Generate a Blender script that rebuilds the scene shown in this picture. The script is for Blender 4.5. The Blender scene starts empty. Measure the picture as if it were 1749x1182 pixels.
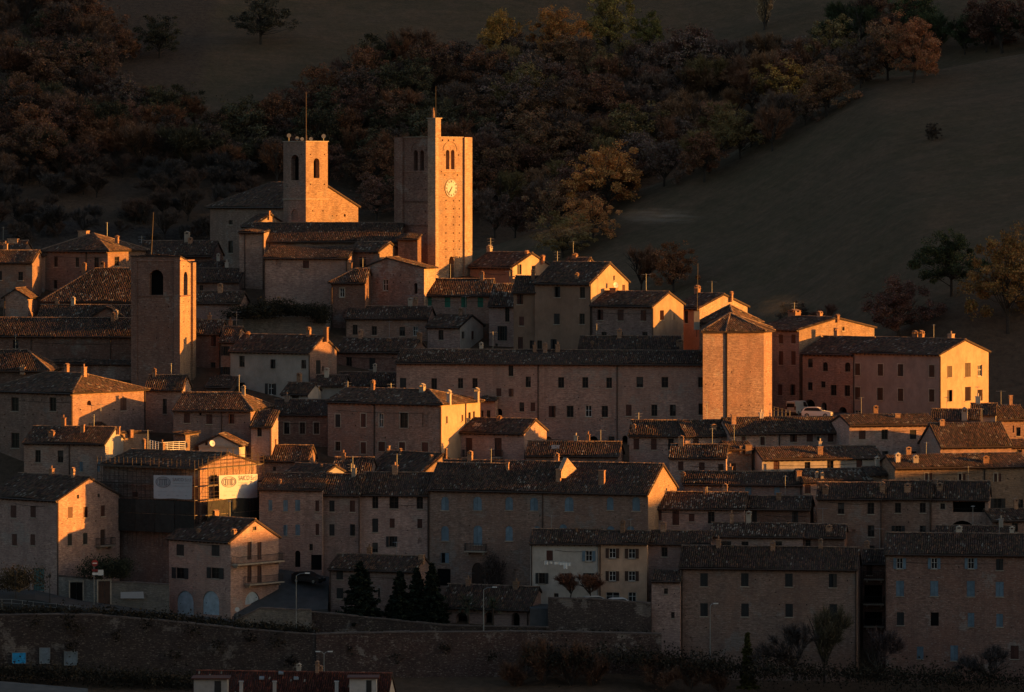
import bpy, math, random
import numpy as np
from mathutils import Vector, Matrix
from mathutils.geometry import delaunay_2d_cdt

R = math.radians
random.seed(7)
rng = np.random.default_rng(11)
scene = bpy.context.scene

# ------------------------------------------------------------------ camera
FPX, CXP, HYP = 8000.0, 874.5, 330.0          # focal length in photo pixels, principal point (eye level at row 330)
CZ = 100.0                                    # eye height above datum
cam_d = bpy.data.cameras.new('camera')
cam = bpy.data.objects.new('camera', cam_d)
scene.collection.objects.link(cam)
scene.camera = cam
cam.location = (0, 0, CZ)
cam.rotation_euler = (R(90), 0, 0)
cam_d.sensor_width = 36
cam_d.lens = FPX / 1749.0 * 36
cam_d.shift_y = -(591.0 - HYP) / 1749.0
cam_d.clip_start = 1
cam_d.clip_end = 6000

# ------------------------------------------------------------------ light
SUN_EL, SUN_AZ = 5.0, 7.0                     # low sun from the right, a little in front of the facades
sd = Vector((math.cos(R(SUN_EL)) * math.cos(R(SUN_AZ)), -math.cos(R(SUN_EL)) * math.sin(R(SUN_AZ)), math.sin(R(SUN_EL))))
world = bpy.data.worlds.new('World')
scene.world = world
world.use_nodes = True
wn = world.node_tree
bg = wn.nodes['Background']
sky = wn.nodes.new('ShaderNodeTexSky')
sky.sky_type = 'NISHITA'
sky.sun_disc = False
sky.sun_elevation = R(SUN_EL)
sky.sun_rotation = R(90 + SUN_AZ)
sky.air_density = 1.0
sky.dust_density = 2.0
sky.ozone_density = 1.3
wn.links.new(sky.outputs[0], bg.inputs[0])
bg.inputs[1].default_value = 0.083
sun_d = bpy.data.lights.new('sun', 'SUN')
sun_d.energy = 5.0
sun_d.angle = R(0.6)
sun_d.color = (1.0, 0.4, 0.065)
sun = bpy.data.objects.new('sun', sun_d)
scene.collection.objects.link(sun)
sun.rotation_euler = (-sd).to_track_quat('-Z', 'Y').to_euler()
scene.view_settings.view_transform = 'Standard'
scene.view_settings.look = 'None'
scene.view_settings.gamma = 1.0
scene.view_settings.use_curve_mapping = False
scene.view_settings.exposure = 1.17
try:
    scene.cycles.use_denoising = True
    scene.cycles.max_bounces = 5
    scene.cycles.diffuse_bounces = 3
    scene.cycles.volume_bounces = 1
except Exception:
    pass

# ------------------------------------------------------------------ helpers
VIEWS = {'P': (0, 0, 1.0), 'V1': (0, 360, 3.476), 'V2': (340, 130, 3.194), 'V3': (380, 420, 3.283), 'V4': (780, 400, 3.111),
         'V5': (1240, 480, 3.283), 'W1': (0, 620, 3.644), 'W2': (0, 860, 3.363), 'W3': (420, 720, 3.283), 'W4': (880, 700, 3.283),
         'W5': (1240, 700, 3.283), 'W6': (480, 940, 2.821), 'W7': (1080, 900, 2.614)}

def ux(px): return (px - CXP) / FPX
def vz(py): return -(py - HYP) / FPX
def at(px, py, Y): return Vector((ux(px) * Y, Y, CZ + vz(py) * Y))

def link(o, parent=None):
    scene.collection.objects.link(o)
    if parent is not None:
        o.parent = parent
    return o

def tag(o, label=None, cat=None, group=None, kind=None):
    if label: o['label'] = label
    if cat: o['category'] = cat
    if group: o['group'] = group
    if kind: o['kind'] = kind
    return o

def empty(name, loc, label=None, cat=None, group=None):
    o = bpy.data.objects.new(name, None)
    o.location = loc
    o.empty_display_size = 0.5
    link(o)
    return tag(o, label, cat, group)

def root_loc(o):
    l = Vector((0, 0, 0))
    while o is not None:
        l = l + o.location
        o = o.parent
    return l

class MB:
    """collects polygons given in world coordinates; build() links them as one mesh object"""
    def __init__(s):
        s.v, s.f, s.m = [], [], []
    def poly(s, pts, m=0):
        i = len(s.v)
        s.v.extend([tuple(p) for p in pts])
        s.f.append(tuple(range(i, i + len(pts))))
        s.m.append(m)
    def box(s, o, a, b, c, m=0):
        o, a, b, c = Vector(o), Vector(a), Vector(b), Vector(c)
        if a.cross(b).dot(c) < 0:
            a, b = b, a
        i = len(s.v)
        for k in (0, 1):
            q = o + c * k
            s.v.extend([tuple(q), tuple(q + a), tuple(q + a + b), tuple(q + b)])
        for f in ((3, 2, 1, 0), (4, 5, 6, 7), (0, 1, 5, 4), (1, 2, 6, 5), (2, 3, 7, 6), (3, 0, 4, 7)):
            s.f.append(tuple(i + k for k in f))
            s.m.append(m)
    def cbox(s, c, sx, sy, sz, m=0):
        s.box((c[0] - sx / 2, c[1] - sy / 2, c[2]), (sx, 0, 0), (0, sy, 0), (0, 0, sz), m)
    def tube(s, p0, p1, r0, r1=None, n=6, m=0, cap=True):
        p0, p1 = Vector(p0), Vector(p1)
        r1 = r0 if r1 is None else r1
        d = (p1 - p0).normalized()
        x = d.cross(Vector((0, 0, 1)))
        if x.length < 1e-3:
            x = Vector((1, 0, 0))
        x.normalize()
        y = d.cross(x)
        i = len(s.v)
        for p, r in ((p0, r0), (p1, r1)):
            for k in range(n):
                t = 2 * math.pi * k / n
                s.v.append(tuple(p + x * (r * math.cos(t)) + y * (r * math.sin(t))))
        for k in range(n):
            s.f.append((i + k, i + n + k, i + n + (k + 1) % n, i + (k + 1) % n)); s.m.append(m)
        if cap:
            s.f.append(tuple(i + n + k for k in reversed(range(n)))); s.m.append(m)
            s.f.append(tuple(i + k for k in range(n))); s.m.append(m)
    def prism(s, pts, d, m=0):
        """polygon pts extruded by vector d"""
        pts = [Vector(p) for p in pts]; d = Vector(d)
        n = Vector((0, 0, 0))
        for k in range(len(pts)):
            n += pts[k].cross(pts[(k + 1) % len(pts)])
        if n.dot(d) > 0:
            pts = pts[::-1]
        s.poly(pts, m)
        s.poly([p + d for p in reversed(pts)], m)
        for k in range(len(pts)):
            a, b = pts[k], pts[(k + 1) % len(pts)]
            s.poly([b, a, a + d, b + d], m)
    def build(s, name, mats, parent=None, smooth=False):
        me = bpy.data.meshes.new(name)
        off = root_loc(parent) if parent is not None else Vector((0, 0, 0))
        me.from_pydata([(x - off.x, y - off.y, z - off.z) for x, y, z in s.v], [], s.f)
        if not isinstance(mats, (list, tuple)):
            mats = [mats]
        for m in mats:
            me.materials.append(m)
        if len(mats) > 1:
            me.polygons.foreach_set('material_index', s.m)
        if smooth:
            me.polygons.foreach_set('use_smooth', [True] * len(me.polygons))
        me.update()
        o = bpy.data.objects.new(name, me)
        link(o, parent)
        return o

# ------------------------------------------------------------------ materials
def nodes_of(name):
    m = bpy.data.materials.new(name)
    m.use_nodes = True
    nt = m.node_tree
    return m, nt, nt.nodes['Principled BSDF']

def N(nt, t, **kw):
    n = nt.nodes.new(t)
    for k, v in kw.items():
        setattr(n, k, v)
    return n

def noise(nt, vec, scale, detail=4, rough=0.6, lo=0.3, hi=0.7):
    n = N(nt, 'ShaderNodeTexNoise')
    n.inputs['Scale'].default_value = scale
    n.inputs['Detail'].default_value = detail
    n.inputs['Roughness'].default_value = rough
    nt.links.new(vec, n.inputs['Vector'])
    r = N(nt, 'ShaderNodeMapRange')
    r.inputs[1].default_value = lo
    r.inputs[2].default_value = hi
    nt.links.new(n.outputs[0], r.inputs[0])
    return r.outputs[0]

def mixc(nt, fac, a, b, mode='MIX'):
    n = N(nt, 'ShaderNodeMix', data_type='RGBA', blend_type=mode)
    if isinstance(fac, (int, float)): n.inputs[0].default_value = fac
    else: nt.links.new(fac, n.inputs[0])
    for k, c in ((6, a), (7, b)):
        if isinstance(c, (tuple, list)): n.inputs[k].default_value = (*c, 1)
        else: nt.links.new(c, n.inputs[k])
    return n.outputs[2]

def mul(c, k): return tuple(min(1, x * k) for x in c)

def wall_mat(name, col, kind='brick', patch=None, k=1.0):
    m, nt, bs = nodes_of(name)
    g = N(nt, 'ShaderNodeNewGeometry')
    mp = N(nt, 'ShaderNodeMapping')
    mp.inputs['Scale'].default_value = (1, 1, 2.4) if kind == 'brick' else (1, 1, 0.45)
    nt.links.new(g.outputs['Position'], mp.inputs[0])
    oi = N(nt, 'ShaderNodeObjectInfo')
    fine = noise(nt, mp.outputs[0], 1.9 if kind == 'brick' else 0.8, 8, 0.75, 0.34, 0.66)
    big = noise(nt, g.outputs['Position'], 0.13, 5, 0.62, 0.38, 0.62)
    mid = noise(nt, g.outputs['Position'], 0.55, 7, 0.7, 0.44, 0.66)
    spot = noise(nt, mp.outputs[0], 3.2, 3, 0.6, 0.56, 0.7)
    dk = noise(nt, mp.outputs[0], 2.6, 3, 0.6, 0.57, 0.72)
    if kind == 'brick':
        c = mixc(nt, fine, mul(col, 0.38), mul(col, 1.5))
        c = mixc(nt, big, c, mixc(nt, 0.75, c, patch or (col[0] * .92, col[1] * .74, col[2] * .66)))
        def amt(f, k):
            q = N(nt, 'ShaderNodeMath', operation='MULTIPLY'); q.inputs[1].default_value = k
            nt.links.new(f, q.inputs[0]); return q.outputs[0]
        c = mixc(nt, amt(mid, 0.6), c, (col[0] * .5, col[1] * .5, col[2] * .54))
        c = mixc(nt, amt(spot, 0.5), c, (0.52, 0.43, 0.36))
        c = mixc(nt, amt(dk, 0.55), c, (col[0] * .3, col[1] * .28, col[2] * .28))
        # grey render still clinging here and there
        rn = noise(nt, g.outputs['Position'], 0.23, 7, 0.72, 0.57, 0.61)
        c = mixc(nt, amt(rn, 0.6), c, mixc(nt, fine, (0.24, 0.2, 0.18), (0.4, 0.34, 0.3)))
        # rain streaks
        ms = N(nt, 'ShaderNodeMapping'); ms.inputs['Scale'].default_value = (1.0, 1.0, 0.07)
        nt.links.new(g.outputs['Position'], ms.inputs[0])
        st = noise(nt, ms.outputs[0], 0.9, 5, 0.65, 0.5, 0.7)
        c = mixc(nt, amt(st, 0.42), c, (col[0] * .42, col[1] * .42, col[2] * .44))
        # courses: fine horizontal joints breaking up with noise
        sx = N(nt, 'ShaderNodeSeparateXYZ'); nt.links.new(g.outputs['Position'], sx.inputs[0])
        wv = N(nt, 'ShaderNodeMath', operation='MULTIPLY'); wv.inputs[1].default_value = 2 * math.pi / 0.27
        nt.links.new(sx.outputs[2], wv.inputs[0])
        ad = N(nt, 'ShaderNodeMath', operation='MULTIPLY_ADD'); ad.inputs[1].default_value = 7.0
        nt.links.new(mid, ad.inputs[0]); nt.links.new(wv.outputs[0], ad.inputs[2])
        sn = N(nt, 'ShaderNodeMath', operation='SINE'); nt.links.new(ad.outputs[0], sn.inputs[0])
        mr = N(nt, 'ShaderNodeMapRange'); mr.inputs[1].default_value = 0.1; mr.inputs[2].default_value = 1.0; mr.inputs[4].default_value = 0.38
        nt.links.new(sn.outputs[0], mr.inputs[0])
        c = mixc(nt, mr.outputs[0], c, mul(col, 0.5))
    else:
        c = mixc(nt, fine, mul(col, 0.78), mul(col, 1.1))
        gm = N(nt, 'ShaderNodeMath', operation='MULTIPLY'); gm.inputs[1].default_value = 0.6
        nt.links.new(mid, gm.inputs[0])
        c = mixc(nt, gm.outputs[0], c, mul(col, 0.58))
        sm = N(nt, 'ShaderNodeMath', operation='MULTIPLY'); sm.inputs[1].default_value = 0.35
        nt.links.new(big, sm.inputs[0])
        c = mixc(nt, sm.outputs[0], c, mul((col[0] * .8, col[1] * .74, col[2] * .68), 1))
    # every house its own shade
    mr = N(nt, 'ShaderNodeMapRange'); mr.inputs[3].default_value = 0.68; mr.inputs[4].default_value = 1.2
    nt.links.new(oi.outputs['Random'], mr.inputs[0])
    hv = N(nt, 'ShaderNodeHueSaturation')
    nt.links.new(mr.outputs[0], hv.inputs['Value'])
    nt.links.new(c, hv.inputs['Color'])
    nt.links.new(hv.outputs[0], bs.inputs['Base Color'])
    bs.inputs['Roughness'].default_value = 0.92
    bs.inputs['Specular IOR Level'].default_value = 0.2
    bp = N(nt, 'ShaderNodeBump'); bp.inputs['Strength'].default_value = 0.5 if kind == 'brick' else 0.25
    bp.inputs['Distance'].default_value = 0.06
    nt.links.new(fine, bp.inputs['Height'])
    nt.links.new(bp.outputs[0], bs.inputs['Normal'])
    return m

def plain(name, col, rough=0.7, var=0.25, metal=0.0, scale=1.5):
    m, nt, bs = nodes_of(name)
    g = N(nt, 'ShaderNodeNewGeometry')
    f = noise(nt, g.outputs['Position'], scale, 6, 0.65)
    oi = N(nt, 'ShaderNodeObjectInfo')
    c = mixc(nt, f, mul(col, 1 - var), mul(col, 1 + var))
    mr = N(nt, 'ShaderNodeMapRange'); mr.inputs[3].default_value = 0.8; mr.inputs[4].default_value = 1.15
    nt.links.new(oi.outputs['Random'], mr.inputs[0])
    hv = N(nt, 'ShaderNodeHueSaturation'); nt.links.new(mr.outputs[0], hv.inputs['Value']); nt.links.new(c, hv.inputs['Color'])
    nt.links.new(hv.outputs[0], bs.inputs['Base Color'])
    bs.inputs['Roughness'].default_value = rough
    bs.inputs['Metallic'].default_value = metal
    bs.inputs['Specular IOR Level'].default_value = 0.3
    return m

MAT = {}
MAT['brick'] = wall_mat('brick_brown', (0.38, 0.25, 0.2))
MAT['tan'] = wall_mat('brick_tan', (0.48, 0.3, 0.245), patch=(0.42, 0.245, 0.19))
MAT['red'] = wall_mat('brick_red', (0.29, 0.17, 0.135))
MAT['dark'] = wall_mat('brick_dark', (0.25, 0.165, 0.14))
MAT['stone'] = wall_mat('rubble_stone', (0.44, 0.285, 0.24), patch=(0.38, 0.245, 0.215))
MAT['grey'] = wall_mat('grey_stone', (0.3, 0.265, 0.235), patch=(0.25, 0.21, 0.18))
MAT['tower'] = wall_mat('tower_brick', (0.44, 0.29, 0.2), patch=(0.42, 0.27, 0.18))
MAT['pink'] = wall_mat('pink_plaster', (0.41, 0.305, 0.265), 'plaster')
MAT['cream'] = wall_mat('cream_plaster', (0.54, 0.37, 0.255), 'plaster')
MAT['white'] = wall_mat('white_plaster', (0.54, 0.47, 0.42), 'plaster')
MAT['orange'] = wall_mat('orange_plaster', (0.37, 0.23, 0.165), 'plaster')
MAT['peach'] = wall_mat('peach_plaster', (0.56, 0.35, 0.24), 'plaster')
MAT['rosso'] = wall_mat('red_plaster', (0.36, 0.19, 0.125), 'plaster')
MAT['cement'] = wall_mat('grey_render', (0.36, 0.33, 0.31), 'plaster')
MAT['glass'] = plain('window_glass', (0.007, 0.007, 0.009), 0.35, 0.3)
MAT['void'] = plain('dark_interior', (0.004, 0.0035, 0.0035), 1.0, 0.2)  # near-black colour stands in for the shade inside openings and holes
MAT['frame'] = plain('window_frame_paint', (0.07, 0.05, 0.04), 0.6)
MAT['wframe'] = plain('white_frame_paint', (0.6, 0.57, 0.54), 0.6)
MAT['brown'] = plain('brown_shutter_paint', (0.06, 0.03, 0.021), 0.6)
MAT['rust'] = plain('red_brown_shutter_paint', (0.085, 0.032, 0.024), 0.6)
MAT['blue'] = plain('faded_blue_shutter_paint', (0.15, 0.21, 0.265), 0.7)
MAT['green'] = plain('green_shutter_paint', (0.03, 0.15, 0.1), 0.6)
MAT['slate'] = plain('grey_green_shutter_paint', (0.026, 0.025, 0.026), 0.6)
MAT['lite'] = plain('pale_blue_door_paint', (0.4, 0.47, 0.53), 0.6)
MAT['teal'] = plain('teal_door_paint', (0.06, 0.12, 0.12), 0.6)
MAT['curtain'] = plain('net_curtain', (0.09, 0.08, 0.075), 0.9, 0.3)
MAT['sill'] = plain('stone_sill', (0.36, 0.29, 0.23), 0.8)
MAT['pipe'] = plain('downpipe_copper', (0.06, 0.038, 0.03), 0.5)
MAT['metal'] = plain('grey_metal', (0.3, 0.3, 0.3), 0.45, 0.15, 0.6)
MAT['iron'] = plain('dark_iron', (0.04, 0.035, 0.035), 0.6)
MAT['whitep'] = plain('white_paint', (0.75, 0.73, 0.72), 0.5, 0.06)
MAT['wood'] = plain('roof_timber', (0.09, 0.055, 0.04), 0.8)
MAT['chim'] = wall_mat('chimney_brick', (0.42, 0.25, 0.16))
MAT['chimw'] = wall_mat('chimney_plaster', (0.55, 0.46, 0.38), 'plaster')

def tile_mat(name):
    m, nt, bs = nodes_of(name)
    a = N(nt, 'ShaderNodeAttribute'); a.attribute_name = 'tint'
    g = N(nt, 'ShaderNodeNewGeometry')
    f = noise(nt, g.outputs['Position'], 0.22, 5, 0.6)
    f2 = noise(nt, g.outputs['Position'], 3.0, 4, 0.7)
    c = mixc(nt, f, mixc(nt, 1.0, a.outputs[0], (0.72, 0.74, 0.72), 'MULTIPLY'), a.outputs[0])
    c = mixc(nt, f2, mixc(nt, 1.0, c, (0.7, 0.68, 0.68), 'MULTIPLY'), c)
    nt.links.new(c, bs.inputs['Base Color'])
    bs.inputs['Roughness'].default_value = 0.9
    bs.inputs['Specular IOR Level'].default_value = 0.2
    return m
MAT['tile'] = tile_mat('clay_roof_tile')
MAT['roofbase'] = plain('roof_bedding', (0.05, 0.035, 0.03), 0.95)
MAT['roofback'] = plain('weathered_tile_slope', (0.12, 0.085, 0.07), 0.95, 0.4, 0, 3)
# ------------------------------------------------------------------ terrain
def sm(a, b, x):
    t = np.clip((x - a) / (b - a), 0, 1)
    return t * t * (3 - 2 * t)

def wob(X, Y, s, ph):
    return (np.sin(X / s + ph) * np.cos(Y / (s * 1.3) + ph * 2.1) + 0.5 * np.sin((X + Y) / (s * .45) + ph * 3) + 0.3 * np.sin((X - 1.4 * Y) / (s * .21) + ph * 5)) / 1.8

def ground_z(X, Y):
    """height relative to the eye; works on arrays"""
    X = np.asarray(X, float); Y = np.asarray(Y, float)
    # the town's hill: rises away from the viewer to a crest, then falls into the valley behind
    front = -58.0 + (Y - 592) * 0.40
    crest = np.interp(X, [-400, -120, 10, 26, 37, 75, 110, 160, 260, 500], [-30, -14, -12, -22, -31.5, -32, -33, -30, -24, -20])
    ycr = np.interp(X, [-400, 0, 50, 90, 500], [712, 712, 690, 676, 660])
    # level ledge for the lower left road, then a steeper bank behind it
    ledge = np.interp(X, [-90, -53, -45, -8], [-52.2, -52.6, -55.4, -55.6])
    wl = np.interp(X, [-400, -90, -12, 0], [1, 1, 1, 0])
    led = np.where(Y < 610, np.minimum(front, ledge), np.where(Y < 624, np.minimum(front, ledge + (Y - 610) / 14 * (front - ledge)), front))
    front = front * (1 - wl) + led * wl
    wr_ = np.interp(X, [16, 24, 400], [0, 1, 1])
    low = np.where(Y < 596, -61.8, np.where(Y < 606, -61.8 + (Y - 596) / 10 * (front + 61.8), front))
    front = front * (1 - wr_) + np.minimum(front, low) * wr_
    town = np.minimum(front, crest) - np.maximum(0, Y - ycr) * 0.55
    fore = np.interp(X, [14, 24], [-60.0, -62.0]) - (592 - Y) * 0.14
    town = np.where(Y < 588, fore, np.where(Y < 592, fore + (front - fore) * (Y - 588) / 4, town))
    # unseen spur off to the right, heights set so it shades the lower town
    spur = np.interp(X, [90, 125, 170, 260, 420], [-75, -41.5, -26.4, -18.8, -9.7]) - np.maximum(0, np.abs(Y - 610) - 75) * 0.35
    town = np.maximum(town, spur)
    # valley floor and the viewer's own hillside
    val = np.interp(Y, [-900, -300, 0, 60, 250, 420], [140, 70, -1.7, -18, -88, -95])
    town = np.where(Y < 420, val + np.abs(X) * 0.02, np.maximum(town, -96))
    # the field hill behind on the right
    zc = np.interp(X, [-300, -120, -60, -3, 42, 68, 98, 150, 300, 600], [-60, -40, -24, -10, 6.7, 22.0, 27, 44, 82, 110])
    yc = 900
    d = np.maximum(0, yc - Y)
    fa = zc - np.minimum(d, 160) * 0.25 - np.maximum(0, d - 160) * 0.62 + 1.2 * wob(X, Y, 31, 1.0)
    fa = fa - np.maximum(0, Y - yc) * 0.45
    # the big slope behind
    fb = -15 + (Y - 930) * 0.355 + 0.22 * np.maximum(0, X - 40) + 2.2 * wob(X, Y, 44, 2.3) + 0.02 * np.maximum(0, -X - 60)
    fb = np.where(Y > 1250, -15 + 320 * .355 + (Y - 1250) * .22 + 0.22 * np.maximum(0, X - 40), fb)
    fb = np.where(Y < 930, fb - (930 - Y) * 0.1, fb)
    z = np.maximum(np.maximum(town, fa), np.where(Y > 760, fb, -1e3))
    z = np.where((Y > 700) & (Y < 935), np.maximum(z, -70), z)
    z = z + np.where((Y > 740), 0.35 * wob(X, Y, 9, 0.4), 0)
    return z

def gz(x, y): return CZ + float(ground_z(x, y))

def ground_hit(px, py, y0=735, y1=1500):
    ys = np.arange(y0, y1, 1.0)
    zr = vz(py) * ys
    g = ground_z(ux(px) * ys, ys)
    k = np.nonzero(g >= zr)[0]
    if len(k) == 0:
        return None
    Y = ys[k[0]]
    return Vector((ux(px) * Y, Y, CZ + float(g[k[0]])))

def make_ground():
    xs = np.unique(np.concatenate([np.arange(-420, -140, 20), np.arange(-140, 160, 3.0), np.arange(160, 470, 15)]))
    ys = np.unique(np.concatenate([np.arange(-320, 540, 20), np.arange(540, 740, 2.5), np.arange(740, 900, 3), np.arange(900, 1150, 2.5), np.arange(1150, 1505, 20)]))
    X, Y = np.meshgrid(xs, ys)
    Z = ground_z(X, Y) + CZ
    n, m = len(xs), len(ys)
    v = np.stack([X, Y, Z], -1).reshape(-1, 3)
    i = np.arange(n * m).reshape(m, n)
    f = np.stack([i[:-1, :-1], i[:-1, 1:], i[1:, 1:], i[1:, :-1]], -1).reshape(-1, 4)
    me = bpy.data.meshes.new('ground')
    me.vertices.add(len(v)); me.vertices.foreach_set('co', v.ravel())
    me.loops.add(f.size); me.loops.foreach_set('vertex_index', f.ravel())
    me.polygons.add(len(f)); me.polygons.foreach_set('loop_start', np.arange(0, f.size, 4)); me.polygons.foreach_set('loop_total', np.full(len(f), 4))
    me.polygons.foreach_set('use_smooth', np.ones(len(f), bool))
    me.update(); me.validate()
    # land cover: 0 grass, 1 leaf litter under the wood, 2 bare clay
    px = CXP + X / np.maximum(Y, 1) * FPX
    py = HYP - (Z - CZ) / np.maximum(Y, 1) * FPX
    zc = np.interp(X, [-3, 42, 68, 98, 150], [-10, 6.7, 22.0, 27, 44])
    wood = np.zeros_like(X)
    wood = np.where((Y > 903) & (Y < 1012 + 14 * wob(X, Y, 20, 4)), 1.0, wood)
    wood = np.where((X < -70) & (Y > 800) & (Y < 1100), 1.0, wood)
    wood = np.where((Y > 560) & (Y < 745), 0.8, wood)
    a = me.attributes.new('litter', 'FLOAT', 'POINT'); a.data.foreach_set('value', wood.ravel())
    clay = ((X < -45) & (Y > 900) & (Y < 955)).astype(float)
    b = me.attributes.new('clay', 'FLOAT', 'POINT'); b.data.foreach_set('value', clay.ravel())
    mt, nt, bs = nodes_of('hillside_ground')
    g = N(nt, 'ShaderNodeNewGeometry')
    at1 = N(nt, 'ShaderNodeAttribute'); at1.attribute_name = 'litter'
    at2 = N(nt, 'ShaderNodeAttribute'); at2.attribute_name = 'clay'
    mp = N(nt, 'ShaderNodeMapping'); mp.inputs['Rotation'].default_value = (0, 0, R(24)); mp.inputs['Scale'].default_value = (0.03, 0.5, 0.2)
    nt.links.new(g.outputs['Position'], mp.inputs[0])
    row = noise(nt, mp.outputs[0], 1.0, 3, 0.6)
    f1 = noise(nt, g.outputs['Position'], 0.035, 5, 0.6)
    f2 = noise(nt, g.outputs['Position'], 0.9, 6, 0.75)
    grass = mixc(nt, f1, (0.15, 0.104, 0.06), (0.2, 0.12, 0.078))
    grass = mixc(nt, row, grass, mixc(nt, 0.55, grass, (0.105, 0.078, 0.05)))
    sxyz = N(nt, 'ShaderNodeSeparateXYZ'); nt.links.new(g.outputs['Position'], sxyz.inputs[0])
    def mth(op, a, b):
        q = N(nt, 'ShaderNodeMath', operation=op)
        for i_, v_ in ((0, a), (1, b)):
            if isinstance(v_, (int, float)): q.inputs[i_].default_value = v_
            else: nt.links.new(v_, q.inputs[i_])
        return q.outputs[0]
    ph = mth('ADD', mth('MULTIPLY', sxyz.outputs[2], 1.6), mth('ADD', mth('MULTIPLY', sxyz.outputs[0], 0.35), mth('MULTIPLY', f1, 5.0)))
    rowv = mth('MULTIPLY', mth('ADD', mth('SINE', mth('MULTIPLY', ph, 2.2), 0), 1.0), 0.07)
    grass = mixc(nt, rowv, grass, (0.07, 0.06, 0.035))
    f3 = noise(nt, g.outputs['Position'], 0.16, 6, 0.7, 0.45, 0.7)
    grass = mixc(nt, mth('MULTIPLY', f3, 0.6), grass, (0.24, 0.14, 0.09))
    grass = mixc(nt, f2, mixc(nt, 1.0, grass, (0.65, 0.65, 0.65), 'MULTIPLY'), grass)
    lit = mixc(nt, f2, (0.07, 0.046, 0.034), (0.15, 0.095, 0.065))
    cl = mixc(nt, f2, (0.028, 0.022, 0.02), (0.11, 0.088, 0.078))
    c = mixc(nt, at1.outputs['Fac'], grass, lit)
    c = mixc(nt, at2.outputs['Fac'], c, cl)
    nt.links.new(c, bs.inputs['Base Color'])
    bs.inputs['Roughness'].default_value = 1.0
    bs.inputs['Specular IOR Level'].default_value = 0.05
    bp = N(nt, 'ShaderNodeBump'); bp.inputs['Strength'].default_value = 0.6; bp.inputs['Distance'].default_value = 0.3
    nt.links.new(f2, bp.inputs['Height']); nt.links.new(bp.outputs[0], bs.inputs['Normal'])
    me.materials.append(mt)
    o = bpy.data.objects.new('ground', me); link(o)
    tag(o, 'hillside ground of dark grass fields and leaf litter', None, None, 'structure')
make_ground()

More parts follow.
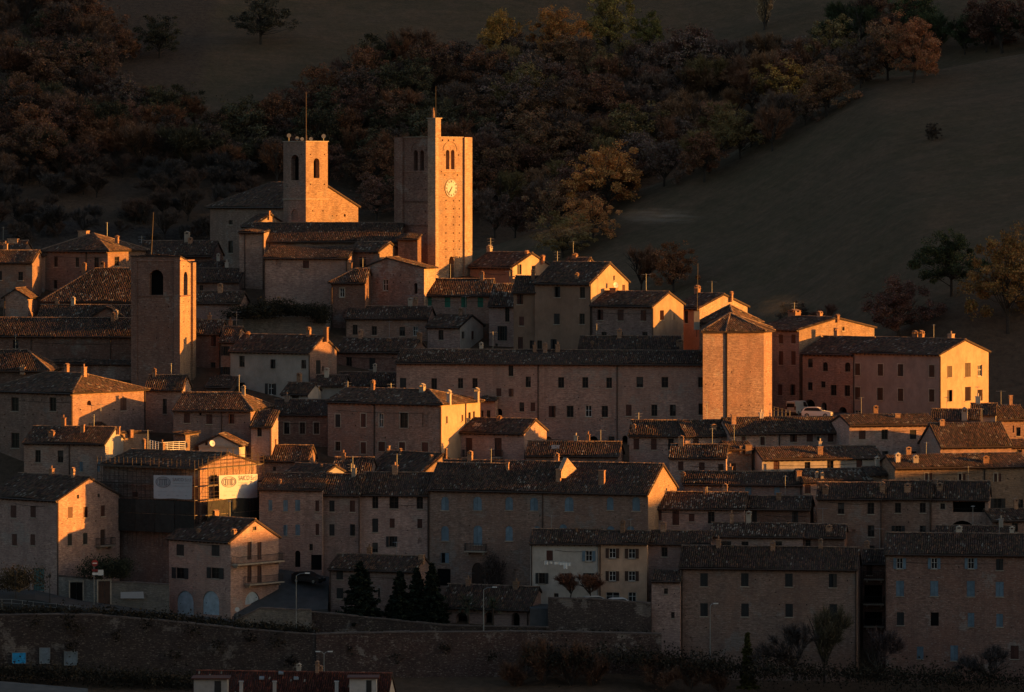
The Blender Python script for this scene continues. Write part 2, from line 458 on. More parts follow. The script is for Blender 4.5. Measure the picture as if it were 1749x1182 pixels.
# ------------------------------------------------------------------ roofs of separate clay tiles
def tiles_mesh(name, slopes, parent, seed, tone=1.0, ridges=(), pale=0.06, sp=0.27, ex=0.42):
    """slopes: list of (polygon [Vector], eave direction u, up-slope v). One mesh of half-round tiles laid in courses."""
    r = np.random.default_rng(seed)
    V, F, C = [], [], []
    cnt = 0
    off = np.array(root_loc(parent))
    prof = np.array([(-1.0, 0.0), (-0.55, 0.82), (0.55, 0.82), (1.0, 0.0)])
    for poly, u, v in slopes:
        u = np.array(u); v = np.array(v)
        n = np.cross(u, v)
        if n[2] < 0: n = -n
        P = np.array([list(p) for p in poly])
        o = P[0]
        q = np.stack([(P - o) @ u, (P - o) @ v], 1)
        u0, v0 = q.min(0); u1, v1 = q.max(0)
        nu = max(1, int((u1 - u0) / sp)); nv = max(1, int(math.ceil((v1 - v0) / ex)))
        su = (u1 - u0) / nu
        gu, gv = np.meshgrid(u0 + (np.arange(nu) + 0.5) * su, v0 + np.arange(nv) * ex)
        # courses wander and sag a little, columns shift
        gu = gu + 0.03 * np.sin(gv * 1.7 + seed) + r.normal(0, 0.016, gu.shape)
        gv = gv + 0.05 * np.sin(gu * 0.9 + seed * 1.3) + r.normal(0, 0.035, gv.shape)
        gu = gu.ravel(); gv = gv.ravel()
        # keep tiles whose centre lies in the polygon
        cx, cy = gu, gv + ex * 0.5
        ins = np.zeros(len(cx), bool)
        k2 = len(q) - 1
        for k in range(len(q)):
            xi, yi = q[k]; xj, yj = q[k2]
            c = ((yi > cy) != (yj > cy)) & (cx < (xj - xi) * (cy - yi) / (yj - yi + 1e-12) + xi)
            ins ^= c
            k2 = k
        gu, gv = gu[ins], gv[ins]
        K = len(gu)
        if K == 0: continue
        L = np.minimum(ex * 1.22, v1 - gv + 0.05)
        rw = su * 0.40 * r.uniform(0.9, 1.1, K)
        sag = -0.09 * np.sin(np.clip((gu - u0) / (u1 - u0), 0, 1) * math.pi * 2.0 + seed)
        h0 = 0.075 + r.normal(0, 0.012, K) + sag; h1 = 0.03 + sag
        yaw = r.normal(0, 0.05, K)
        vs = np.zeros((K, 8, 3))
        for e in (0, 1):
            for k in range(4):
                lu = prof[k, 0] * rw * (1.06 if e == 0 else 0.86)
                lh = prof[k, 1] * rw * 0.95 + (h0 if e == 0 else h1)
                pu = gu + lu + (yaw * L if e else 0)
                pv = gv + (L if e else 0)
                vs[:, e * 4 + k] = o + pu[:, None] * u + pv[:, None] * v + lh[:, None] * n
        base = cnt + np.arange(K)[:, None] * 8
        fc = np.concatenate([base + np.array([a, a + 1, a + 5, a + 4]) for a in range(3)] + [base + np.array([0, 3, 2, 1])], 0)
        V.append(vs.reshape(-1, 3)); F.append(fc)
        tnt = np.array([0.118, 0.078, 0.063]) * tone * r.uniform(0.55, 1.35, (K, 1)) * (1 + r.normal(0, 0.06, (K, 3)))
        warm = r.random(K) < 0.16
        tnt[warm] = np.array([0.2, 0.105, 0.07]) * tone * r.uniform(0.7, 1.3, (warm.sum(), 1))
        # lichen-bleached tiles come in drifts
        dr = 0.5 + 0.5 * np.sin(gu * 0.7 + 2.3 * np.sin(gv * 0.9 + seed) + seed)
        pl = r.random(K) < pale * 1.3 * dr
        tnt[pl] = np.array([0.33, 0.28, 0.24]) * r.uniform(0.7, 1.2, (pl.sum(), 1))
        C.append(np.repeat(np.clip(tnt, 0.02, 0.7), 8, axis=0))
        cnt += K * 8
    for a, b in ridges:
        a = np.array(a, float); b = np.array(b, float)
        d = b - a; Ln = np.linalg.norm(d)
        if Ln < 0.3: continue
        d /= Ln
        s = np.cross(d, (0, 0, 1)); s /= np.linalg.norm(s)
        up = np.cross(s, d)
        K = max(1, int(Ln / 0.42))
        st = Ln / K
        t = np.arange(K) * st
        rr = 0.17 * r.uniform(0.9, 1.15, K)
        vs = np.zeros((K, 8, 3))
        for e in (0, 1):
            for k in range(4):
                pt = a + (t + (st * 1.15 if e else 0))[:, None] * d
                vs[:, e * 4 + k] = pt + (prof[k, 0] * rr * (1 if e == 0 else .85))[:, None] * s + (prof[k, 1] * rr * .8 + 0.07 + r.normal(0, .012, K) * (1 - e))[:, None] * up
        base = cnt + np.arange(K)[:, None] * 8
        fc = np.concatenate([base + np.array([q, q + 1, q + 5, q + 4]) for q in range(3)] + [base + np.array([0, 3, 2, 1])], 0)
        V.append(vs.reshape(-1, 3)); F.append(fc)
        C.append(np.repeat(np.array([0.24, 0.16, 0.12]) * tone * r.uniform(0.7, 1.4, (K, 1)), 8, axis=0))
        cnt += K * 8
    if cnt == 0: return None
    V = np.concatenate(V) - off; F = np.concatenate(F); C = np.concatenate(C)
    me = bpy.data.meshes.new(name)
    me.vertices.add(len(V)); me.vertices.foreach_set('co', V.ravel())
    me.loops.add(F.size); me.loops.foreach_set('vertex_index', F.ravel().astype(np.int32))
    me.polygons.add(len(F)); me.polygons.foreach_set('loop_start', np.arange(0, F.size, 4)); me.polygons.foreach_set('loop_total', np.full(len(F), 4))
    me.update()
    ca = me.attributes.new('tint', 'FLOAT_COLOR', 'POINT')
    ca.data.foreach_set('color', np.concatenate([C, np.ones((len(C), 1))], 1).ravel())
    me.materials.append(MAT['tile'])
    o = bpy.data.objects.new(name, me); link(o, parent)
    o['kind'] = 'stuff'
    return o

# ------------------------------------------------------------------ walls with real openings
def wall_sheet(mb, o, a, outline, holes, nrm, m=0):
    """o: origin, a: horizontal unit vector; outline [(s,z)], holes [[(s,z)...], depth]; nrm outward. Adds the sheet and the reveals."""
    up = Vector((0, 0, 1))
    vs, es = [], []
    def ring(pts):
        i = len(vs)
        vs.extend([Vector(p) for p in pts])
        es.extend([(i + k, i + (k + 1) % len(pts)) for k in range(len(pts))])
    ring(outline)
    for h, dpt in holes: ring(h)
    out = delaunay_2d_cdt(vs, es, [], 0, 1e-4)
    V2, tris = out[0], out[2]
    def inside(p, pts):
        c = False; j = len(pts) - 1
        for i in range(len(pts)):
            if (pts[i][1] > p[1]) != (pts[j][1] > p[1]) and p[0] < (pts[j][0] - pts[i][0]) * (p[1] - pts[i][1]) / (pts[j][1] - pts[i][1]) + pts[i][0]:
                c = not c
            j = i
        return c
    w = lambda s, z: o + a * s + up * (z - o.z)
    flip = a.cross(up).dot(nrm) < 0
    i0 = len(mb.v)
    mb.v.extend([tuple(w(p[0], p[1])) for p in V2])
    for t in tris:
        c = (V2[t[0]] + V2[t[1]] + V2[t[2]]) / 3
        if not inside(c, outline): continue
        if any(inside(c, h) for h, d in holes): continue
        mb.f.append(tuple(i0 + k for k in (reversed(t) if flip else t))); mb.m.append(m)
    for h, dpt in holes:
        for k in range(len(h)):
            p, q = w(*h[k]), w(*h[(k + 1) % len(h)])
            mb.poly([p, q, q - nrm * dpt, p - nrm * dpt] if not flip else [q, p, p - nrm * dpt, q - nrm * dpt], m)

def arch_pts(s0, s1, z0, z1, k=8, pointed=False):
    r = (s1 - s0) / 2
    c = (s0 + s1) / 2
    if pointed:
        zc = max(z0 + .05, z1 - 1.7 * r)
        top = [(c + r * math.cos(t) , zc + (z1 - zc) * math.sin(t) ** 0.8) for t in [math.pi * j / k for j in range(k + 1)]]
    else:
        zc = max(z0 + .05, z1 - r)
        top = [(c + r * math.cos(t), zc + (z1 - zc) * math.sin(t)) for t in [math.pi * j / k for j in range(k + 1)]]
    return [(s0, z0), (s1, z0)] + top

STATS = []
class House: pass
HSEED = [100]
SHUT = {'b': 'brown', 'r': 'rust', 'u': 'blue', 'g': 'green', 's': 'slate', 'l': 'lite'}

def H(view, label, xl, xc, xr, eave, ridge, Y, th, D=None, wall='brick', side=None, roof='gx', hips=(0, 0), wins=(), chim=(), pipes=(), ants=(),
      cat='house', name='house', base=None, rf=0.5, tone=1.0, pale=0.06, oh=0.45, og=0.18, cornice=True, tiles=True, group=None, extra_splits=(), sp=0.27):
    x0, y0, k = VIEWS[view]
    fx = lambda x: x0 + x / k
    fy = lambda y: y0 + y / k
    h = House()
    if 0 < th < 8: th = 8
    if -9 < th < 0: th = -14
    t = R(abs(th))
    if th >= 0:
        a = Vector((-math.cos(t), math.sin(t), 0)); b = Vector((math.sin(t), math.cos(t), 0))
        front_end, side_end = xl, xr
    else:
        a = Vector((math.cos(t), math.sin(t), 0)); b = Vector((-math.sin(t), math.cos(t), 0))
        front_end, side_end = xr, xl
    C = at(fx(xc), fy(eave), Y)
    def solve(px, d):
        u = ux(px)
        return (u * C.y - C.x) / (d.x - u * d.y)
    L = solve(fx(front_end), a)
    if D is None:
        D = solve(fx(side_end), b)
    ze = C.z
    # ridge height from the ridge row at the ridge's depth
    def zrow(py, p): return CZ + vz(fy(py)) * p.y
    if roof in ('gx', 'hip'): rp = C + b * (D * rf)
    elif roof == 'gy': rp = C + a * (L * rf)
    elif roof == 'shed': rp = C + b * D
    else: rp = C + a * (L / 2) + b * (D / 2)
    zr = ze if roof == 'flat' else zrow(ridge, rp)
    run = {'gx': D * rf, 'hip': D * rf, 'gy': L * min(rf, 1 - rf), 'shed': D, 'pyr': min(L, D) / 2, 'flat': 1}[roof]
    if roof != 'flat':
        pitch = (zr - ze) / max(run, .1)
        lim = 0.62 if roof != 'gy' else 0.8
        if pitch > lim or (pitch < 0.2 and roof != 'shed'):
            STATS.append('%s: pitch %.2f L %.1f D %.1f' % (label[:46], pitch, L, D))
            if pitch > lim + .25: zr = ze + run * (lim + .25)
            if pitch < 0.12 and roof != 'shed': zr = ze + run * 0.12
    ctr = C + a * (L / 2) + b * (D / 2)
    zb = min(gz(C.x, C.y), gz(ctr.x, ctr.y)) - 1.5 if base is None else zrow(base, C)
    zb = min(zb, ze - 2.0)
    h.C, h.a, h.b, h.L, h.D, h.ze, h.zr, h.zb, h.t = C, a, b, L, D, ze, zr, zb, t
    root = empty(name, (C.x, C.y, zb), label, cat, group); root['kind'] = 'thing'
    h.root = root
    h.fx, h.fy = fx, fy
    up = Vector((0, 0, 1))
    Pt = lambda s, r, z: Vector((C.x, C.y, 0)) + a * s + b * r + up * z
    h.P = Pt
    h.foot = [Pt(0, 0, 0), Pt(L, 0, 0), Pt(L, D, 0), Pt(0, D, 0)]
    STATS_F.append((label, h.foot, zb, zr))
    nf, ns = -b, -a
    def on_front(x, y):
        u, v = ux(fx(x)), vz(fy(y))
        # (C + s a).x = u*(C+s a).y
        s = (u * C.y - C.x) / (a.x - u * a.y)
        return s, CZ + v * (C.y + s * a.y)
    def on_side(x, y):
        u, v = ux(fx(x)), vz(fy(y))
        s = (u * C.y - C.x) / (b.x - u * b.y)
        return s, CZ + v * (C.y + s * b.y)
    h.on_front, h.on_side = on_front, on_side
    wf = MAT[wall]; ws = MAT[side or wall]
    holes = {'f': [], 's': []}
    todo = []
    for w in wins:
        wx, wy, ww, wh, typ = w[:5]
        is_side = (wx > xc) if th >= 0 else (wx < xc)
        fn = on_side if is_side else on_front
        sA, zA = fn(wx - ww / 2, wy + wh / 2); sB, zB = fn(wx + ww / 2, wy - wh / 2)
        s0, s1 = min(sA, sB), max(sA, sB)
        zlo, zhi = min(zA, zB), max(zA, zB)
        key = 's' if is_side else 'f'
        lim = D if is_side else L
        if s0 < 0.08: s0 = 0.08
        if s1 > lim - 0.08: s1 = lim - 0.08
        if s1 - s0 < 0.08 or zlo < zb + .02: 
            STATS.append('skip window %s %s' % (label[:30], w)); continue
        arch = 'a' in typ[1:] ; pointed = 'p' in typ[1:]
        todo.append((key, s0, s1, zlo, zhi, typ, arch, pointed))
    for key, s0, s1, z0, z1, typ, arch, pointed in todo:
        q0, q1 = s0, s1
        if typ[0] in 'ow':
            ww = s1 - s0
            q0, q1 = s0 + ww * .25, s1 - ww * .25
        ring = arch_pts(q0, q1, z0, z1, 8, pointed) if (arch or pointed) else [(q0, z0), (q1, z0), (q1, z1), (q0, z1)]
        dp = {'k': 0.16, 'h': 0.3, 'n': 0.9, 'D': 0.25, 'G': 0.2}.get(typ[0], 0.24)
        holes[key].append((ring, dp))
    # putlog holes scattered over bare masonry, cut into the wall
    small = []
    if cat == 'house' and wall in ('brick', 'tan', 'red', 'stone', 'grey', 'tower'):
        rh = random.Random(label + 'h')
        for key, Ln in (('f', L), ('s', D)):
            if key == 's' and (abs(th) < 14 or (side or wall) in ('cream', 'white', 'cement')): continue
            zq = max(zb + 1.2, ze - 9.5)
            while zq < ze - .6:
                sq = rh.uniform(.4, 1.4)
                while sq < Ln - .4:
                    cx_, cz_ = sq + rh.uniform(-.15, .15), zq + rh.uniform(-.08, .08)
                    if rh.random() < .42 and all(not (p0 - .35 < cx_ < p1 + .35 and p2 - .4 < cz_ < p3 + .4) for k_, p0, p1, p2, p3, *_r in todo if k_ == key):
                        hw = rh.uniform(.05, .085)
                        ring = [(cx_ - hw, cz_ - hw), (cx_ + hw, cz_ - hw), (cx_ + hw, cz_ + hw), (cx_ - hw, cz_ + hw)]
                        holes[key].append((ring, .3)); small.append((key, ring))
                    sq += rh.uniform(1.6, 2.3)
                zq += 1.55
    mb = MB()
    orig = Pt(0, 0, zb)
    gx_like = roof == 'gx'
    # front
    if roof == 'gy': fo = [(0, zb), (L, zb), (L, ze), (L * rf, zr), (0, ze)]
    else: fo = [(0, zb), (L, zb), (L, ze), (0, ze)]
    wall_sheet(mb, orig, a, fo, holes['f'], nf, 0)
    if roof == 'gx': so = [(0, zb), (D, zb), (D, ze), (D * rf, zr), (0, ze)]
    elif roof == 'shed': so = [(0, zb), (D, zb), (D, zr), (0, ze)]
    else: so = [(0, zb), (D, zb), (D, ze), (0, ze)]
    if hips[0] and roof == 'hip': so = [(0, zb), (D, zb), (D, ze), (0, ze)]
    if roof == 'hip' and not hips[0]: so = [(0, zb), (D, zb), (D, ze), (D * rf, zr), (0, ze)]
    wall_sheet(mb, orig, b, so, holes['s'], ns, 1)
    so2 = so
    if roof == 'hip': so2 = [(0, zb), (D, zb), (D, ze), (0, ze)] if hips[1] else [(0, zb), (D, zb), (D, ze), (D * rf, zr), (0, ze)]
    wall_sheet(mb, Pt(L, 0, zb), b, so2, [], a, 1)
    zb2 = zr if roof == 'shed' else ze
    bo = [(0, zb), (L, zb), (L, ze), (L * rf, zr), (0, ze)] if roof == 'gy' else [(0, zb), (L, zb), (L, zb2), (0, zb2)]
    wall_sheet(mb, Pt(0, D, zb), a, bo, [], b, 0)
    if roof == 'flat':
        mb.poly([Pt(0, 0, ze - .3), Pt(L, 0, ze - .3), Pt(L, D, ze - .3), Pt(0, D, ze - .3)] if th < 0 else [Pt(0, D, ze - .3), Pt(L, D, ze - .3), Pt(L, 0, ze - .3), Pt(0, 0, ze - .3)], 0)
    h.wall = mb.build('wall', [wf, ws], root)
    if small:
        hb = MB()
        for key, ring in small: hb.prism([Pt(x_, .285, z_) if key == 'f' else Pt(.285, x_, z_) for x_, z_ in ring], (b if key == 'f' else a) * .02)
        hb.build('putlog_holes', MAT['void'], root)['kind'] = 'stuff'
    rc = random.Random(label + 'c')
    if cat == 'house' and L > 7 and rc.random() < .5:
        cbm = MB(); zc_ = ze - rc.uniform(.7, 1.6); s_a, s_b = rc.uniform(0, L * .2), rc.uniform(L * .6, L); pv = None
        for k_ in range(9):
            f_ = k_ / 8; pt_ = Pt(s_a + (s_b - s_a) * f_, -.05, zc_ - .16 * math.sin(f_ * math.pi) + .1 * f_)
            if pv is not None: cbm.tube(pv, pt_, .024, n=4, cap=False)
            pv = pt_
        cbm.build('cable', MAT['iron'], root)
    # windows
    for key, s0, s1, z0, z1, typ, arch, pointed in todo:
        add_window(h, key, s0, s1, z0, z1, typ, arch, pointed, wf if key == 'f' else ws)
    # roof slopes
    slopes, ridges = [], []
    if roof != 'flat':
        build_roof(h, roof, hips, rf, oh, og, slopes, ridges)
        rb = MB()
        for poly, u, v, vis in slopes:
            n = Vector(u).cross(Vector(v))
            if n.z < 0: n = -n
            rb.prism(poly, -n.normalized() * 0.16)
        h.roof = rb.build('roof', MAT['roofbase'] if tiles else MAT['roofback'], root)
        if tiles:
            HSEED[0] += 1
            tiles_mesh('roof_tiles', [(p, u, v) for p, u, v, vis in slopes if vis], h.roof, HSEED[0], tone, ridges, pale, sp)
            bk = MB()
            nb = 0
            for poly, u, v, vis in slopes:
                if not vis:
                    n = Vector(u).cross(Vector(v))
                    if n.z < 0: n = -n
                    bk.prism([p + n.normalized() * 0.02 for p in poly], n.normalized() * 0.07); nb += 1
            if nb: bk.build('rear_slope', MAT['roofback'], h.roof)
        p_ = (zr - ze) / max(run, .1)
        if cornice and wall in ('white', 'pink', 'cream', 'peach', 'cement'):
            cb = MB()
            cb.box(Pt(-0.02, -0.16, ze - 0.42), a * (L + .04), b * 0.155, up * 0.3)
            cb.build('cornice', MAT['sill'], root)
        if cornice and roof != 'gy':
            gb = MB(); zz = ze - oh * p_ - .1
            q0_, q1_ = Pt(-.1, -oh - .06, zz), Pt(L + .1, -oh - .06, zz)
            gb.tube(q0_, q1_, .1, n=6)
            gb.build('gutter', MAT['pipe'], root)
            # rafters and boarding under the eave
            eb = MB(); eb.box(Pt(0, -oh + .02, ze - oh * p_ - .2), a * L, b * (oh - .03), up * .06); n_ = max(2, int(L / .7))
            for k_ in range(n_ + 1): eb.box(Pt(min(L - .1, k_ * L / n_), -oh + .04, ze - oh * p_ - .32), a * .1, b * (oh - .045), up * .118)
            eb.build('eaves', MAT['wood'], root)
    if roof in ('gx', 'hip') and tiles and cat == 'house':
        rq = random.Random(label)
        for _ in range(int(L / 11) + (0 if chim else 1)):
            fpos = rq.uniform(.1, .9); rr_ = rq.uniform(.4, .56)
            auto_stack(h, roof, fpos * L, rr_ * D, rq)
        if not ants and rq.random() < .55: auto_aerial(h, roof, rq.uniform(.15, .85) * L, .5 * D, rq)
    for c in chim: add_chimney(h, view, roof, *c)
    for c in ants: add_antenna(h, view, roof, *c)
    for px in pipes:
        s, z = on_front(px, eave)
        if th >= 0 and px > xc + 1:
            s, z = on_side(px, eave); q = Pt(-0.09, s, 0)
        else:
            q = Pt(s, -0.09, 0)
        pb = MB(); pb.tube((q.x, q.y, zb), (q.x, q.y, ze - .1), 0.075, n=6); pb.build('downpipe', MAT['pipe'], root)
    return h

STATS_F = []

def build_roof(h, roof, hips, rf, oh, og, slopes, ridges):
    L, D, ze, zr, P = h.L, h.D, h.ze, h.zr, h.P
    a, b = h.a, h.b
    def sl(poly, u, vis):
        u = Vector(u).normalized()
        # up-slope direction: in-plane, perpendicular to u, rising
        n = Vector((0, 0, 0))
        for k in range(1, len(poly) - 1):
            n += (poly[k] - poly[0]).cross(poly[k + 1] - poly[0])
        if n.z < 0: n = -n
        n.normalize()
        v = n.cross(u)
        if v.z < 0: v = -v
        slopes.append((poly, u, v.normalized(), vis))
    if roof in ('gx', 'hip'):
        d1, d2 = D * rf, D * (1 - rf)
        p1, p2 = (zr - ze) / d1, (zr - ze) / d2
        hn, hf = (hips if roof == 'hip' else (0, 0))
        n0 = -og if not hn else -oh
        n1 = L + og if not hf else L + oh
        r0 = -og if not hn else hn
        r1 = L + og if not hf else L - hf
        if r1 < r0: r0 = r1 = (r0 + r1) / 2
        ef, eb = ze - oh * p1, ze - oh * p2
        sl([P(n0, -oh, ef), P(n1, -oh, ef), P(r1, d1, zr), P(r0, d1, zr)], a, True)
        sl([P(n0, D + oh, eb), P(n1, D + oh, eb), P(r1, d1, zr), P(r0, d1, zr)], a, False)
        if hn: sl([P(-oh, -oh, ef), P(-oh, D + oh, eb), P(r0, d1, zr)], b, True)
        if hf: sl([P(L + oh, -oh, ef), P(L + oh, D + oh, eb), P(r1, d1, zr)], b, False)
        ridges.append((P(r0, d1, zr), P(r1, d1, zr)))
        if hn: ridges.append((P(-oh, -oh, ef), P(r0, d1, zr))); ridges.append((P(-oh, D + oh, eb), P(r0, d1, zr)))
        if hf: ridges.append((P(L + oh, -oh, ef), P(r1, d1, zr)))
    elif roof == 'gy':
        l1, l2 = L * rf, L * (1 - rf)
        p1, p2 = (zr - ze) / l1, (zr - ze) / l2
        sl([P(-oh, -og, ze - oh * p1), P(-oh, D + og, ze - oh * p1), P(l1, D + og, zr), P(l1, -og, zr)], b, True)
        sl([P(L + oh, -og, ze - oh * p2), P(L + oh, D + og, ze - oh * p2), P(l1, D + og, zr), P(l1, -og, zr)], b, True)
        ridges.append((P(l1, -og, zr), P(l1, D + og, zr)))
    elif roof == 'shed':
        p1 = (zr - ze) / D
        sl([P(-og, -oh, ze - oh * p1), P(L + og, -oh, ze - oh * p1), P(L + og, D + og, zr + og * p1), P(-og, D + og, zr + og * p1)], a, True)
    elif roof == 'pyr':
        c = P(L / 2, D / 2, zr); e = ze - oh * .4
        k = [P(-oh, -oh, e), P(L + oh, -oh, e), P(L + oh, D + oh, e), P(-oh, D + oh, e)]
        for i in range(4):
            sl([k[i], k[(i + 1) % 4], c], k[(i + 1) % 4] - k[i], i in (0, 3))
            ridges.append((k[i], c))

def roof_z(h, roof, s, r, rf=0.5):
    L, D, ze, zr = h.L, h.D, h.ze, h.zr
    if roof in ('gx', 'hip'):
        return ze + (zr - ze) * (r / (D * rf) if r < D * rf else (D - r) / (D * (1 - rf)))
    if roof == 'gy':
        return ze + (zr - ze) * (s / (L * rf) if s < L * rf else (L - s) / (L * (1 - rf)))
    if roof == 'shed': return ze + (zr - ze) * r / D
    if roof == 'flat': return ze
    return ze + (zr - ze) * max(0, 1 - max(abs(s / L - .5), abs(r / D - .5)) * 2)

def roof_spot(h, roof, x, y):
    """where the sight line through (x,y) meets the roof; falls back to the ridge"""
    u, v = ux(h.fx(x)), vz(h.fy(y))
    Yq = h.C.y - 1
    while Yq < h.C.y + h.D + h.L:
        X, Z = u * Yq, CZ + v * Yq
        d = Vector((X - h.C.x, Yq - h.C.y, 0))
        s, r = d.dot(h.a), d.dot(h.b)
        if -0.3 <= s <= h.L + .3 and -0.3 <= r <= h.D + .3:
            z = roof_z(h, roof, s, r)
            if z >= Z:
                return Vector((X, Yq, z))
        Yq += 0.06
    # above the roof: stand on the ridge line
    r = h.D / 2
    Cq = h.C + h.b * r
    s = (u * Cq.y - Cq.x) / (h.a.x - u * h.a.y) if abs(h.a.x - u * h.a.y) > .1 else h.L / 2
    s = min(max(s, 0), h.L)
    q = Cq + h.a * s
    return Vector((q.x, q.y, roof_z(h, roof, s, r)))

def add_chimney(h, view, roof, x, ytop, w, hh, style='c'):
    """x, top row, width and height in the view's pixels"""
    k = VIEWS[view][2]
    q = roof_spot(h, roof, x, ytop + hh)
    mpp = q.y / FPX / k
    W = w * mpp
    top = CZ + vz(h.fy(ytop)) * q.y
    mb = MB()
    a, b, up = h.a, h.b, Vector((0, 0, 1))
    d = W * 0.8
    o = Vector((q.x, q.y, q.z - 0.7)) - a * (W / 2) - b * (d / 2)
    H0 = max(0.4, top - q.z)
    if style == 'p':      # tall plain stack
        mb.box(o, a * W, b * d, up * (H0 + .7 - .12))
        mb.box(o - a * .06 - b * .06 + up * (H0 + .58), a * (W + .12), b * (d + .12), up * .12)
    else:
        sh = H0 * 0.55 + 0.7
        mb.box(o, a * W, b * d, up * sh)
        mb.box(o - a * .07 - b * .07 + up * sh, a * (W + .14), b * (d + .14), up * .09)
        ph = H0 * 0.22
        s = W * .22
        for i in (0, 1):
            for j in (0, 1):
                mb.box(o + up * (sh + .09) + a * (i * (W - s)) + b * (j * (d - s)), a * s, b * s, up * ph)
        e = o + up * (sh + .09 + ph)
        ov = .09
        A0, A1 = e - a * ov - b * ov, e + a * (W + ov) - b * ov
        pk = up * max(.12, H0 * .2)
        mb.prism([A0, A1, (A0 + A1) / 2 + pk], b * (d + 2 * ov))
    return mb.build('chimney', MAT['chimw'] if style == 'w' else MAT['chim'], getattr(h, 'roof', None) or h.wall)

def auto_stack(h, roof, s, r, rq):
    q = h.P(s, r, roof_z(h, roof, s, r)); W_ = rq.uniform(.42, .7); d = W_ * rq.uniform(.7, 1.1); Hh = rq.uniform(.8, 1.3)
    a, b, up = h.a, h.b, Vector((0, 0, 1)); o = q - a * W_ / 2 - b * d / 2 - up * .6
    mb = MB(); mb.box(o, a * W_, b * d, up * (Hh + .5)); mb.box(o - a * .06 - b * .06 + up * (Hh + .502), a * (W_ + .12), b * (d + .12), up * .08)
    e = o + up * (Hh + .585)
    if rq.random() < .6:
        for i in (0, 1): mb.box(e + a * (i * (W_ - .12)), a * .12, b * d, up * .22)
        A0, A1 = e + up * .222 - a * .1 - b * .08, e + up * .222 + a * (W_ + .1) - b * .08
        mb.prism([A0, A1, (A0 + A1) / 2 + up * .2], b * (d + .16))
    else: mb.tube(e + a * W_ / 2 + b * d / 2, e + a * W_ / 2 + b * d / 2 + up * .4, .1, .12, 7)
    mb.build('chimney', MAT['chimw'] if rq.random() < .25 else MAT['chim'], h.roof)
def auto_aerial(h, roof, s, r, rq):
    q = h.P(s, r, roof_z(h, roof, s, r)); up = Vector((0, 0, 1)); t = rq.uniform(1.6, 2.8)
    mb = MB(); mb.tube(q - up * .3, q + up * t, .035, n=5)
    az = rq.uniform(0, 3); d = Vector((math.cos(az), math.sin(az), 0)); e = d.cross(up)
    mb.tube(q + up * (t - .1) - d * .7, q + up * (t - .1) + d * .7, .02, n=4)
    for k in range(6): c = q + up * (t - .1) + d * (-.65 + k * .26); mb.tube(c - e * .25, c + e * .25, .012, n=3)
    mb.build('antenna', MAT['metal'], h.roof)

def add_antenna(h, view, roof, x, ytop, ybase, bars=3):
    q = roof_spot(h, roof, x, ybase)
    top = CZ + vz(h.fy(ytop)) * q.y
    mb = MB()
    mb.tube((q.x, q.y, q.z - .3), (q.x, q.y, top), 0.045, n=5)
    for i in range(bars):
        z = top - .15 - i * .4
        wd = .55 - .1 * i
        mb.tube((q.x - wd, q.y - .1, z), (q.x + wd, q.y + .1, z), 0.025, n=4)
    return mb.build('antenna', MAT['metal'], getattr(h, 'roof', None) or h.wall)

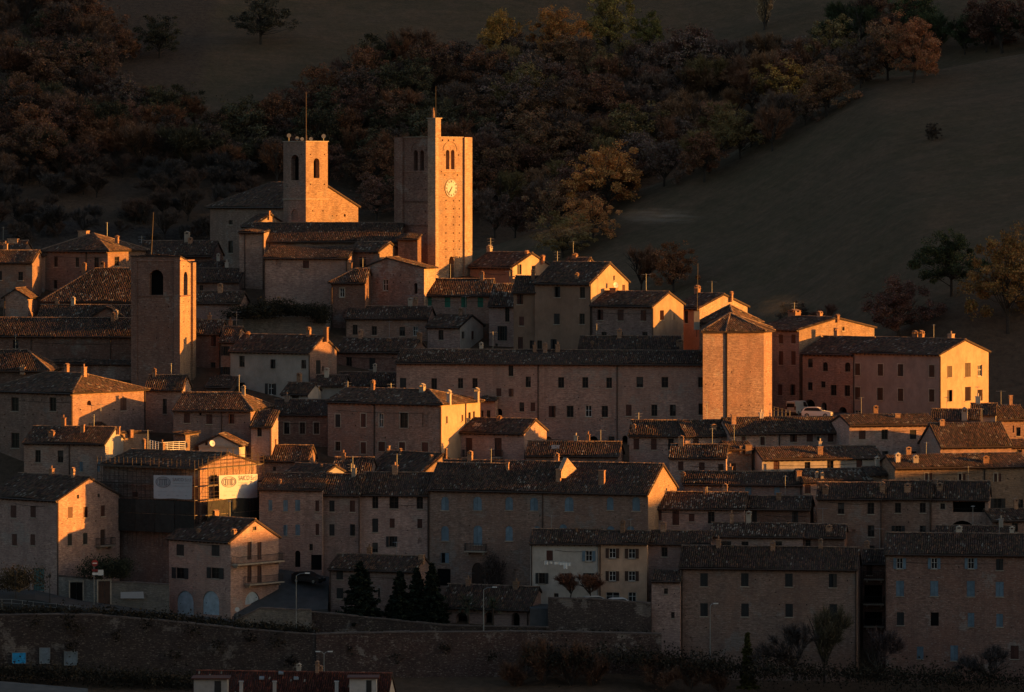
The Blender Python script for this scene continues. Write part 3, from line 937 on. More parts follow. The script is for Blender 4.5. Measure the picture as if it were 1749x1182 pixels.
def add_window(h, key, s0, s1, z0, z1, typ, arch, pointed, wm):
    P = h.P; up = Vector((0, 0, 1))
    if key == 'f':
        W = lambda s, d, z: P(s, d, z)          # d: depth into the wall
        da, dn = h.a, h.b
    else:
        W = lambda s, d, z: P(d, s, z)
        da, dn = h.b, h.a
    c = typ[0]
    root = h.root
    q0, q1 = s0, s1
    ww = s1 - s0
    if c in 'ow': q0, q1 = s0 + ww * .25, s1 - ww * .25
    def panel(mb, s0, s1, z0, z1, d, th, arch=arch, pointed=pointed):
        ring = arch_pts(s0, s1, z0, z1, 8, pointed) if (arch or pointed) else [(s0, z0), (s1, z0), (s1, z1), (s0, z1)]
        mb.prism([W(s, d, z) for s, z in ring], dn * th)
    if c == 'h':                                  # putlog hole
        mb = MB(); panel(mb, q0, q1, z0, z1, .28, .02); mb.build('putlog_hole', MAT['void'], root); return
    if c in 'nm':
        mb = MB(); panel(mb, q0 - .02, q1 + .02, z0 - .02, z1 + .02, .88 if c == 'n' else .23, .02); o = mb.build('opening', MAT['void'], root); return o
    if c == 'k':
        mb = MB(); panel(mb, q0 - .02, q1 + .02, z0 - .02, z1 + .02, .15, .02); return mb.build('blind_niche', wm, root)
    if c in 'DG':
        mat = {'D': 'brown', 'G': 'lite'}[c]
        if 't' in typ: mat = 'teal'
        if 'v' in typ: mat = 'void'
        if 'e' in typ: mat = 'rust'
        mb = MB(); panel(mb, q0 + .01, q1 - .01, z0, z1 - .01, .16, .05)
        o = mb.build('garage_door' if c == 'G' else 'door', MAT[mat], root)
        zc = z0 + (z1 - z0) * .45
        if mat != 'void':
            hb = MB(); hb.box(W(q0 + (q1 - q0) * .8, .1, zc), da * .06, dn * .06, up * .14); hb.build('handle', MAT['iron'], o)
            if c == 'D':
                fb = MB(); fb.box(W((q0 + q1) / 2 - .02, .14, z0 + .05), da * .04, dn * .03, up * (z1 - z0 - .25)); fb.build('meeting_rail', MAT['iron'], o)
        return o
    fm = MAT['wframe'] if ('w' in typ[1:] or c == 'w') else MAT['frame']
    mb = MB()
    t = 0.07
    d = .15
    hh = z1 - z0
    if arch or pointed: hh -= (q1 - q0) / 2
    mb.box(W(q0, d, z0), da * t, dn * .06, up * hh); mb.box(W(q1 - t, d, z0), da * t, dn * .06, up * hh)
    mb.box(W(q0 + t, d, z0), da * (q1 - q0 - 2 * t), dn * .06, up * t)
    if not (arch or pointed): mb.box(W(q0 + t, d, z1 - t), da * (q1 - q0 - 2 * t), dn * .06, up * t)
    mb.box(W((q0 + q1) / 2 - .035, d + .005, z0 + t), da * .07, dn * .05, up * (hh - 2 * t))
    mb.box(W(q0 + t, d + .01, z0 + hh * .55), da * (q1 - q0 - 2 * t), dn * .04, up * .05)
    o = mb.build('window', fm, root)
    pb = MB(); panel(pb, q0 - .01, q1 + .01, z0 - .01, z1 + .01, .215, .02); pb.build('pane', MAT['glass'], o)
    if q1 - q0 > .45:
        sb = MB(); sb.box(W(q0 - .1, -.1, z0 - .12), da * (q1 - q0 + .2), dn * .26, up * .115); sb.build('sill', MAT['sill'], o)
    wr = random.Random(round(s0 * 31 + z0 * 17 + z1 * 7, 3))
    if c == 'd' and not (arch or pointed) and q1 - q0 > .5 and wr.random() < .3:
        f = wr.uniform(.35, .8); cb = MB(); half = wr.random() < .5
        cb.box(W(q0 + t, .2, z1 - t - (z1 - z0 - 2 * t) * f), da * ((q1 - q0 - 2 * t) * (.48 if half else 1)), dn * .012, up * ((z1 - z0 - 2 * t) * f)); cb.build('curtain', MAT['curtain'], o)
    if c in SHUT:
        m = MAT[SHUT[c]]
        ajar = wr.random() if not arch else 1
        mid = (q0 + q1) / 2
        for s, e in ((q0 + .01, mid - .012), (mid + .012, q1 - .01)):
            sb = MB()
            zt = z1 - .01
            if arch:
                full = arch_pts(q0 + .01, q1 - .01, z0, zt, 8)
                ring = [(min(max(x, s), e), z) for x, z in full]
                sb.prism([W(x, .05, z) for x, z in ring], dn * .05)
            elif (ajar < .12 and s < mid) or (.08 < ajar < .2 and s > mid):
                fi = wr.uniform(.35, 1.3); w_ = e - s
                hg, sg = (W(s, .03, z0 + .01), 1) if s < mid else (W(e, .03, z0 + .01), -1)
                lv = da * (sg * w_ * math.cos(fi)) - dn * (w_ * math.sin(fi)); tv = da * (sg * .04 * math.sin(fi)) + dn * (.04 * math.cos(fi))
                sb.box(hg, lv, tv, up * (zt - z0 - .01))
            else:
                sb.box(W(s, .05, z0 + .01), da * (e - s), dn * .05, up * (zt - z0 - .01))
                w_ = e - s
                for zz in (.12, .5, .86):
                    sb.box(W(s + .03, .03, z0 + (zt - z0) * zz), da * (w_ - .06), dn * .02, up * .07)
            sb.build('shutter', m, o)
    if c in 'ow':
        m = MAT['blue'] if 'u' in typ else MAT['brown'] if 'b' in typ else MAT['slate']
        wl = ww * .25
        for s in (s0, q1 + .02):
            sb = MB(); sb.box(W(s, -.07, z0), da * (wl - .02), dn * .05, up * (z1 - z0))
            for zz in (.1, .48, .85): sb.box(W(s + .03, -.085, z0 + (z1 - z0) * zz), da * (wl - .08), dn * .014, up * .06)
            sb.build('shutter', m, o)
    if 'S' in typ:                                # pale surround
        sb = MB(); e = .13
        sb.box(W(q0 - e, -.03, z0), da * (e - .002), dn * .029, up * (z1 - z0)); sb.box(W(q1 + .002, -.03, z0), da * (e - .002), dn * .029, up * (z1 - z0))
        sb.box(W(q0 - e, -.035, z1 + .002), da * (q1 - q0 + 2 * e), dn * .034, up * e)
        sb.build('surround', MAT['sill'], o)
    return o
# ------------------------------------------------------------------ the town, building by building (rows from the hilltop down)
def W(xs, y, w, h, t): return [(x, y, w, h, t) for x in xs]

# --- churches and towers on the hilltop
church = H('V2', 'large brick church on the hilltop behind its bell tower, hipped grey roof', 60, 480, 868, 708, 582, 727, 45, wall='brick', side='tower', roof='hip', hips=(0, 6), cat='church', name='church',
  wins=[(172, 798, 22, 24, 'd'), (172, 932, 26, 66, 'd'), (795, 760, 10, 14, 'h'), (752, 762, 5, 6, 'h'), (727, 762, 5, 6, 'h')])
bell = H('V2', 'square church bell tower with loudspeakers and tall pole on top', 460, 583, 702, 358, 358, 720, 45, wall='brick', side='tower', roof='flat', cat='tower', name='bell_tower',
  wins=[(523, 498, 42, 140, 'na'), (641, 502, 32, 108, 'na'), (522, 755, 36, 58, 'ka'),
        (607, 428, 6, 7, 'h'), (684, 428, 6, 7, 'h'), (607, 590, 6, 7, 'h'), (684, 590, 6, 7, 'h'), (620, 735, 6, 7, 'h'), (676, 735, 6, 7, 'h'), (480, 428, 5, 6, 'h'), (560, 428, 5, 6, 'h'), (480, 600, 5, 6, 'h'), (560, 600, 5, 6, 'h')])
holes_r = [(x, y, 6, 7, 'h') for y in range(680, 1000, 44) for x in (1347, 1388, 1420)] + [(1340, 540, 6, 7, 'h'), (1410, 540, 6, 7, 'h'), (1328, 350, 7, 9, 'h'), (1360, 350, 7, 9, 'h'), (1390, 350, 7, 9, 'h'), (1415, 430, 6, 7, 'h'), (1340, 430, 5, 7, 'h')]
holes_l = [(x, y, 5, 6, 'h') for y in range(560, 980, 60) for x in (1150, 1195, 1235)]
clock_tower = H('V2', 'tallest brick tower with clock face, corner pilasters and corner pinnacle', 1080, 1290, 1475, 333, 333, 702, 42, wall='red', side='tower', roof='flat', cat='tower', name='clock_tower',
  wins=[(1182, 460, 22, 112, 'na'), (1216, 460, 22, 112, 'na'), (1356, 455, 19, 106, 'na'), (1384, 455, 19, 106, 'na'), (1377, 1045, 27, 124, 'np')] + holes_r + holes_l)
left_tower = H('V1', 'dark brick bell tower with arched belfry on the left, thin pole on top', 780, 1070, 1150, 268, 318, 666, 16, wall='red', side='tower', roof='shed', cat='tower', name='bell_tower', cornice=False, oh=.12, og=.1,
  wins=[(928, 425, 82, 150, 'na'), (1102, 432, 24, 142, 'na')] + [(x, y, 5, 6, 'h') for y in range(570, 880, 62) for x in (860, 930, 1000)] + [(x, y, 4, 6, 'h') for y in (330, 540, 600, 660) for x in (1090, 1118)])
nave = H('V2', 'long low church nave with dark tiled roof left of the clock tower', 255, 1080, None, 895, 803, 700, 3, D=11, wall='brick', roof='gx', cat='church', name='church_nave',
  wins=W((500, 640, 770), 915, 60, 16, 'k'), pipes=(385,))
pediment = H('V2', 'small sunlit gable with a pinnacle rising behind the nave roof', 240, 300, 478, 812, 752, 717.5, 40, wall='tower', roof='gx', cat='church', name='church_gable', chim=[(382, 735, 10, 24, 'p')])
aisle = H('V2', 'tan brick church aisle with blind windows and a pale walled-up niche', 355, 815, None, 988, 932, 692, 3, D=6, wall='tan', roof='shed', cat='church', name='church_aisle',
  wins=[(432, 1022, 28, 36, 'k'), (583, 1027, 34, 42, 'r'), (733, 1033, 32, 42, 'k')], pipes=(358, 805))
H('V2', 'short church wing between the aisle and the clock tower with one window', 815, 985, 1040, 950, 907, 694, 28, D=6, wall='brick', side='tower', roof='gx', wins=[(893, 1015, 38, 54, 'd')], cat='church', name='church_wing')
H('V2', 'narrow brick church wing with downpipe left of the aisle', 220, 355, None, 850, 835, 701, 8, D=6, wall='brick', roof='shed', cat='church', name='church_wing', pipes=(250, 350))
H('V2', 'little brick stair turret with lean-to roof against the clock tower', 1085, 1192, None, 885, 862, 697, 6, D=3.4, wall='red', roof='shed', cat='turret', name='stair_turret')
chapel = H('V2', 'red brick chapel with putlog holes and gabled roof below the clock tower', 900, 1228, 1290, 1042, 990, 689, 22, wall='red', side='tower', roof='gy', rf=0.62, cat='chapel', name='chapel',
  wins=[(1017, 1140, 28, 62, 'dw'), (1182, 1158, 18, 58, 'na')] + [(x, y, 5, 6, 'h') for x in (930, 975, 1060, 1100, 1150, 1200) for y in (1085, 1125)])
H('V3', 'tall narrow red brick house with small hipped roof beside the chapel', 610, 800, None, 198, 130, 687, 6, D=7, wall='red', roof='hip', hips=(0, 3), wins=[(671, 262, 26, 50, 'dwS'), (690, 395, 30, 40, 'k')], pipes=(614,))

# --- skyline right of the clock tower
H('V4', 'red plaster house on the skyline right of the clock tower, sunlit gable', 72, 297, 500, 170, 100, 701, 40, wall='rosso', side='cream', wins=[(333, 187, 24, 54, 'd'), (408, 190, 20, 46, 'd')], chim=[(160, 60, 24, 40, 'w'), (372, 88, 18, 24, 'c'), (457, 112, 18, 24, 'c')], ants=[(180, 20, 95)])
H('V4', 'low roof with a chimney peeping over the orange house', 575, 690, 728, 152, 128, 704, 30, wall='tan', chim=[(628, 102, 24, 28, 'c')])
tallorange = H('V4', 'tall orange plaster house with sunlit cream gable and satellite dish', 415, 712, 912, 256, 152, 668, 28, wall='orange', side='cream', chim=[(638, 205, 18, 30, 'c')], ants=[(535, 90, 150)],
  wins=[(535, 307, 30, 56, 's'), (668, 310, 28, 58, 'd'), (532, 450, 30, 56, 's'), (666, 450, 28, 56, 'd'), (515, 590, 32, 64, 's'), (836, 232, 8, 25, 'd'), (887, 285, 15, 34, 'r'), (440, 587, 26, 44, 'd')], pipes=(712,))
H('V4', 'lower orange wing with rust shutters left of the tall orange house', 302, 418, None, 300, 225, 672.6, 4, D=7, wall='orange', wins=[(336, 347, 30, 52, 'r'), (345, 462, 26, 48, 'r'), (339, 582, 26, 70, 'De'), (400, 587, 24, 44, 'd')])
H('V4', 'stone house with rust shutters and sunlit gable below the orange house', 715, 1045, 1205, 376, 308, 663, 28, wall='stone', side='cream', pipes=(718, 1043),
  wins=[(763, 428, 32, 56, 'r'), (871, 430, 32, 58, 'r'), (992, 432, 30, 56, 'r'), (783, 530, 28, 20, 'd'), (867, 530, 30, 20, 'd'), (1000, 530, 28, 20, 'd'), (1090, 430, 20, 52, 'r'), (1150, 436, 15, 38, 'k')], chim=[(835, 285, 36, 24, 'p')])
H('V4', 'brick house with sunlit gable behind the polygonal bastion', 1150, 1290, 1545, 388, 318, 676, 40, wall='rosso', side='tower', wins=[(1220, 440, 18, 66, 'd')], chim=[(1203, 272, 26, 44, 'c'), (1460, 305, 14, 38, 'c')])
H('V4', 'low dark roof with tiny gabled dormer behind the long brick building', 650, 1175, None, 604, 545, 658, 4, D=5, wall='dark', chim=[(1185, 560, 34, 34, 'c'), (720, 572, 14, 14, 'c')], pale=.03)
H('V4', 'hipped tiled roof behind the polygonal bastion', 1290, 1480, 1610, 470, 378, 662, 30, wall='tower', roof='pyr', name='house')
H('V5', 'dim stone house with brick gable left of the pink house', 170, 410, 832, 270, 205, 679, 45, wall='stone', side='tower',
  wins=W((308, 378), 325, 24, 50, 'r') + W((308, 378), 432, 25, 76, 'r') + W((303, 377), 610, 24, 60, 'r') + [(657, 268, 14, 22, 'd')], chim=[(345, 160, 56, 40, 'c'), (525, 170, 26, 30, 'c'), (850, 278, 22, 26, 'c'), (292, 182, 20, 20, 'w')], ants=[(335, 120, 180)])
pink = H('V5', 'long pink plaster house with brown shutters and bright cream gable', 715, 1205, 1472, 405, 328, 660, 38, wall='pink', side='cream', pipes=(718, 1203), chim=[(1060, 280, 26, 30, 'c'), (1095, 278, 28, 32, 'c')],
  wins=[(738, 495, 28, 65, 'bS'), (866, 498, 30, 65, 'bS'), (979, 500, 30, 66, 'bS'), (1154, 505, 30, 66, 'bS'), (738, 630, 30, 68, 'bS'), (864, 633, 32, 68, 'bS'), (979, 638, 30, 68, 'bS'), (1154, 642, 30, 68, 'bS'), (738, 740, 34, 30, 'dw'),
        (1254, 508, 28, 65, 'b'), (1356, 498, 32, 80, 'b'), (1424, 502, 26, 66, 'dw'), (1255, 643, 30, 66, 'b'), (1357, 632, 34, 80, 'b'), (1425, 640, 28, 64, 'b')])
H('V5', 'brown brick house with arched windows and dark arches at street level', 430, 712, 730, 405, 318, 672.4, 38, D=11, wall='brick',
  wins=[(473, 460, 26, 48, 'd'), (557, 480, 28, 50, 'da'), (682, 482, 30, 52, 'da'), (472, 590, 26, 44, 'd'), (545, 580, 24, 34, 'd'), (603, 612, 32, 58, 'd'), (680, 615, 30, 60, 'd'), (470, 705, 60, 80, 'na'), (550, 715, 30, 66, 'na'), (655, 738, 44, 62, 'na')])

# --- left part of the hilltop
H('V1', 'wide brick palazzo with hipped roof on the left skyline', 260, 640, 865, 232, 138, 697, 22, wall='brick', roof='hip', hips=(5.5, 5), wins=[(331, 303, 22, 60, 'd'), (459, 305, 20, 58, 'd'), (573, 308, 26, 64, 'd'), (329, 437, 20, 52, 'd'), (694, 300, 28, 56, 'd')], pipes=(512,), chim=[(497, 118, 54, 24, 'p'), (694, 150, 20, 16, 'c')])
H('V1', 'dark roof with a sunlit chimney behind the left bell tower', 815, 1255, None, 262, 182, 707, 2, D=9, wall='dark', chim=[(1130, 158, 24, 40, 'c')], ants=[(40 + 800, 150, 190)])
H('V1', 'dim brick house at the far left edge below the skyline', -60, 192, None, 300, 238, 694, 4, D=8, wall='brick', wins=[(122, 388, 28, 50, 'd'), (2, 385, 18, 54, 'd')])
H('V1', 'small dark roof hut at the left skyline edge', -60, 135, None, 232, 180, 707, 3, D=6, wall='dark', chim=[(80, 165, 60, 20, 'p')])
H('V1', 'narrow brick wall house wedged left of the hipped palazzo', 190, 262, None, 265, 240, 700, 3, D=5, wall='brick', roof='shed')
H('V1', 'small gabled house end at the far left above a dark yard', 20, 165, None, 508, 462, 688, 2, D=6, wall='brick', roof='gy', pipes=(28,))
H('V1', 'broad sagging dark roof left of the brick bell tower', 262, 800, None, 528, 345, 689, 3, D=14, wall='stone', roof='hip', hips=(0, 6), wins=[(322, 577, 28, 44, 'd')], pale=.1)
H('V1', 'low patched roof with a collapsed gap left of the brick tower', 225, 800, None, 632, 562, 683.5, 2, D=5, wall='dark', pale=.1)
H('V1', 'little ruined gable of red brick on the patched roof', 545, 720, None, 625, 572, 682, 2, D=3, wall='red', roof='gy')
H('V1', 'long brick church side with one window left of the brick tower', -60, 800, None, 735, 640, 675, 3, D=7.5, wall='red', wins=[(92, 793, 34, 52, 'd')], pipes=(187, 656))
H('V1', 'low strip of roof below the long church side', 292, 800, None, 906, 888, 670, 2, D=3.5, wall='dark', roof='shed', wins=[(520, 945, 34, 34, 'k')])
H('V1', 'low dark roof at the far left above the wide palazzo', -60, 285, None, 938, 830, 665, 8, D=8, wall='dark', roof='hip', hips=(4, 0), chim=[(135, 935, 30, 26, 'p')])

# --- between the left tower and the church
H('V1', 'dark lean-to house below the church with a small window', 1150, 1420, None, 412, 345, 699, 6, D=7, wall='dark', wins=[(1195, 458, 22, 32, 'd')])
H('V1', 'low roof with a rear ridge just right of the bell tower belfry', 1150, 1305, None, 345, 300, 704, 5, D=6, wall='dark')
H('V1', 'pale patched roof right of the tower below the dark lean-to', 1152, 1425, None, 540, 482, 690, 4, D=6.5, wall='stone', wins=[(1355, 625, 20, 34, 'd'), (1178, 660, 28, 20, 'd')], pale=.16)
H('V1', 'small house with mossy roof right of the brick tower', 1150, 1300, None, 722, 650, 674, 6, D=7, wall='red', wins=[(1267, 775, 28, 60, 'r'), (1265, 930, 28, 60, 'd')], pale=.12)
H('V1', 'narrow gabled house with stacked windows left of the white house', 1305, 1400, None, 770, 690, 671, 10, D=8, wall='brick', wins=[(1338, 832, 50, 56, 'o'), (1338, 950, 54, 44, 'o')], pipes=(1307,))
H('V1', 'tiny lean-to roof at the foot of the brick tower', 1225, 1370, None, 1040, 985, 664, 5, D=4, wall='dark', roof='shed')
white = H('V3', 'pale white and brown plaster house with gable, centre left', 45, 490, 640, 588, 505, 662, 30, wall='white', side='tan', pipes=(488,), chim=[(143, 482, 18, 30, 'c'), (580, 455, 24, 56, 'p')],
  wins=[(109, 648, 30, 62, 'd'), (283, 662, 28, 50, 's'), (455, 664, 28, 48, 'd'), (108, 793, 34, 52, 'd'), (270, 803, 62, 62, 'ow'), (537, 680, 26, 80, 's'), (563, 690, 10, 30, 'd')])
H('V3', 'dark red house with long roof right of the white house', 640, 1060, 1150, 588, 522, 671, 22, wall='red', wins=[(709, 655, 32, 62, 'd'), (840, 660, 34, 66, 's')], chim=[(933, 520, 20, 22, 'c'), (1137, 485, 24, 34, 'c')], pale=.16)
H('V3', 'brick house with four small windows below the chapel', 690, 1152, None, 400, 342, 683, 3, D=7, wall='brick', wins=[(743, 470, 28, 56, 'd'), (851, 475, 28, 50, 'd'), (1008, 480, 32, 50, 'd'), (1083, 478, 26, 52, 'dw')], pipes=(692, 1150), pale=.1)
H('V3', 'white rendered house with curved gable and broken roof', 1150, 1332, 1462, 448, 388, 678, 28, wall='stone', side='white', wins=[(1225, 500, 28, 54, 'd'), (1350, 500, 16, 40, 'd'), (1403, 500, 14, 46, 'r')], pale=.15)
H('V3', 'brick house with four green shuttered windows below the clock tower', 1105, 1500, None, 268, 188, 689, 5, D=7, wall='brick', wins=W((1157, 1262, 1354, 1446), 316, 32, 56, 'g') + [(1225, 388, 16, 24, 'd')], pale=.14)
H('V3', 'narrow grey stone house with pale roof left of the orange house', 1495, 1637, None, 328, 215, 681, 6, D=10, wall='stone', wins=[(1597, 385, 24, 80, 'd'), (1569, 490, 52, 80, 'o'), (1537, 562, 14, 30, 'd')], pale=.3)
H('V3', 'small white gabled house with dark lean-to roof, centre', 335, 480, 560, 822, 770, 656, 26, wall='white', wins=[(408, 840, 40, 28, 'd')])
H('V3', 'low dark roof with a rusty dormer above the lit hip roof', 640, 980, None, 782, 712, 662, 6, D=7, wall='dark', wins=[(760, 800, 24, 16, 'd'), (835, 795, 26, 24, 'dw')])
H('V3', 'low roof piece between the white house and the dark roof', 520, 680, None, 775, 728, 659, 4, D=5, wall='cement', wins=[])

# --- second tier: long brick building, hip-roofed palazzi
longb = H('V4', 'very long brick building with two rows of windows across the centre', -320, 1318, None, 686, 622, 648, 9.5, D=8, wall='tan', pipes=(433, 853),
  wins=[(20, 792, 28, 54, 'd'), (97, 792, 28, 54, 'd'), (-285, 795, 34, 62, 's'), (-120, 795, 30, 58, 'd'), (288, 726, 26, 56, 'd'), (380, 785, 28, 56, 'd'), (555, 788, 32, 56, 'd'), (683, 788, 32, 56, 'd'), (810, 790, 30, 56, 'd'), (973, 786, 36, 56, 'd'), (1106, 787, 36, 56, 'd'), (1297, 787, 28, 54, 'd'),
        (224, 840, 26, 42, 'r'), (289, 842, 26, 42, 'r'), (346, 918, 26, 48, 'd'), (405, 918, 24, 46, 'r'), (224, 948, 36, 44, 'na'), (507, 942, 36, 60, 'r'), (603, 942, 36, 60, 'd'), (701, 940, 34, 60, 'dw'), (787, 942, 34, 60, 'd'), (914, 936, 30, 60, 'r'), (1050, 936, 32, 60, 'd'), (1148, 936, 32, 60, 'd'), (1298, 930, 26, 60, 'd'),
        (487, 1090, 36, 30, 'na'), (637, 1090, 26, 26, 'd'), (726, 1090, 52, 34, 'na'), (822, 1090, 32, 30, 'd'), (894, 1100, 28, 60, 'na')])
hipp = H('V3', 'brick palazzo with sunlit hipped roof end and white chimneys, centre', 590, 1228, 1445, 883, 812, 638, 28, wall='brick', side='cream', roof='hip', hips=(5, 0), pipes=(852, 1224, 1362),
  wins=[(647, 980, 28, 70, 'sS'), (790, 978, 28, 74, 'rS'), (890, 978, 24, 76, 'dwS'), (1018, 978, 44, 84, 'dS'), (1137, 980, 36, 76, 'kS'), (647, 1123, 28, 50, 'dS'), (790, 1133, 30, 64, 'rS'), (893, 1125, 36, 52, 'rS'), (1007, 1128, 34, 54, 'rS'), (1136, 1130, 36, 56, 'rS'),
        (1258, 975, 10, 40, 'b'), (1345, 965, 10, 36, 'b'), (1385, 952, 14, 40, 'd'), (1410, 945, 10, 36, 'd')],
  chim=[(1120, 772, 28, 48, 'w'), (1270, 808, 22, 66, 'w'), (1425, 795, 26, 60, 'w')], ants=[(640, 760, 815), (945, 770, 805)])
H('V3', 'low annex with small windows right of the hipped palazzo', 1448, 1530, None, 862, 838, 650.5, 3, D=4, wall='tan', roof='shed', wins=[(1457, 945, 12, 44, 'd'), (1492, 945, 20, 46, 'd')])
H('V3', 'red brick house with three white-framed windows left of the hipped palazzo', 275, 588, None, 938, 866, 649, 5, D=7, wall='red', wins=W((360, 448, 527), 1022, 30, 64, 'dS'), pipes=(277,))
H('W1', 'stone house with three rust shutters below the brick bell tower', 1080, 1560, None, 290, 188, 637.5, 6, D=14, wall='stone', roof='hip', hips=(3, 0), wins=[(1163, 343, 38, 60, 'r'), (1302, 349, 38, 62, 'r'), (1441, 348, 34, 60, 'r'), (1247, 318, 14, 14, 'h'), (1437, 462, 52, 42, 'kS')], pipes=(1380,))
H('W1', 'small stone annex with lean-to roof right of the rust-shuttered house', 1562, 1690, None, 388, 300, 636, 4, D=5, wall='stone', roof='shed', wins=[(1615, 428, 28, 58, 'd')], pipes=(1684,))
lpal = H('W1', 'big brick palazzo at the left with sunlit hipped roof', -70, 452, 905, 182, 72, 639, 38, wall='brick', side='tan', roof='hip', hips=(5, 4), pipes=(448, 900),
  wins=[(93, 257, 46, 84, 'd'), (329, 257, 42, 84, 'd'), (95, 482, 50, 92, 'd'), (92, 668, 52, 46, 'd'), (555, 248, 26, 30, 'na'), (768, 257, 38, 80, 'r')] + [(x, y, 7, 8, 'h') for x in (30, 150, 205, 260, 385) for y in (230, 320, 402, 590)] + [(x, 290, 8, 8, 'h') for x in (500, 610, 710, 830)])
H('W1', 'plain brick wing with one tall window right of the sunlit hipped palazzo', 905, 1135, None, 155, 78, 653, 8, D=6, wall='brick', wins=[(1025, 270, 26, 94, 'd')])
twobal = H('V4', 'stone house with two balcony doors below the long building', 0, 358, 478, 1052, 985, 639, 24, wall='stone', wins=[(65, 1132, 36, 98, 'De'), (220, 1132, 38, 98, 'De')], chim=[(225, 965, 24, 26, 'c')])
skyroof = H('W4', 'low dark tiled roof with skylight below the long building', 62, 578, None, 250, 182, 632, 4, D=6, wall='stone', pale=.05)

# --- left lower quarter
H('W1', 'brown and grey rendered house under the big left palazzo', 150, 655, 742, 492, 402, 630, 14, D=8, wall='brick', side='cement', wins=[(236, 580, 34, 76, 'd'), (376, 582, 36, 74, 'd'), (505, 645, 22, 60, 'u'), (612, 645, 18, 64, 'u')], chim=[(320, 418, 36, 42, 'c'), (513, 382, 24, 58, 'p'), (737, 405, 18, 50, 'p')], pipes=(433,))
H('W1', 'small sunlit gable behind the grey rendered house', 520, 548, 722, 440, 372, 640, 48, wall='tan', side='tower', chim=[(565, 374, 28, 24, 'c')])
H('W1', 'sunlit stepped wall with sloping top behind the scaffolding', 728, 745, 930, 434, 430, 637, 52, wall='cement', side='tower', roof='shed', chim=[(815, 428, 26, 40, 'p')], cornice=False)
H('W1', 'sunlit brick stair block at the end of the roof terrace', 1085, 1155, 1238, 440, 430, 632, 40, wall='dark', side='tower', roof='shed', cornice=False)
palegable = H('W1', 'pale gabled house front with a satellite dish behind the scaffolding', 1238, 1486, None, 508, 445, 632, 2, D=4.5, wall='white', roof='gy', wins=[(1285, 500, 16, 30, 'r')])
scaf = H('W1', 'building under repair wrapped in scaffolding with a sunlit gable', 640, 1245, 1595, 645, 562, 609, 32, wall='dark', side='brick', roof='gx', wins=[(840, 825, 34, 44, 'r'), (960, 1005, 28, 50, 'd'), (1330, 720, 40, 50, 'd')])
low_l = H('W1', 'stone house at lower left with large half-lit gable wall', -70, 365, 745, 845, 712, 606, 40, wall='stone', side='tan', pipes=(362,), base=None,
  wins=[(84, 925, 36, 74, 'r'), (206, 925, 34, 70, 'r'), (90, 1100, 32, 70, 'r'), (204, 1100, 30, 66, 'r'), (485, 832, 14, 26, 'd'), (614, 825, 14, 24, 'd'), (437, 930, 30, 70, 'r'), (533, 928, 28, 68, 'r'), (640, 920, 26, 70, 'r'), (435, 1100, 28, 74, 's'), (531, 1093, 28, 72, 's'), (640, 1085, 30, 100, 'D'), (240, 1348, 70, 134, 'Dt')])
garage = H('W2', 'tan brick house with two pale garage doors and a balcony gable', 970, 1325, 1600, 210, 92, 601, 40, wall='tan', base=690,
  wins=[(1035, 267, 44, 62, 's'), (1238, 270, 46, 60, 's'), (1035, 400, 94, 56, 'o'), (1237, 400, 96, 56, 'o'), (1064, 572, 96, 136, 'Ga'), (1211, 570, 96, 130, 'Ga'),
        (1462, 143, 22, 24, 'd'), (1433, 272, 24, 104, 'De'), (1490, 272, 24, 104, 'De'), (1433, 405, 24, 100, 'De'), (1490, 405, 24, 100, 'De'), (1450, 542, 84, 80, 'Ga')], chim=[(1140, 145, 18, 30, 'c'), (1342, 148, 26, 34, 'c')])

# --- centre lower quarter

H('W3', 'grey-brown house with small blue shutters right of the scaffolding', 75, 428, None, 376, 292, 613.2, 6, D=13, wall='stone', wins=[(137, 470, 22, 60, 'u'), (222, 472, 26, 62, 'u'), (290, 470, 28, 62, 'u'), (400, 473, 22, 62, 'r'), (222, 610, 22, 60, 'u'), (290, 608, 26, 60, 'u'), (400, 605, 20, 64, 'r'), (365, 705, 20, 36, 'd'), (395, 790, 60, 84, 'Dv'), (290, 770, 30, 92, 'Dva')], chim=[(190, 325, 14, 24, 'c')])
H('W3', 'stone house with four dark shutters beside a long downpipe', 430, 637, None, 402, 298, 613.5, 4, D=8, wall='stone', pipes=(429, 636), wins=[(482, 474, 30, 62, 's'), (597, 475, 30, 64, 'r'), (482, 608, 30, 64, 's'), (598, 608, 28, 64, 's')])
H('W3', 'grey brick house with string course and varied windows left of the blue-shuttered palazzo', 640, 1026, None, 402, 290, 613, 4, D=8, wall='stone', pipes=(1022,), wins=[(725, 453, 34, 68, 'd'), (830, 453, 52, 70, 'd'), (975, 455, 36, 70, 'd'), (725, 582, 34, 76, 's'), (820, 570, 28, 52, 'r'), (975, 572, 28, 52, 'r'), (724, 707, 32, 54, 'd'), (818, 673, 62, 58, 'o'), (975, 668, 24, 34, 'ka')])
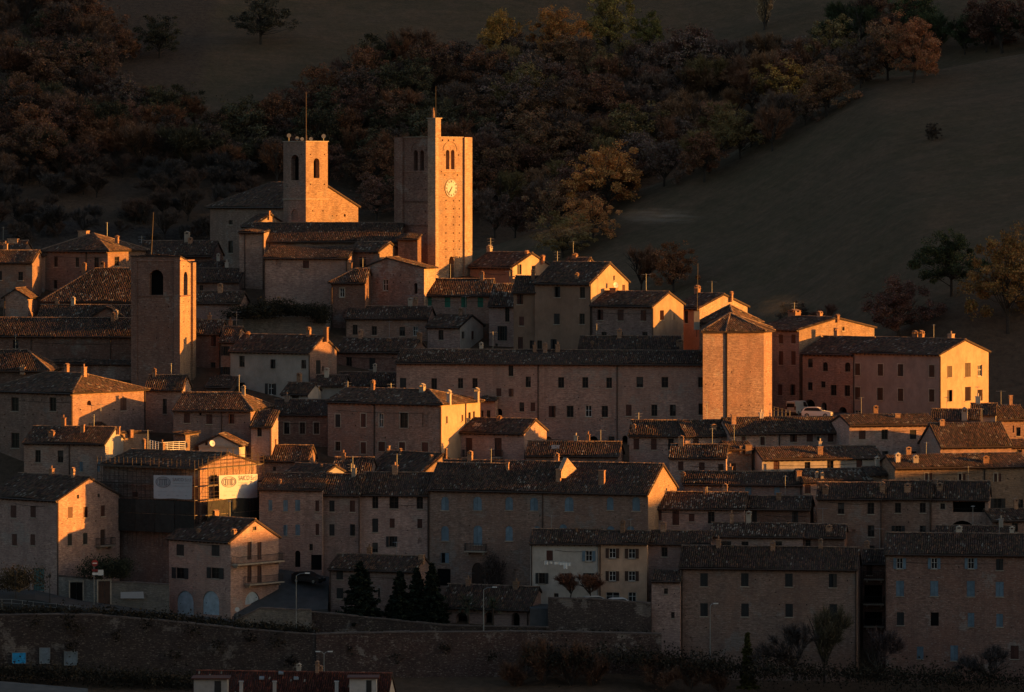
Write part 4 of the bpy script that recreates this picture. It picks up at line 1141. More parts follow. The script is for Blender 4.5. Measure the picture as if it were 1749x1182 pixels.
palazzo = H('P', 'large palazzo with pale blue arched shutters and balcony over an arched door', 732, 1107, 1156, 841, 793, 603, 18, wall='brick', side='tower', roof='gx', pipes=(733, 927),
  wins=[(760, 860, 13, 23, 'ua'), (815.5, 860, 14.5, 23, 'ua'), (869.5, 860, 13, 22, 'ua'), (912, 861, 13.5, 22, 'ua'), (972, 861, 15, 24, 'ua'), (1042, 860, 11.5, 22, 'ua'), (1086.5, 860.5, 13, 24, 'ua'),
        (760, 911, 13, 25, 'ua'), (816, 914, 15, 33, 'ua'), (869.5, 911, 12.5, 25, 'ua'), (917, 911, 13, 25, 'ua'), (962, 908, 13, 25, 'ua'), (1043, 911, 13, 25, 'ua'), (1077, 911, 13, 25, 'ua'), (760, 953, 13.5, 17, 'u'), (816, 981, 21, 40, 'Dp'), (758, 986, 23, 28, 'Dv'), (882, 979, 9, 14, 'k')],
  chim=[(867, 790, 4, 16, 'p'), (954, 801, 8, 22, 'p'), (1028, 803, 10, 24, 'p')])
H('P', 'taller roofed attic storey left of the blue-shuttered palazzo roof with sunlit verge', 733, 849, 868, 832, 793, 611, 18, D=7.5, wall='brick', side='tower', cornice=False, chim=[(866.5, 789, 5, 16, 'p')])
H('W3', 'low roof with a small pale gable behind the scaffolded corner', 215, 430, 500, 296, 246, 625, 40, D=5, wall='cement', wins=[(455, 285, 22, 14, 'd')], chim=[(425, 246, 12, 16, 'c')])
H('W3', 'low dark roofs with aerials behind the grey brick house', 480, 690, None, 288, 204, 628, 3, D=7, wall='dark', ants=[(590, 235, 290)])
H('W3', 'small house with a sunlit gable behind the grey brick house', 690, 995, 1215, 282, 182, 627, 44, wall='brick', side='tower', wins=[(715, 282, 26, 22, 'd')], chim=[(715, 135, 14, 34, 'p'), (795, 155, 14, 26, 'c'), (866, 152, 14, 30, 'c'), (1040, 188, 16, 30, 'c'), (1122, 150, 12, 40, 'p')])
H('W3', 'low tiled shed roof with a white divider wall above the banners', 88, 350, None, 210, 136, 635, 4, D=6, wall='dark', wins=[(160, 265, 18, 24, 'd')])
H('W3', 'house with hipped roof behind the tall fir tree, lower centre', 470, 950, 1042, 830, 758, 601, 20, wall='stone', wins=[(526, 860, 38, 50, 's'), (680, 862, 30, 56, 's'), (868, 862, 40, 60, 's'), (527, 963, 38, 58, 's'), (746, 960, 12, 50, 'd')], pipes=(474,), chim=[(985, 745, 30, 26, 'p')])
H('W3', 'long low stone hall with arched openings behind the palm', 1090, 1592, 1690, 1042, 930, 597, 22, wall='stone', wins=[(1210, 1112, 62, 84, 'na'), (1365, 1112, 54, 84, 'na'), (1512, 1115, 46, 84, 'na'), (1613, 1110, 14, 80, 'd')], pipes=(1580,))
whiteh = H('W4', 'white-grey rendered house with laundry on a line', 85, 462, None, 742, 674, 599.5, 3, D=6, wall='white', base=1180, pipes=(92,), wins=[(193, 817, 36, 56, 'r'), (413, 820, 74, 58, 'owu'), (150, 945, 72, 60, 'o'), (290, 945, 60, 56, 'o'), (412, 945, 62, 58, 'o'), (230, 1040, 26, 22, 'd')], chim=[(345, 660, 10, 34, 'p')])
H('W4', 'peach plaster house with white-framed dark-shuttered windows', 466, 738, None, 742, 682, 598.5, 3, D=6.5, wall='peach', base=1180, pipes=(476,), wins=[(545, 804, 76, 54, 'obw'), (654, 806, 78, 54, 'obw'), (545, 932, 76, 54, 'obw'), (654, 932, 78, 54, 'obw'), (547, 1048, 76, 50, 'dw'), (656, 1050, 44, 54, 'dw')])
H('W4', 'grey stone house right of the peach house under the same roofline', 740, 1092, None, 744, 682, 599.3, 3, D=6, wall='stone', base=1180, wins=[(837, 797, 34, 52, 'd')])
H('W7', 'narrow projecting stone tower house with tiny lean-to roof', 86, 214, None, 237, 197, 594.5, 3, D=3.5, wall='stone', roof='shed', wins=[(150, 287, 18, 24, 'd'), (181, 394, 16, 28, 'd')])

# --- right lower quarter
H('W4', 'stone house with three rust windows below the polygonal bastion', 640, 950, None, 136, 62, 635, 4, D=6.5, wall='stone', wins=[(679, 192, 32, 62, 'r'), (777, 193, 32, 62, 'r'), (873, 193, 32, 62, 'd')], chim=[(665, 80, 20, 32, 'c')], ants=[(692, 15, 62)])
H('W4', 'low sunlit stone house with two small windows below the bastion', 952, 954, 1212, 136, 62, 634.5, -6, D=6.5, wall='tan', wins=[(1013, 180, 32, 38, 'r'), (1165, 183, 30, 28, 'd')], chim=[(1113, 80, 28, 34, 'c')])
H('W5', 'low sunlit brick house with rust windows below the parked white car', 18, 20, 688, 124, 48, 634.2, -6, D=6.5, wall='tan', pipes=(300,), wins=[(98, 170, 24, 42, 'rS'), (205, 175, 24, 46, 'rS'), (379, 152, 40, 56, 'r'), (470, 152, 36, 54, 'r'), (518, 160, 14, 20, 'dS'), (587, 153, 32, 52, 'r')], chim=[(42, 25, 26, 54, 'p')])
H('W5', 'grey stone house with four small windows right of the sunlit brick house', 690, 692, 1178, 80, 30, 632, -5, D=8, wall='stone', wins=[(764, 140, 38, 50, 'r'), (890, 138, 36, 56, 'd'), (1049, 138, 36, 52, 's'), (1141, 138, 30, 54, 'd'), (893, 255, 34, 48, 'd'), (1050, 245, 36, 25, 'd'), (1142, 247, 30, 20, 'd')], chim=[(960, 20, 30, 26, 'p')])
H('V5', 'dark-roofed house with a white chimney stack below the cream gable', 1150, 1420, None, 775, 722, 641, 4, D=7, wall='dark', chim=[(1338, 705, 32, 100, 'w')])
H('V5', 'small grey dormer block below the cream gable', 1375, 1512, None, 740, 690, 644, 5, D=5, wall='cement', wins=[(1475, 800, 36, 26, 'd')], chim=[])
H('V5', 'brown roof and sunlit wall end at the far right edge', 1478, 1480, 1690, 768, 700, 646, -6, D=7, wall='tan', wins=[(1640, 845, 24, 50, 'd'), (1612, 830, 8, 40, 'd')], chim=[(1596, 640, 18, 60, 'p')])
H('V5', 'wide sagging roof with a dormer window above the sunlit cornice', 1200, 1202, 1600, 918, 800, 625, -6, D=8.5, wall='tan', chim=[(1210, 775, 26, 34, 'c')], tone=1.1, pale=.05)
H('V5', 'dim house with grey wall at right edge behind the sagging roof', 1500, 1502, 1700, 925, 895, 634, -4, D=5, wall='stone', wins=[(1645, 960, 30, 30, 'd')])
H('W5', 'low pale house with four small windows and a red-brown roof', 200, 202, 872, 268, 212, 624, -4, D=6, wall='white', wins=[(283, 310, 34, 48, 'r'), (457, 312, 32, 40, 'd'), (585, 308, 36, 46, 'd'), (748, 306, 34, 48, 'r'), (177 + 40, 322, 20, 38, 'k')], chim=[(526, 205, 30, 50, 'p')], tone=1.15)
H('W4', 'stone house with faded rust shutters and pale lichened roof', 865, 1182, None, 260, 198, 623, 3, D=6, wall='stone', wins=[(928, 315, 30, 50, 'r'), (1046, 320, 32, 50, 'r'), (1153, 325, 30, 42, 'b')], pale=.22)
H('W4', 'sunlit brick house end with a tall slender chimney', 1184, 1186, 1325, 215, 180, 626, -8, D=5, wall='tower', chim=[(1265, 228, 14, 140, 'p'), (1305, 195, 36, 26, 'p')], wins=[(1225, 322, 26, 45, 'b')])
H('W4', 'long low house with two pale blue shutters among the right roofs', 945, 1608, None, 412, 352, 615, 3, D=6, wall='stone', pipes=(1602,), wins=[(1307, 455, 36, 48, 'u'), (1468, 455, 30, 44, 'u')], chim=[(940, 350, 24, 30, 'c')])
H('W5', 'sunlit low house with two white chimneys on a pale roof', 430, 432, 815, 394, 336, 614.5, -6, D=6, wall='tan', wins=[(458, 445, 34, 50, 'r')], chim=[(508, 345, 16, 36, 'w'), (538, 350, 16, 36, 'w'), (408, 340, 28, 32, 'p')], pale=.3)
H('W5', 'tiny sunlit house with low roof between two chimneyed roofs', 800, 802, 950, 357, 322, 617, -6, D=5, wall='tower', wins=[(860, 392, 30, 24, 'k')])
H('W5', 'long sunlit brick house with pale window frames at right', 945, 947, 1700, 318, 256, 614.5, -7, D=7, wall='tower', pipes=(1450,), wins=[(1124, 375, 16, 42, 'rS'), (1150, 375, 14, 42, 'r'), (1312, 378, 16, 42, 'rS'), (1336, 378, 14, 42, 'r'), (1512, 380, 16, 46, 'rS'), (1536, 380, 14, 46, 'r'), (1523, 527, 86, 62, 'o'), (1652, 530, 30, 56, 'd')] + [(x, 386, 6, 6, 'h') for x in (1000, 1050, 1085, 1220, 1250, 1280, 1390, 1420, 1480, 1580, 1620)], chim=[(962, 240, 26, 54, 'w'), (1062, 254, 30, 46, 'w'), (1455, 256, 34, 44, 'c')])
H('W5', 'brick house with two rows of dark windows on the right, three chimneys', 512, 872, None, 490, 412, 605.5, 3, D=6.5, wall='brick', pipes=(870,), wins=[(645, 552, 36, 64, 'd'), (812, 553, 38, 64, 'd'), (813, 680, 38, 64, 'd'), (813, 772, 40, 20, 'd'), (715, 683, 24, 24, 'k')], chim=[(557, 420, 30, 52, 'c'), (877, 402, 28, 60, 'c')])
H('W5', 'brick house with open-shuttered window beside the loggia', 874, 1148, None, 488, 402, 605.3, 3, D=6.5, wall='brick', pipes=(1146,), wins=[(964, 550, 34, 56, 'd'), (1103, 550, 34, 55, 'd'), (966, 670, 74, 40, 'o'), (1103, 670, 34, 40, 'd')], chim=[(1018, 412, 34, 46, 'c')])
H('W5', 'house with a dark open loggia above a wide arch', 1152, 1472, None, 492, 404, 605, 3, D=6.5, wall='brick', wins=[(1215, 541, 26, 32, 'dS'), (1362, 546, 180, 58, 'n'), (1325, 655, 150, 66, 'na')], chim=[(1198, 408, 32, 48, 'c'), (1172, 390, 26, 30, 'c')])
H('W5', 'small roof at the right edge in front of the loggia house', 1488, 1490, 1700, 612, 560, 603, -3, D=5, wall='tan', wins=[(1620, 660, 34, 50, 'd')])
H('W5', 'low strip of dark roof just above the blue-shuttered block', 1180, 1612, None, 690, 655, 600.5, 3, D=4, wall='dark')
H('W4', 'stone house with a row of fixed little windows and lichened roof', 1095, 1612, None, 704, 640, 601, 3, D=6, wall='stone', wins=[(1172, 750, 78, 24, 'd'), (1288, 750, 40, 24, 'd'), (1475, 750, 42, 24, 'd')], pale=.25)
H('W5', 'pinkish brick house end with a single dark window', 366, 664, None, 708, 645, 600.8, 3, D=6, wall='red', wins=[(460, 748, 30, 38, 'd')], chim=[(577, 645, 32, 42, 'c')])
H('W4', 'stone house with lichened roof and rust windows right of the sunlit palazzo gable', 752, 1284, None, 546, 466, 606, 3, D=7, wall='stone', wins=[(804, 593, 34, 56, 'r'), (900, 607, 38, 78, 'r'), (989, 604, 32, 44, 'r'), (1099, 605, 38, 66, 'd')], pale=.25, chim=[(1062, 435, 12, 40, 'p')], ants=[(1075, 430, 470)])
H('W4', 'lower brick house with slim windows and plain roof, right of the lichened roof', 1286, 1652, None, 550, 488, 606.4, 3, D=6.5, wall='red', wins=[(1340, 600, 30, 66, 'o'), (1570, 600, 32, 62, 'o')], chim=[(1275, 458, 16, 50, 'p'), (1478, 465, 26, 40, 'p')])
longbrick = H('W7', 'long brick house with eight grey-green shuttered windows at lower right', 214, 1002, 1026, 180, 94, 592.5, 5, D=7, wall='brick', pipes=(222, 998), wins=[(320, 236, 34, 58, 's'), (502, 236, 34, 58, 's'), (699, 238, 34, 58, 's'), (895, 240, 36, 60, 's'), (320, 370, 34, 58, 's'), (503, 371, 34, 58, 's'), (700, 373, 34, 58, 's'), (897, 374, 36, 58, 's')], pale=.02, tone=.9)
darknarrow = H('W7', 'dark narrow house with stacked balconies between the two lower right blocks', 1030, 1128, None, 155, 102, 600, 2, D=5, wall='red', wins=[(1058, 190, 26, 50, 'r'), (1075, 300, 80, 80, 'n'), (1075, 410, 80, 60, 'n')])
blueblk = H('W7', 'tall brick block with faded blue shutters at the lower right corner', 1128, 1800, None, 118, 34, 591, 3, D=8, wall='red', pipes=(1131,), pale=.04,
  wins=W((1194, 1348, 1512), 163, 56, 48, 'owu') + [(1640, 168, 32, 50, 's'), (1195, 275, 36, 68, 'u'), (1348, 275, 36, 68, 'u'), (1511, 276, 36, 70, 'u'), (1640, 278, 36, 66, 'u'), (1197, 410, 32, 58, 's'), (1350, 412, 36, 60, 'm'), (1512, 415, 30, 62, 'u'), (1640, 417, 30, 58, 'u'), (1285, 562, 30, 56, 'u'), (1437, 563, 34, 68, 'u'), (1707, 560, 36, 60, 'r')])
# ------------------------------------------------------------------ tower details
UP = Vector((0, 0, 1))
def tower_details():
    h = clock_tower; P, a, b, L, D, ze, zb = h.P, h.a, h.b, h.L, h.D, h.ze, h.zb
    def col(s0, s1, r0, r1, z0, z1, nm, mats, par=None):
        mb = MB(); mb.box(P(s0, r0, z0), a * (s1 - s0), b * (r1 - r0), UP * (z1 - z0)); return mb.build(nm, mats, par or h.root)
    col(-.16, 1.45, -.16, .5, zb, ze, 'pilaster', MAT['tower'])
    col(L - 1.4, L + .3, -.3, 1.4, zb, ze + .04, 'pilaster', MAT['red'])
    col(-.3, 1.4, D - 1.35, D + .3, zb, ze + .04, 'pilaster', MAT['tower'])
    zt = CZ + vz(h.fy(232)) * h.C.y
    pin = col(-.16, 1.45, -.16, 1.0, ze + .002, zt, 'pinnacle', MAT['tower'])
    mb = MB(); mb.box(P(-.3, -.3, zt), a * 1.9, b * 1.45, UP * .14); mb.build('coping', MAT['sill'], pin)
    # weather figure and lightning rod on the pinnacle
    mb = MB(); q = P(.7, .25, zt + .14)
    mb.tube(q, q + UP * .5, .2, .24, 8); mb.tube(q + UP * .5, q + UP * 1.15, .24, .16, 8); mb.tube(q + UP * 1.15, q + UP * 1.5, .13, .12, 8)
    mb.tube(q + UP * .95, q + a * .35 + UP * 1.25, .07, .05, 5)
    mb.build('statue', MAT['chim'], pin)
    mb = MB(); q = P(.2, .25, zt + .1); mb.tube(q, (q.x, q.y, CZ + vz(h.fy(55)) * h.C.y), .05, .03, 5); mb.build('lightning_rod', MAT['iron'], pin)
    for s0, s1, nm in ((1.5, L - 1.45, 'f'),):
        mb = MB(); mb.box(P(s0, -.2, ze), a * (s1 - s0), b * .7, UP * .1); mb.build('coping', MAT['sill'], h.root)
    mb = MB(); mb.box(P(-.15, 1.02, ze), b * (D - 2.4), a * .7, UP * .1); mb.build('coping', MAT['sill'], h.root)
    def band_f(y, nm='string_course', t=.16, dpt=.12, teeth=False):
        z = CZ + vz(h.fy(y)) * (h.C.y + 2.5)
        mb = MB(); mb.box(P(1.46, -dpt, z), a * (L - 2.87), b * dpt, UP * t)
        if teeth:
            n = int((L - 3) / .35)
            for k in range(n): mb.box(P(1.6 + k * .35, -dpt, z - .2), a * .16, b * dpt, UP * .198)
        mb.build(nm, MAT['red'], h.root)
    band_f(522); band_f(682, 'corbel_table', teeth=True); band_f(812, 'corbel_table', teeth=True)
    s0, z0 = h.on_side(1322, 521); s1, _ = h.on_side(1428, 521)
    mb = MB(); mb.box(P(-.12, s0, z0 - .08), b * (s1 - s0), a * .12, UP * .16); mb.build('string_course', MAT['tower'], h.root)
    # arched hood moulds over the twin lights
    for key, xc_, yc_, rx in (('s', 1370, 408, 36), ('f', 1199, 408, 40)):
        fn = h.on_side if key == 's' else h.on_front
        c, zc = fn(xc_, yc_); e, _ = fn(xc_ + rx, yc_); rr = abs(e - c)
        mb = MB(); n = 14
        for k in range(n):
            t0, t1 = math.pi * k / n, math.pi * (k + 1) / n
            for q in (0,):
                def pt(r_, t_, d_):
                    s_ = c + r_ * math.cos(t_); z_ = zc + r_ * math.sin(t_) * .95
                    return P(d_, s_, z_) if key == 's' else P(s_, d_, z_)
                pts = [pt(rr, t0, -.07), pt(rr, t1, -.07), pt(rr + .14, t1, -.07), pt(rr + .14, t0, -.07)]
                mb.prism(pts, (a if key == 's' else b) * .069)
        mb.build('hood_mould', MAT['tower'] if key == 's' else MAT['red'], h.root)
    # clock
    s, z = h.on_side(1375, 612)
    Rr = 47 / 3.194 * h.C.y / FPX
    def cp(r_, t_, d_): return P(-d_, s + r_ * math.sin(t_), z + r_ * math.cos(t_))
    mb = MB(); mb.prism([cp(Rr, 2 * math.pi * k / 40, .05) for k in range(40)], a * .049)
    face = mb.build('clock_face', MAT['clockw'], h.root)
    mb = MB(); n = 40
    for k in range(n):
        t0, t1 = 2 * math.pi * k / n, 2 * math.pi * (k + 1) / n
        mb.prism([cp(Rr, t0, .1), cp(Rr, t1, .1), cp(Rr * 1.08, t1, .1), cp(Rr * 1.08, t0, .1)], a * .099)
    mb.build('clock_rim', MAT['sill'], face)
    rom = {1: 'I', 2: 'II', 3: 'III', 4: 'IIII', 5: 'V', 6: 'VI', 7: 'VII', 8: 'VIII', 9: 'IX', 10: 'X', 11: 'XI', 12: 'XII'}
    for hr, txt in rom.items():
        t = 2 * math.pi * hr / 12
        wd = {'I': .11, 'V': .2, 'X': .2}
        tot = sum(wd[ch] for ch in txt)
        mb = MB(); x = -tot / 2
        r0, r1 = Rr * .68, Rr * .93
        def q(xx, rr_):      # tangential offset xx at radius rr_
            return P(-.052, s + rr_ * math.sin(t) + xx * math.cos(t), z + rr_ * math.cos(t) - xx * math.sin(t))
        for ch in txt:
            w_ = wd[ch]
            bars = {'I': [(w_ / 2, w_ / 2)], 'V': [(0.02, w_ / 2), (w_ - .02, w_ / 2)], 'X': [(.02, w_ - .02), (w_ - .02, .02)]}[ch]
            for top, bot in bars:
                tk = .035
                mb.prism([q(x + top - tk, r1), q(x + top + tk, r1), q(x + bot + tk, r0), q(x + bot - tk, r0)], a * -.012)
            x += w_
        mb.build('numeral', MAT['iron'], face)
    for ang, ln, wd in ((R(215), Rr * .62, .07), (R(224 - 8), Rr * .0, 0), (R(212 + 8), Rr * .8, .05)):
        if ln == 0: continue
        mb = MB()
        d = (math.sin(ang), math.cos(ang)); nn = (math.cos(ang), -math.sin(ang))
        def hp(l_, w_): return P(-.075, s + d[0] * l_ + nn[0] * w_, z + d[1] * l_ + nn[1] * w_)
        mb.prism([hp(-.3, -wd), hp(-.3, wd), hp(ln * .8, wd * 1.3), hp(ln, 0), hp(ln * .8, -wd * 1.3)], a * -.02)
        mb.build('hand', MAT['iron'], face)

    # church bell tower: loudspeakers, pole, string course
    h = bell; P, a, b, L, D, ze = h.P, h.a, h.b, h.L, h.D, h.ze
    mb = MB(); mb.box(P(-.1, -.1, ze), a * (L + .2), b * (D + .2), UP * .14); mb.build('coping', MAT['sill'], h.root)
    zc = CZ + vz(h.fy(674)) * h.C.y
    mb = MB(); mb.box(P(-.12, -.12, zc), a * (L + .24), b * .119, UP * .16); mb.box(P(-.12, 0, zc), a * .119, b * (D + .12), UP * .16); mb.build('string_course', MAT['sill'], h.root)
    for x, sz, off in ((490, .34, .5), (535, .3, 0.1), (562, .28, 0), (610, .3, 0), (679, .34, .4)):
        Y0 = h.C.y + abs(x - 583) * .03
        q = at(h.fx(x), h.fy(352), Y0); q.z = ze + .14
        mb = MB(); zz = q.z + off
        mb.tube(q, (q.x, q.y, zz + .1), .04, n=5)
        c = Vector((q.x, q.y, zz + sz))
        mb.tube(c + Vector((0, .35, 0)), c + Vector((0, -.05, 0)), sz * .45, sz * .5, 8)
        mb.tube(c + Vector((0, -.05, 0)), c + Vector((.03, -.4, 0)), sz * .5, sz * 1.0, 10)
        mb.build('loudspeaker', MAT['metal'], h.root)
    q = P(.3, .3, ze); mb = MB(); mb.tube(q, (q.x, q.y, CZ + vz(h.fy(85)) * h.C.y), .09, .05, 6)
    mb.tube(q, q + UP * 1.0, .16, .12, 6); mb.build('pole', MAT['pipe'], h.root)

    # left bell tower: bands, lesenes, pole
    h = left_tower; P, a, b, L, D, ze, zb = h.P, h.a, h.b, h.L, h.D, h.ze, h.zb
    for y in (510, 300):
        z = CZ + vz(h.fy(y)) * h.C.y
        mb = MB(); mb.box(P(-.1, -.1, z), a * (L + .2), b * .099, UP * .18); mb.box(P(-.1, 0, z), a * .099, b * (D + .1), UP * .18)
        mb.build('string_course', MAT['red'], h.root)
    for s0, s1 in ((0.0, .9), (L - .9, L)):
        mb = MB(); mb.box(P(s0, -.12, zb), a * (s1 - s0), b * .118, UP * (ze - zb - .4)); mb.build('pilaster', MAT['red'], h.root)
    for r0, r1 in ((D * .78, D),):
        mb = MB(); mb.box(P(-.35, r0, zb), b * (r1 - r0), a * .349, UP * (ze - zb - 1.0)); mb.build('pilaster', MAT['tower'], h.root)
    q = P(L * .68, D * .3, ze - .6); mb = MB(); mb.tube(q, (q.x + .35, q.y, CZ + vz(h.fy(8)) * h.C.y), .06, .03, 5); mb.build('pole', MAT['pipe'], h.root)
MAT['clockw'] = plain('enamel_clock_face', (0.46, 0.45, 0.44), 0.6, 0.12)
tower_details()

# ------------------------------------------------------------------ polygonal bastion
def bastion():
    vx = [(1200.5, 646.0), (1241.3, 646.9), (1304.5, 648.3), (1318.5, 651.0), (1316.5, 664.0), (1200.5, 664.0)]
    zt = CZ + vz(564.6) * 648
    pts = [Vector((ux(p) * y, y, 0)) for p, y in vx]
    zb = gz(pts[1].x, pts[1].y) - 4
    root = empty('bastion', (pts[1].x, pts[1].y, zb), 'massive polygonal brick bastion with low tiled roof, sunlit', 'bastion')
    root.location.z = zb
    for i in range(6):
        p, q = pts[i], pts[(i + 1) % 6]
        a = (q - p).normalized(); L = (q - p).length
        n = a.cross(UP)
        holes = []
        if i < 3:
            for zz in (CZ + vz(635) * 648, CZ + vz(655.5) * 648, CZ + vz(692) * 648):
                k = max(1, int(L / 1.15))
                for j in range(k):
                    s = (j + .5) * L / k + random.uniform(-.15, .15)
                    if random.random() < .25: continue
                    s = min(max(s, .15), L - .15)
                    holes.append(([(s - .07, zz - .08), (s + .07, zz - .08), (s + .07, zz + .08), (s - .07, zz + .08)], .3))
        mb = MB(); wall_sheet(mb, Vector((p.x, p.y, zb)), a, [(0, zb), (L, zb), (L, zt), (0, zt)], holes, n)
        mb.build('wall', MAT['brick'], root)
        if holes:
            mb = MB()
            for hh, d in holes: mb.prism([Vector((p.x, p.y, 0)) + a * s + UP * z - n * .28 for s, z in hh], -n * .02)
            mb.build('putlog_holes', MAT['void'], root)
    apex = at(1246.5, 535.5, 654.5)
    c = sum(pts, Vector()) / 6
    e = [Vector((p.x, p.y, zt)) + (Vector((p.x, p.y, 0)) - c).normalized() * .5 - UP * .1 for p in pts]
    rb = MB(); sl, rd = [], []
    for i in range(6):
        p, q = e[i], e[(i + 1) % 6]
        n = (q - p).cross(apex - p)
        if n.z < 0: n = -n
        n.normalize()
        rb.prism([p, q, apex], -n * .14)
        u = (q - p).normalized(); v = n.cross(u)
        if v.z < 0: v = -v
        if i in (0, 1, 2, 5): sl.append(([p, q, apex], u, v))
        rd.append((p, apex))
    rf = rb.build('roof', MAT['roofbase'], root)
    tiles_mesh('roof_tiles', sl, rf, 991, 1.1, rd)
    mb = MB()
    for i in range(3):
        p, q = e[i], e[i + 1]
        mb.tube(p - UP * .12, q - UP * .12, .07, n=6)
    mb.build('gutter', MAT['pipe'], root)
    mb = MB(); q = pts[1] + Vector((0, -.12, 0)); mb.tube((q.x, q.y, zb), (q.x, q.y, zt - .1), .1, n=6); mb.build('downpipe', MAT['pipe'], root)
bastion()
# antenna mast beside the bastion roof
q = at(1190, 545, 661)
mb = MB(); r_ = empty('radio_mast', q, 'tall thin radio mast rising beside the bastion roof', 'mast')
mb.tube(q - UP * 2.5, at(1192, 450, 661), .06, .035, 6); mb.build('pole', MAT['pipe'], r_)
mb = MB(); mb.cbox((q.x, q.y, q.z - 1.5), .8, .7, 2.6); mb.build('base', MAT['chimw'], r_)

# ------------------------------------------------------------------ dormers, skylights, dishes on roofs
def small_gable_dormer(h, view, x, yapex, ybase, w, label):
    k = VIEWS[view][2]
    p = at(h.fx(x) if view == 'P' else VIEWS[view][0] + x / k, VIEWS[view][1] + ybase / k, h.C.y + 3.5)
    mpp = p.y / FPX / k
    W_, H_ = w * mpp, (ybase - yapex) * mpp
    a, b = h.a, h.b
    d1 = (a * -1 * .5 + b * -.86).normalized()
    root_ = h.roof
    side = Vector((d1.y, -d1.x, 0))
    mb = MB()
    mb.prism([p - side * W_ / 2 - UP * .6, p + side * W_ / 2 - UP * .6, p + side * W_ / 2, p + UP * H_, p - side * W_ / 2], -d1 * 2.2)
    mb.build('dormer', MAT['tower'], root_)
def lit_dormer():
    h = palazzo
    # triangular dormer facing the sun on the palazzo roof
    A, B, T = at(958.5, 806, 608.5), at(989, 806, 611.5), at(969, 782, 609.3)
    mb = MB(); mb.prism([A - UP * .8, B - UP * .8, B, T, A], Vector((-.5, 1.2, 0)))
    d = mb.build('dormer', MAT['tower'], h.roof)
    n = (B - A).cross(UP).normalized()
    c = (A + B) / 2 + UP * .35
    mb = MB(); mb.prism([c + (B - A).normalized() * (.38 * math.cos(t)) + UP * (.34 * math.sin(t)) + n * .03 for t in [2 * math.pi * k / 14 for k in range(14)]], n * -.02)
    mb.build('round_window', MAT['void'], h.roof)
lit_dormer()
def skylight(h, roof, x, y, w, hh, view):
    q = roof_spot(h, roof, x, y); k = VIEWS[view][2]; m = q.y / FPX / k
    p1 = (h.zr - h.ze) / (h.D * .5); v = (h.b + UP * p1).normalized(); n = h.a.cross(v)
    if n.z < 0: n = -n
    mb = MB(); mb.box(q + n * .1 - h.a * (w * m / 2) - v * .5, h.a * (w * m), v * 1.0, n * .12); mb.build('skylight', MAT['metal'], h.roof)
def dish(h, x, y, parent, view='V4', Y=None):
    q = at(h.fx(x), h.fy(y), Y)
    mb = MB(); d = Vector((.55, -.8, .25)).normalized()
    s = d.cross(UP).normalized(); t = s.cross(d)
    rr = .42
    ring = [q + s * (rr * math.cos(k * math.pi / 8)) + t * (rr * math.sin(k * math.pi / 8)) for k in range(16)]
    for k in range(16): mb.poly([q - d * .14, ring[k], ring[(k + 1) % 16]]); mb.poly([q - d * .16, ring[(k + 1) % 16], ring[k]])
    mb.tube(q - d * .1, q + d * .3 - t * .1, .02, n=4); mb.tube(q - d * .15, q - d * .5 - UP * .2, .04, n=5)
    return mb.build('satellite_dish', MAT['whitep'], parent)

# ------------------------------------------------------------------ balconies and railings
def railing(mb, p, q, hgt=.95, n=10, r=.022):
    mb.tube(p + UP * hgt, q + UP * hgt, .03, n=4); mb.tube(p + UP * .1, q + UP * .1, .02, n=4)
    for k in range(n + 1):
        t = k / n; c = p + (q - p) * t
        mb.tube(c, c + UP * hgt, r, n=4, cap=False)
def balcony(h, key, x0, x1, y, out=.9, stone=True, solid=False):
    fn = h.on_front if key == 'f' else h.on_side
    (s0, z), (s1, _) = fn(x0, y), fn(x1, y)
    s0, s1 = min(s0, s1), max(s0, s1)
    G_ = (lambda s, d, z: h.P(s, -d, z)) if key == 'f' else (lambda s, d, z: h.P(-d, s, z))
    da, dn = (h.a, -h.b) if key == 'f' else (h.b, -h.a)
    mb = MB(); mb.box(G_(s0, .003, z - .18), da * (s1 - s0), dn * out, UP * .18)
    for s in (s0 + .3, s1 - .5): mb.box(G_(s, .003, z - .5), da * .2, dn * (out * .6), UP * .318)
    o = mb.build('balcony', MAT['sill'] if stone else MAT['cement'], h.root)
    mb = MB(); n = max(4, int((s1 - s0) / .22))
    railing(mb, G_(s0 + .04, out - .05, z), G_(s1 - .04, out - .05, z), n=n)
    railing(mb, G_(s0 + .04, .05, z), G_(s0 + .04, out - .05, z), n=4); railing(mb, G_(s1 - .04, .05, z), G_(s1 - .04, out - .05, z), n=4)
    mb.build('railing', MAT['iron'], o)
    return o
balcony(palazzo, 'f', 796, 832, 940)
balcony(garage, 's', 1330, 1598, 348, 1.1)
balcony(garage, 's', 1400, 1598, 462, 1.1)
balcony(low_l, 's', 595, 690, 1136, .9)
balcony(twobal, 'f', 40, 92, 1182, .9); balcony(twobal, 'f', 192, 248, 1182, .9)
balcony(darknarrow, 'f', 1034, 1126, 340, 1.2); balcony(darknarrow, 'f', 1034, 1126, 440, 1.2); balcony(darknarrow, 'f', 1034, 1126, 230, .8)
skylight(skyroof, 'gx', 226, 216, 48, 14, 'W4'); skylight(twobal, 'gx', 110, 1020, 40, 12, 'V4')
dish(tallorange, 846, 270, tallorange.wall, Y=672.3)
dish(palegable, 1322, 500, palegable.wall, Y=631.6)
